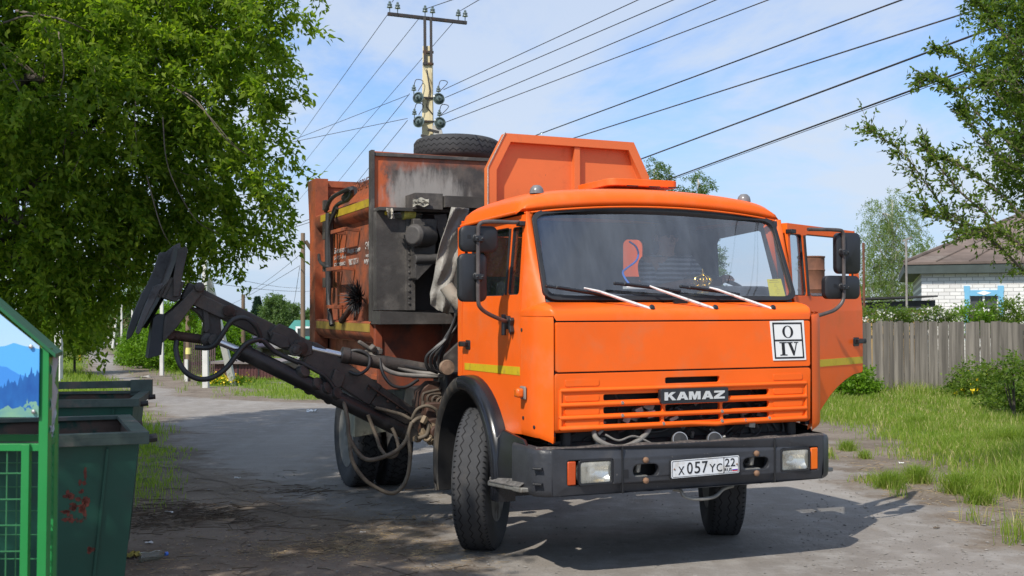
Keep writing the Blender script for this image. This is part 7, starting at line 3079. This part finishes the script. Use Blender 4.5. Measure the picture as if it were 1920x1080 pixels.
# conifer and broadleaves in the distance on the left
D = 105
cb = WP(482, 640, 'Y', D)
top = WP(482, 555, 'Y', D)
e = empty('spruce_tree', (cb.x, D, gz(D)))
rngc = np.random.default_rng(2)
n = 7000
hh = rngc.uniform(0, 1, n) ** .8
zz = 1.0 + (top.z - gz(D) - 1.0) * (1 - hh)
rr_ = (hh * 1.15 + .05) * (.75 + .25 * np.sin(hh * 60)) * np.sqrt(rngc.uniform(.2, 1, n))
aa = rngc.uniform(0, 2 * np.pi, n)
P = np.stack([rr_ * np.cos(aa), rr_ * np.sin(aa), zz], 1)
A_ = np.stack([np.cos(aa), np.sin(aa), -.5 + 0 * aa], 1) + rngc.normal(size=(n, 3)) * .25
leaves_mesh('crown', P, A_, rand_dirs(n, rngc) + np.array([0, 0, .8]), rngc.uniform(.2, .4, n), .13, M_conif, e)
MB().tube([(0, 0, -.2), (0, 0, top.z - gz(D) - .4)], [.14, .03], 8).build('trunk', M_bark, e)
tag(e, 'dark pointed spruce on the skyline left of the wooden pole', 'tree')
for i, (x, y, r, rz, D, lb) in enumerate(((514, 590, 20, 34, 100, 'round light green tree on the skyline beside the spruce'), (547, 597, 14, 26, 104, 'pale green tree on the skyline just left of the wooden pole'), (583, 607, 14, 20, 96, 'low green tree on the skyline between the pole and the truck body'), (448, 605, 22, 18, 92, 'low light green tree above the plum roof'))):
    blobs = [pxblob(x, y, D, r, rz=rz, ry=1.2), pxblob(x - r * .5, y + rz * .5, D, r * .8, rz=rz * .6, ry=1.2), pxblob(x + r * .5, y + rz * .5, D, r * .8, rz=rz * .6, ry=1.2), pxblob(x, y - rz * .6, D, r * .5, rz=rz * .5, ry=.8)]
    tree('broadleaf_tree', (WP(x, 640, 'Y', D).x, D, gz(D)), blobs, 330, 36, .6, .3, .19, .12, M_leafFar, lb, seed=40 + i, jit_=.12, tr=(.15, .05), limbs=3)
# hedge bushes along the far verge
for i, (x, y, r, rz, D, lb) in enumerate(((262, 652, 24, 28, 46, 'leftmost fresh green bush by the orange tank'), (288, 640, 30, 42, 43, 'fresh green bush under the raised grab'), (330, 625, 38, 58, 41, 'tallest fresh green bush behind the two white poles'), (362, 655, 26, 40, 40, 'fresh green bush round the brown pole with the yellow tag'), (405, 655, 24, 50, 39, 'fresh green bush beside the dark garages'), (440, 640, 16, 30, 44, 'small green bush behind the garages'))):
    blobs = [pxblob(x, y, D, r, rz=rz, ry=.9), pxblob(x - r * .6, y + rz * .45, D, r * .75, rz=rz * .55, ry=.8), pxblob(x + r * .6, y + rz * .4, D, r * .75, rz=rz * .6, ry=.8), pxblob(x + r * .2, y - rz * .55, D, r * .6, rz=rz * .5, ry=.6)]
    tree('green_bush', (WP(x, 690, 'Y', D).x, D, 0), blobs, 420, 34, .42, .15, .10, .06, M_leafBush, lb, cat='bush', group='bushes along the far verge', seed=60 + i, jit_=.06, tr=(.04, .015), limbs=4, up=.9)
# dark shrubs and trees at the left end of the street
for i, (x, y, r, rz, D, lb) in enumerate(((140, 600, 34, 56, 38, 'dark bush under the maple beside the grey and white pole'), (60, 600, 70, 80, 36, 'large dark bush behind the cage roof'), (158, 596, 16, 34, 75, 'bush at the left of the far street'), (262, 590, 40, 60, 120, 'hazy tree at the far end of the street behind the grab'), (215, 600, 40, 36, 230, 'far tree at the street end behind the pale house'), (120, 590, 50, 50, 150, 'far tree left of the street end'))):
    blobs = [pxblob(x, y, D, r, rz=rz, ry=1.2), pxblob(x - r * .6, y + rz * .45, D, r * .75, rz=rz * .55, ry=1), pxblob(x + r * .6, y + rz * .4, D, r * .75, rz=rz * .6, ry=1), pxblob(x, y - rz * .6, D, r * .6, rz=rz * .5, ry=.8)]
    s = D / 45
    tree('dark_bush' if i < 3 else 'broadleaf_tree', (WP(x, 690, 'Y', D).x, D, gz(D)), blobs, 420, 34, .45 * s ** .6, .25, .10 * s, .06 * s, M_leafA if i < 3 else M_leafFar, lb, cat='bush' if i < 3 else 'tree', seed=80 + i, jit_=.06 * s, tr=(.06 * s, .02 * s), limbs=4)
# shrubs at the fence
for i, (x, y, r, rz, D, mt_, lb) in enumerate(((1660, 592, 36, 12, 28.5, M_leafB, 'low flowering shrub showing over the fence by the shed'), (1735, 592, 34, 10, 28.2, M_leafB, 'shrub with pale blossom above the fence in front of the brick house'), (1835, 588, 24, 18, 28.4, M_leafBush, 'green rowan shrub in front of the blue window'), (1895, 590, 26, 16, 28.0, M_leafB, 'dark shrub above the fence at the right edge'), (1835, 730, 44, 38, 24.5, M_leafB, 'yellow flowered bush at the foot of the fence'), (1905, 760, 30, 30, 20.0, M_leafB, 'dark leafy bush below the tree at the right edge'), (1600, 722, 26, 26, 25.6, M_leafBush, 'tall green weeds at the fence behind the open door'), (1900, 690, 36, 12, 18.5, M_leafB, 'thin arching twigs of a shrub in front of the fence at the right edge'))):
    blobs = [pxblob(x, y, D, r, rz=rz, ry=.7), pxblob(x - r * .6, y + rz * .4, D, r * .7, rz=rz * .55, ry=.5), pxblob(x + r * .6, y + rz * .4, D, r * .7, rz=rz * .6, ry=.5)]
    e = tree('shrub', (WP(x, 690, 'Y', D).x, D, 0), blobs, (60, 50, 60, 60, 260, 160, 200, 40)[i], 30, .34, .1, .085, .042, mt_, lb, cat='shrub', seed=100 + i, jit_=.05, tr=(.03, .01), limbs=3, up=.8, twigs=40, twr=.004)
    if i in (1, 0):
        C, o_ = blob_points(blobs, 260, np.random.default_rng(i), .7)
        leaves_mesh('blossom', C - np.array(e.location), rand_dirs(260, RNG), rand_dirs(260, RNG), .07, .06, mat('white_blossom', (.62, .62, .55), .7) if i == 0 else bpy.data.materials['white_blossom'], e)
    if i == 4:
        C, o_ = blob_points(blobs, 90, np.random.default_rng(i), .95)
        C[:, 1] -= .35
        leaves_mesh('yellow_flower', np.repeat(C, 4, 0) - np.array(e.location), rand_dirs(360, RNG), rand_dirs(360, RNG), .07, .06, mat('yellow_petals', (.75, .55, .01), .6), e)
# small yellow flower patch by the garages
c = G(423, 722)
e = empty('flower_patch', c)
rngf = np.random.default_rng(6)
P = rngf.normal(size=(400, 3)) * np.array([.28, .15, .06]) + np.array([0, 0, .16])
leaves_mesh('yellow_flower', P, rand_dirs(400, rngf), rand_dirs(400, rngf), .06, .05, bpy.data.materials['yellow_petals'], e)
P = rngf.normal(size=(700, 3)) * np.array([.32, .18, .07]) + np.array([0, 0, .10])
leaves_mesh('flower_leaves', P, rand_dirs(700, rngf) + np.array([0, 0, .6]), rand_dirs(700, rngf), .10, .035, M_leafBush, e)
tag(e, 'patch of yellow flowers in the grass beside the concrete pole strut', 'flowers')
# woodland closing the horizon
rngw = np.random.default_rng(77)
n = 42000
xw = rngw.uniform(-330, 330, n)
yw = rngw.uniform(330, 400, n)
hw = 7 + 4 * np.sin(xw * .11) + 3 * np.sin(xw * .37 + 1) + 2 * np.sin(xw * .9)
zw = np.array([gz(y) for y in yw]) + rngw.uniform(0, 1, n) ** .7 * np.maximum(3.5, hw)
o = leaves_mesh('distant_woodland', np.stack([xw, yw, zw], 1), rand_dirs(n, rngw), rand_dirs(n, rngw) + np.array([0, -.5, .6]), rngw.uniform(1.0, 2.0, n), 1.1, M_leafFar)
tag(o, 'belt of far woodland closing the horizon', 'woodland', kind='stuff')

# ================================================================== GRASS, STRAW, LITTER
M_grass = leaf_mat('grass_blades', (.15, .25, .03), (.29, .36, .075), .55)
M_grassdry = leaf_mat('dry_grass_blades', (.33, .31, .12), (.46, .41, .20), .25)


def blades(name, X, Y, H, Wd, lean, material, rng, parent=None, off=(0, 0, 0)):
    n = len(X)
    a = rng.uniform(0, 2 * np.pi, n)
    ln = lean * rng.uniform(.2, 1.4, n)
    dx, dy = np.cos(a), np.sin(a)
    b = rng.uniform(0, 2 * np.pi, n)
    sx, sy = np.cos(b) * Wd / 2, np.sin(b) * Wd / 2
    z0 = np.array([gz(y) for y in Y]) if off == (0, 0, 0) else np.zeros(n)
    v = np.empty((n, 5, 3), np.float32)
    v[:, 0] = np.stack([X - sx, Y - sy, z0], 1)
    v[:, 1] = np.stack([X + sx, Y + sy, z0], 1)
    mx_, my_ = X + dx * ln * H * .35, Y + dy * ln * H * .35
    v[:, 2] = np.stack([mx_ + sx * .8, my_ + sy * .8, z0 + H * .62], 1)
    v[:, 3] = np.stack([X + dx * ln * H, Y + dy * ln * H, z0 + H * (1 - .25 * np.minimum(1, ln))], 1)
    v[:, 4] = np.stack([mx_ - sx * .8, my_ - sy * .8, z0 + H * .62], 1)
    me = bpy.data.meshes.new(name)
    me.vertices.add(n * 5)
    me.vertices.foreach_set('co', v.reshape(-1))
    li = (np.arange(n, dtype=np.int32)[:, None] * 5 + np.array([0, 1, 2, 4, 4, 2, 3], np.int32)).reshape(-1)
    me.loops.add(n * 7)
    me.loops.foreach_set('vertex_index', li)
    me.polygons.add(n * 2)
    me.polygons.foreach_set('loop_start', (np.arange(n, dtype=np.int32)[:, None] * 7 + np.array([0, 4], np.int32)).reshape(-1))
    me.polygons.foreach_set('loop_total', np.tile(np.array([4, 3], np.int32), n))
    me.update(calc_edges=True)
    me.materials.append(material)
    o = bpy.data.objects.new(name, me)
    COL.objects.link(o)
    if parent is not None:
        o.parent = parent
    return o


rg = np.random.default_rng(12)


def vnoise(x, y, s, ph=0):
    return .5 + .25 * (np.sin(x * s + 1.3 * np.sin(y * s * .7 + ph)) + np.sin(y * s * 1.1 + 1.7 * np.sin(x * s * .8 + ph + 2)))


def scatter(n, x0, x1, y0, y1, power=1.6):
    """more samples near the viewer"""
    u = rg.uniform(0, 1, n)
    Y = (y0 ** (1 - power) + u * (y1 ** (1 - power) - y0 ** (1 - power))) ** (1 / (1 - power))
    X = rg.uniform(0, 1, n)
    return x0(Y) + X * (x1(Y) - x0(Y)), Y


# right verge
X, Y = scatter(250000, lambda y: .28 * y - .5, lambda y: .47 * y + .6, 8.2, 27.5, 1.9)
g_ = np.array([grass_amount(a, c) for a, c in zip(X, Y)])
k = rg.uniform(0, 1, len(X)) < g_ * (.25 + .75 * vnoise(X, Y, 1.7)) * .9
X, Y = X[k], Y[k]
tall = np.clip((X - .36 * Y) / 1.2, 0, 1) * np.clip((16 - Y) / 6, .2, 1)
near_fence = np.clip((Y - 23.0) / 3.0, 0, 1)
H = rg.uniform(.04, .11, len(X)) * (.7 + .8 * vnoise(X, Y, 2.3, 1)) + rg.uniform(0, .46, len(X)) * tall * (.4 + vnoise(X, Y, 1.9, 5)) + rg.uniform(0, .30, len(X)) * near_fence * 1.5 * vnoise(X, Y, 3.1)
H *= (1 + .01 * Y)
dry = rg.uniform(0, 1, len(X)) < .08 + .16 * vnoise(X, Y, .9, 3) * (Y > 11)
W_ = np.clip(.0060 * (Y / 9) ** .8, .005, .016)
for nm, sel, ml in (('verge_grass', ~dry, M_grass), ('dry_verge_grass', dry, M_grassdry)):
    o = blades(nm, X[sel], Y[sel], H[sel], W_[sel], .45, ml, rg)
    tag(o, 'green grass covering the right-hand verge' if nm[0] == 'v' else 'dry yellow grass mixed into the right-hand verge', 'grass', kind='stuff')
# left strip and far verge
X, Y = scatter(200000, lambda y: -.60 * y, lambda y: -.10 * y + (y > 20) * .02 * y, 7.6, 60, 1.5)
g_ = np.array([grass_amount(a, c) for a, c in zip(X, Y)])
k = rg.uniform(0, 1, len(X)) < g_ * (.35 + .65 * vnoise(X, Y, 1.3))
X, Y = X[k], Y[k]
H = rg.uniform(.05, .12, len(X)) * (.6 + .9 * vnoise(X, Y, 1.1, 2)) * (1 + .014 * Y) * np.where(Y < 15, .42, 1)
W_ = np.clip(.006 * (Y / 9) ** .9, .005, .03)
o = blades('street_grass', X, Y, H, W_, .5, M_grass, rg)
tag(o, 'short grass along the left side and the far verge of the street', 'grass', kind='stuff')
# single tussocks on the bare shoulder
for px, py, s, nb, lb in ((1668, 915, .16, 420, 'left one of two round grass tussocks on the bare shoulder'), (1718, 905, .17, 440, 'right one of two round grass tussocks on the bare shoulder'), (1800, 925, .20, 420, 'spiky tussock of grass on the shoulder right of the paired ones'), (1838, 945, .15, 260, 'small tussock drooping onto the road edge'), (1590, 845, .13, 220, 'low tuft of grass beside the left headlight'), (1530, 850, .12, 200, 'tuft of grass next to the bumper end'), (1905, 920, .18, 300, 'tuft at the right edge of the road'), (1720, 800, .2, 260, 'broad-leaved weed clump in the verge'), (1620, 860, .10, 140, 'thin tuft on the dirt by the shadow tip'), (1890, 840, .28, 520, 'tall clump of grass at the right edge of the verge')):
    c = G(px, py)
    e = empty('grass_tussock', c)
    nb = int(nb * 1.2)
    X = rg.normal(size=nb) * s * .42
    Y = rg.normal(size=nb) * s * .42
    H = rg.uniform(.5, 1.25, nb) * s * 1.25
    blades('blades', X, Y, H, np.full(nb, .0062), .95, M_grass, rg, e, (1, 0, 0))
    nd = nb // 4
    blades('dry_blades', rg.normal(size=nd) * s * .45, rg.normal(size=nd) * s * .45, rg.uniform(.3, .9, nd) * s, np.full(nd, .005), 1.2, M_grassdry, rg, e, (1, 0, 0))
    tag(e, lb, 'grass tuft', 'grass tufts on the shoulder')
# straw, twigs
M_straw = mat('straw', (.36, .27, .15), .85, var=.35, vscale=8, dirt=(.20, .15, .10), dscale=3, dlo=.45, dhi=.6)
M_stick = mat('broken_twigs', (.10, .075, .052), .9, var=.4, vscale=10)
STRAW = [(560, 1034, 62, 9, 5), (610, 1028, 40, 8, 3), (700, 1032, 52, 10, 4), (690, 1010, 46, 9, 3), (790, 1030, 40, 6, 2), (735, 978, 55, 9, 3), (640, 1006, 40, 8, 1.5), (300, 1062, 50, 10, 1), (380, 958, 40, 9, 1.5), (470, 1010, 90, 20, 1.5), (600, 935, 120, 14, 1.5), (860, 1060, 60, 12, 1)]
TWIG = [(320, 968, 62, 13, 5), (365, 958, 45, 9, 3), (285, 985, 40, 11, 2), (560, 922, 55, 5, 1.5), (450, 985, 60, 10, 1), (640, 1000, 130, 30, .8)]
for nm, ml, n, r, l0, l1, spots, flat, lb in (('straw_litter', M_straw, 1900, .0016, .015, .085, STRAW, .6, 'scattered straw and dry stalks on the dirt by the containers'),
                                             ('twig_litter', M_stick, 620, .0030, .05, .34, TWIG, .45, 'broken twigs lying on the dirt in front of the containers')):
    m = MB()
    rs = random.Random(len(nm))
    ws_ = [q[4] for q in spots]
    i = 0
    while i < n:
        if rs.random() < .86:
            q = rs.choices(spots, ws_)[0]
            c = G(q[0] + rs.gauss(0, q[2]), q[1] + rs.gauss(0, q[3]))
        else:
            c = G(rs.uniform(240, 900), rs.uniform(880, 1085))
        if c.y < 5:
            continue
        i += 1
        a = rs.uniform(-math.pi, math.pi) if rs.random() < .6 else rs.gauss(.3, .35)
        l_ = l0 + (l1 - l0) * rs.random() ** 2
        k_ = rs.uniform(.6, 1.5)
        d = V((math.cos(a), math.sin(a), 0))
        up_h = (rs.random() ** 2) * (.055 if nm[0] == 't' else .025)
        b_ = V((-d.y, d.x, 0)) * rs.uniform(-.10, .10) * l_
        z0_, z1_ = rs.uniform(0, up_h), rs.uniform(0, up_h)
        m.tube([c + V((0, 0, r + .004 + z0_)) - d * l_ / 2, c + V((0, 0, r + .004 + (z0_ + z1_) / 2)) + b_, c + d * l_ / 2 + V((0, 0, r + .004 + z1_))], [r * k_, r * k_, r * .5 * k_], 4, caps=False)
    if nm[0] == 's':
        for i in range(2600):       # chaff and crumbs
            c = G(rs.uniform(245, 960), rs.uniform(880, 1085)) if rs.random() < .5 else G(*[rs.gauss(q_, s_) for q_, s_ in ((lambda q: ((q[0], q[2] * 1.3), (q[1], q[3] * 1.3)))(rs.choices(spots, ws_)[0]))])
            if c.y < 5:
                continue
            a = rs.uniform(0, 6.3)
            s_ = rs.uniform(.003, .010)
            d = V((math.cos(a), math.sin(a), 0)) * s_
            e_ = V((-d.y, d.x, rs.uniform(-.3, .3) * s_)) * rs.uniform(.25, .7)
            z_ = V((0, 0, .008))
            m.add([c - d - e_ + z_, c + d - e_ + z_, c + d + e_ + z_, c - d + e_ + z_], [(0, 1, 2, 3)])
    o = m.build(nm, ml, None, smooth=0, recalc=False)
    tag(o, lb, 'litter', kind='stuff')
# straw on the right shoulder
m = MB()
rs = random.Random(3)
for i in range(900):
    c = G(rs.uniform(1480, 1960), rs.uniform(840, 1010))
    if not (-1.7 < road_mask(c.x, c.y) < .1):
        continue
    a = rs.uniform(0, 6.3)
    l_ = rs.uniform(.03, .14)
    d = V((math.cos(a), math.sin(a), 0)) * l_ / 2
    m.tube([c - d + V((0, 0, .006)), c + V((0, 0, rs.uniform(.006, .014))), c + d + V((0, 0, .006))], .0024, 4, caps=False)
tag(m.build('shoulder_straw', M_straw, None, smooth=0), 'dry stalks on the bare shoulder of the right verge', 'litter', kind='stuff')
# pebbles
m = MB()
for i in range(1500):
    if rs.random() < .5:
        c = G(rs.uniform(250, 1920), rs.uniform(880, 1085))
    else:
        c = G(rs.uniform(1500, 1920), rs.uniform(850, 1080))
    if c.y < 5.5:
        continue
    s = rs.uniform(.004, .012) * (1 + 1.2 * (rs.random() ** 8))
    M3 = Matrix.Rotation(rs.uniform(0, 6), 3, 'Z')
    o_ = len(m.v)
    q = [V((1, 0, 0)), V((0, 1, 0)), V((-1, .2, 0)), V((0, -1, .1)), V((.3, .1, .42)), V((0, .1, -.4))]
    vs = [c + M3 @ (V((a.x * s * rs.uniform(.7, 1.3), a.y * s * rs.uniform(.6, 1.1), a.z * s)) + V((0, 0, s * .25 + .004))) for a in q]
    m.add(vs, [(0, 1, 4), (1, 2, 4), (2, 3, 4), (3, 0, 4), (1, 0, 5), (2, 1, 5), (3, 2, 5), (0, 3, 5)])
tag(m.build('pebbles', mat('pale_pebbles', (.22, .205, .185), .9, var=.35, vscale=30), None, smooth=0, recalc=False), 'loose pebbles strewn over the road and shoulder', 'pebbles', kind='stuff')
# rubbish by the container
c = G(247, 1046)
rows = []
for j in range(9):
    rows.append([V((c.x - .06 + .12 * i / 8 + rg.normal() * .006, c.y - .05 + .1 * j / 8 + rg.normal() * .006, .012 + abs(rg.normal()) * .016)) for i in range(9)])
o = MB().grid(rows).build('yellow_rag', mat('dull_yellow_cloth', (.36, .30, .07), .9, var=.2), None, smooth=25)
tag(o, 'crumpled yellow rag on the ground at the foot of the front container', 'rag')
c = G(284, 1052)
e = empty('crushed_bottle')
e.matrix_world = Matrix.Translation((c.x, c.y, .036)) @ Matrix.Rotation(.7, 4, 'Z') @ Matrix.Rotation(R(90), 4, 'Y')
MB().lathe([(0, -.09), (.03, -.085), (.032, -.05), (.024, -.01), (.031, .03), (.028, .06), (.012, .09), (.012, .10), (0, .10)], (0, 0, 0), (0, 0, 1), 14).build('bottle_body', M_pet, e)
MB().lathe([(.014, .095), (.014, .115), (0, .115)], (0, 0, 0), (0, 0, 1), 12).build('bottle_cap', M_bluewire, e)
tag(e, 'crushed clear bottle with a blue cap lying beside the yellow rag', 'bottle')
for px, py, s, lb in ((318, 963, .035, 'scrap of white paper among the twigs'), (585, 773, .10, 'strip of white plastic lying on the shaded road behind the arm'), (272, 709, .16, 'pale rubble lump on the far road edge'), (280, 1020, .03, 'tiny white scrap near the crushed bottle'), (680, 1000, .02, 'small white scrap on the straw'), (1755, 992, .025, 'dark pebble-like leaf on the sunlit road'), (1690, 870, .03, 'pale paper scrap on the shoulder'), (445, 898, .03, 'white scrap at the edge of the grass strip')):
    c = G(px, py)
    rows = []
    for j in range(6):
        rows.append([V((c.x - s + 2 * s * i / 5 + rg.normal() * s * .1, c.y - s * .5 + s * j / 5 + rg.normal() * s * .1, .008 + gz(c.y) + abs(rg.normal()) * s * .25)) for i in range(6)])
    o = MB().grid(rows).build('paper_scrap', M_tarp if 'rubble' in lb else (M_stick if 'dark' in lb else M_white), None, smooth=25)
    tag(o, lb, 'litter', 'scraps on the ground')
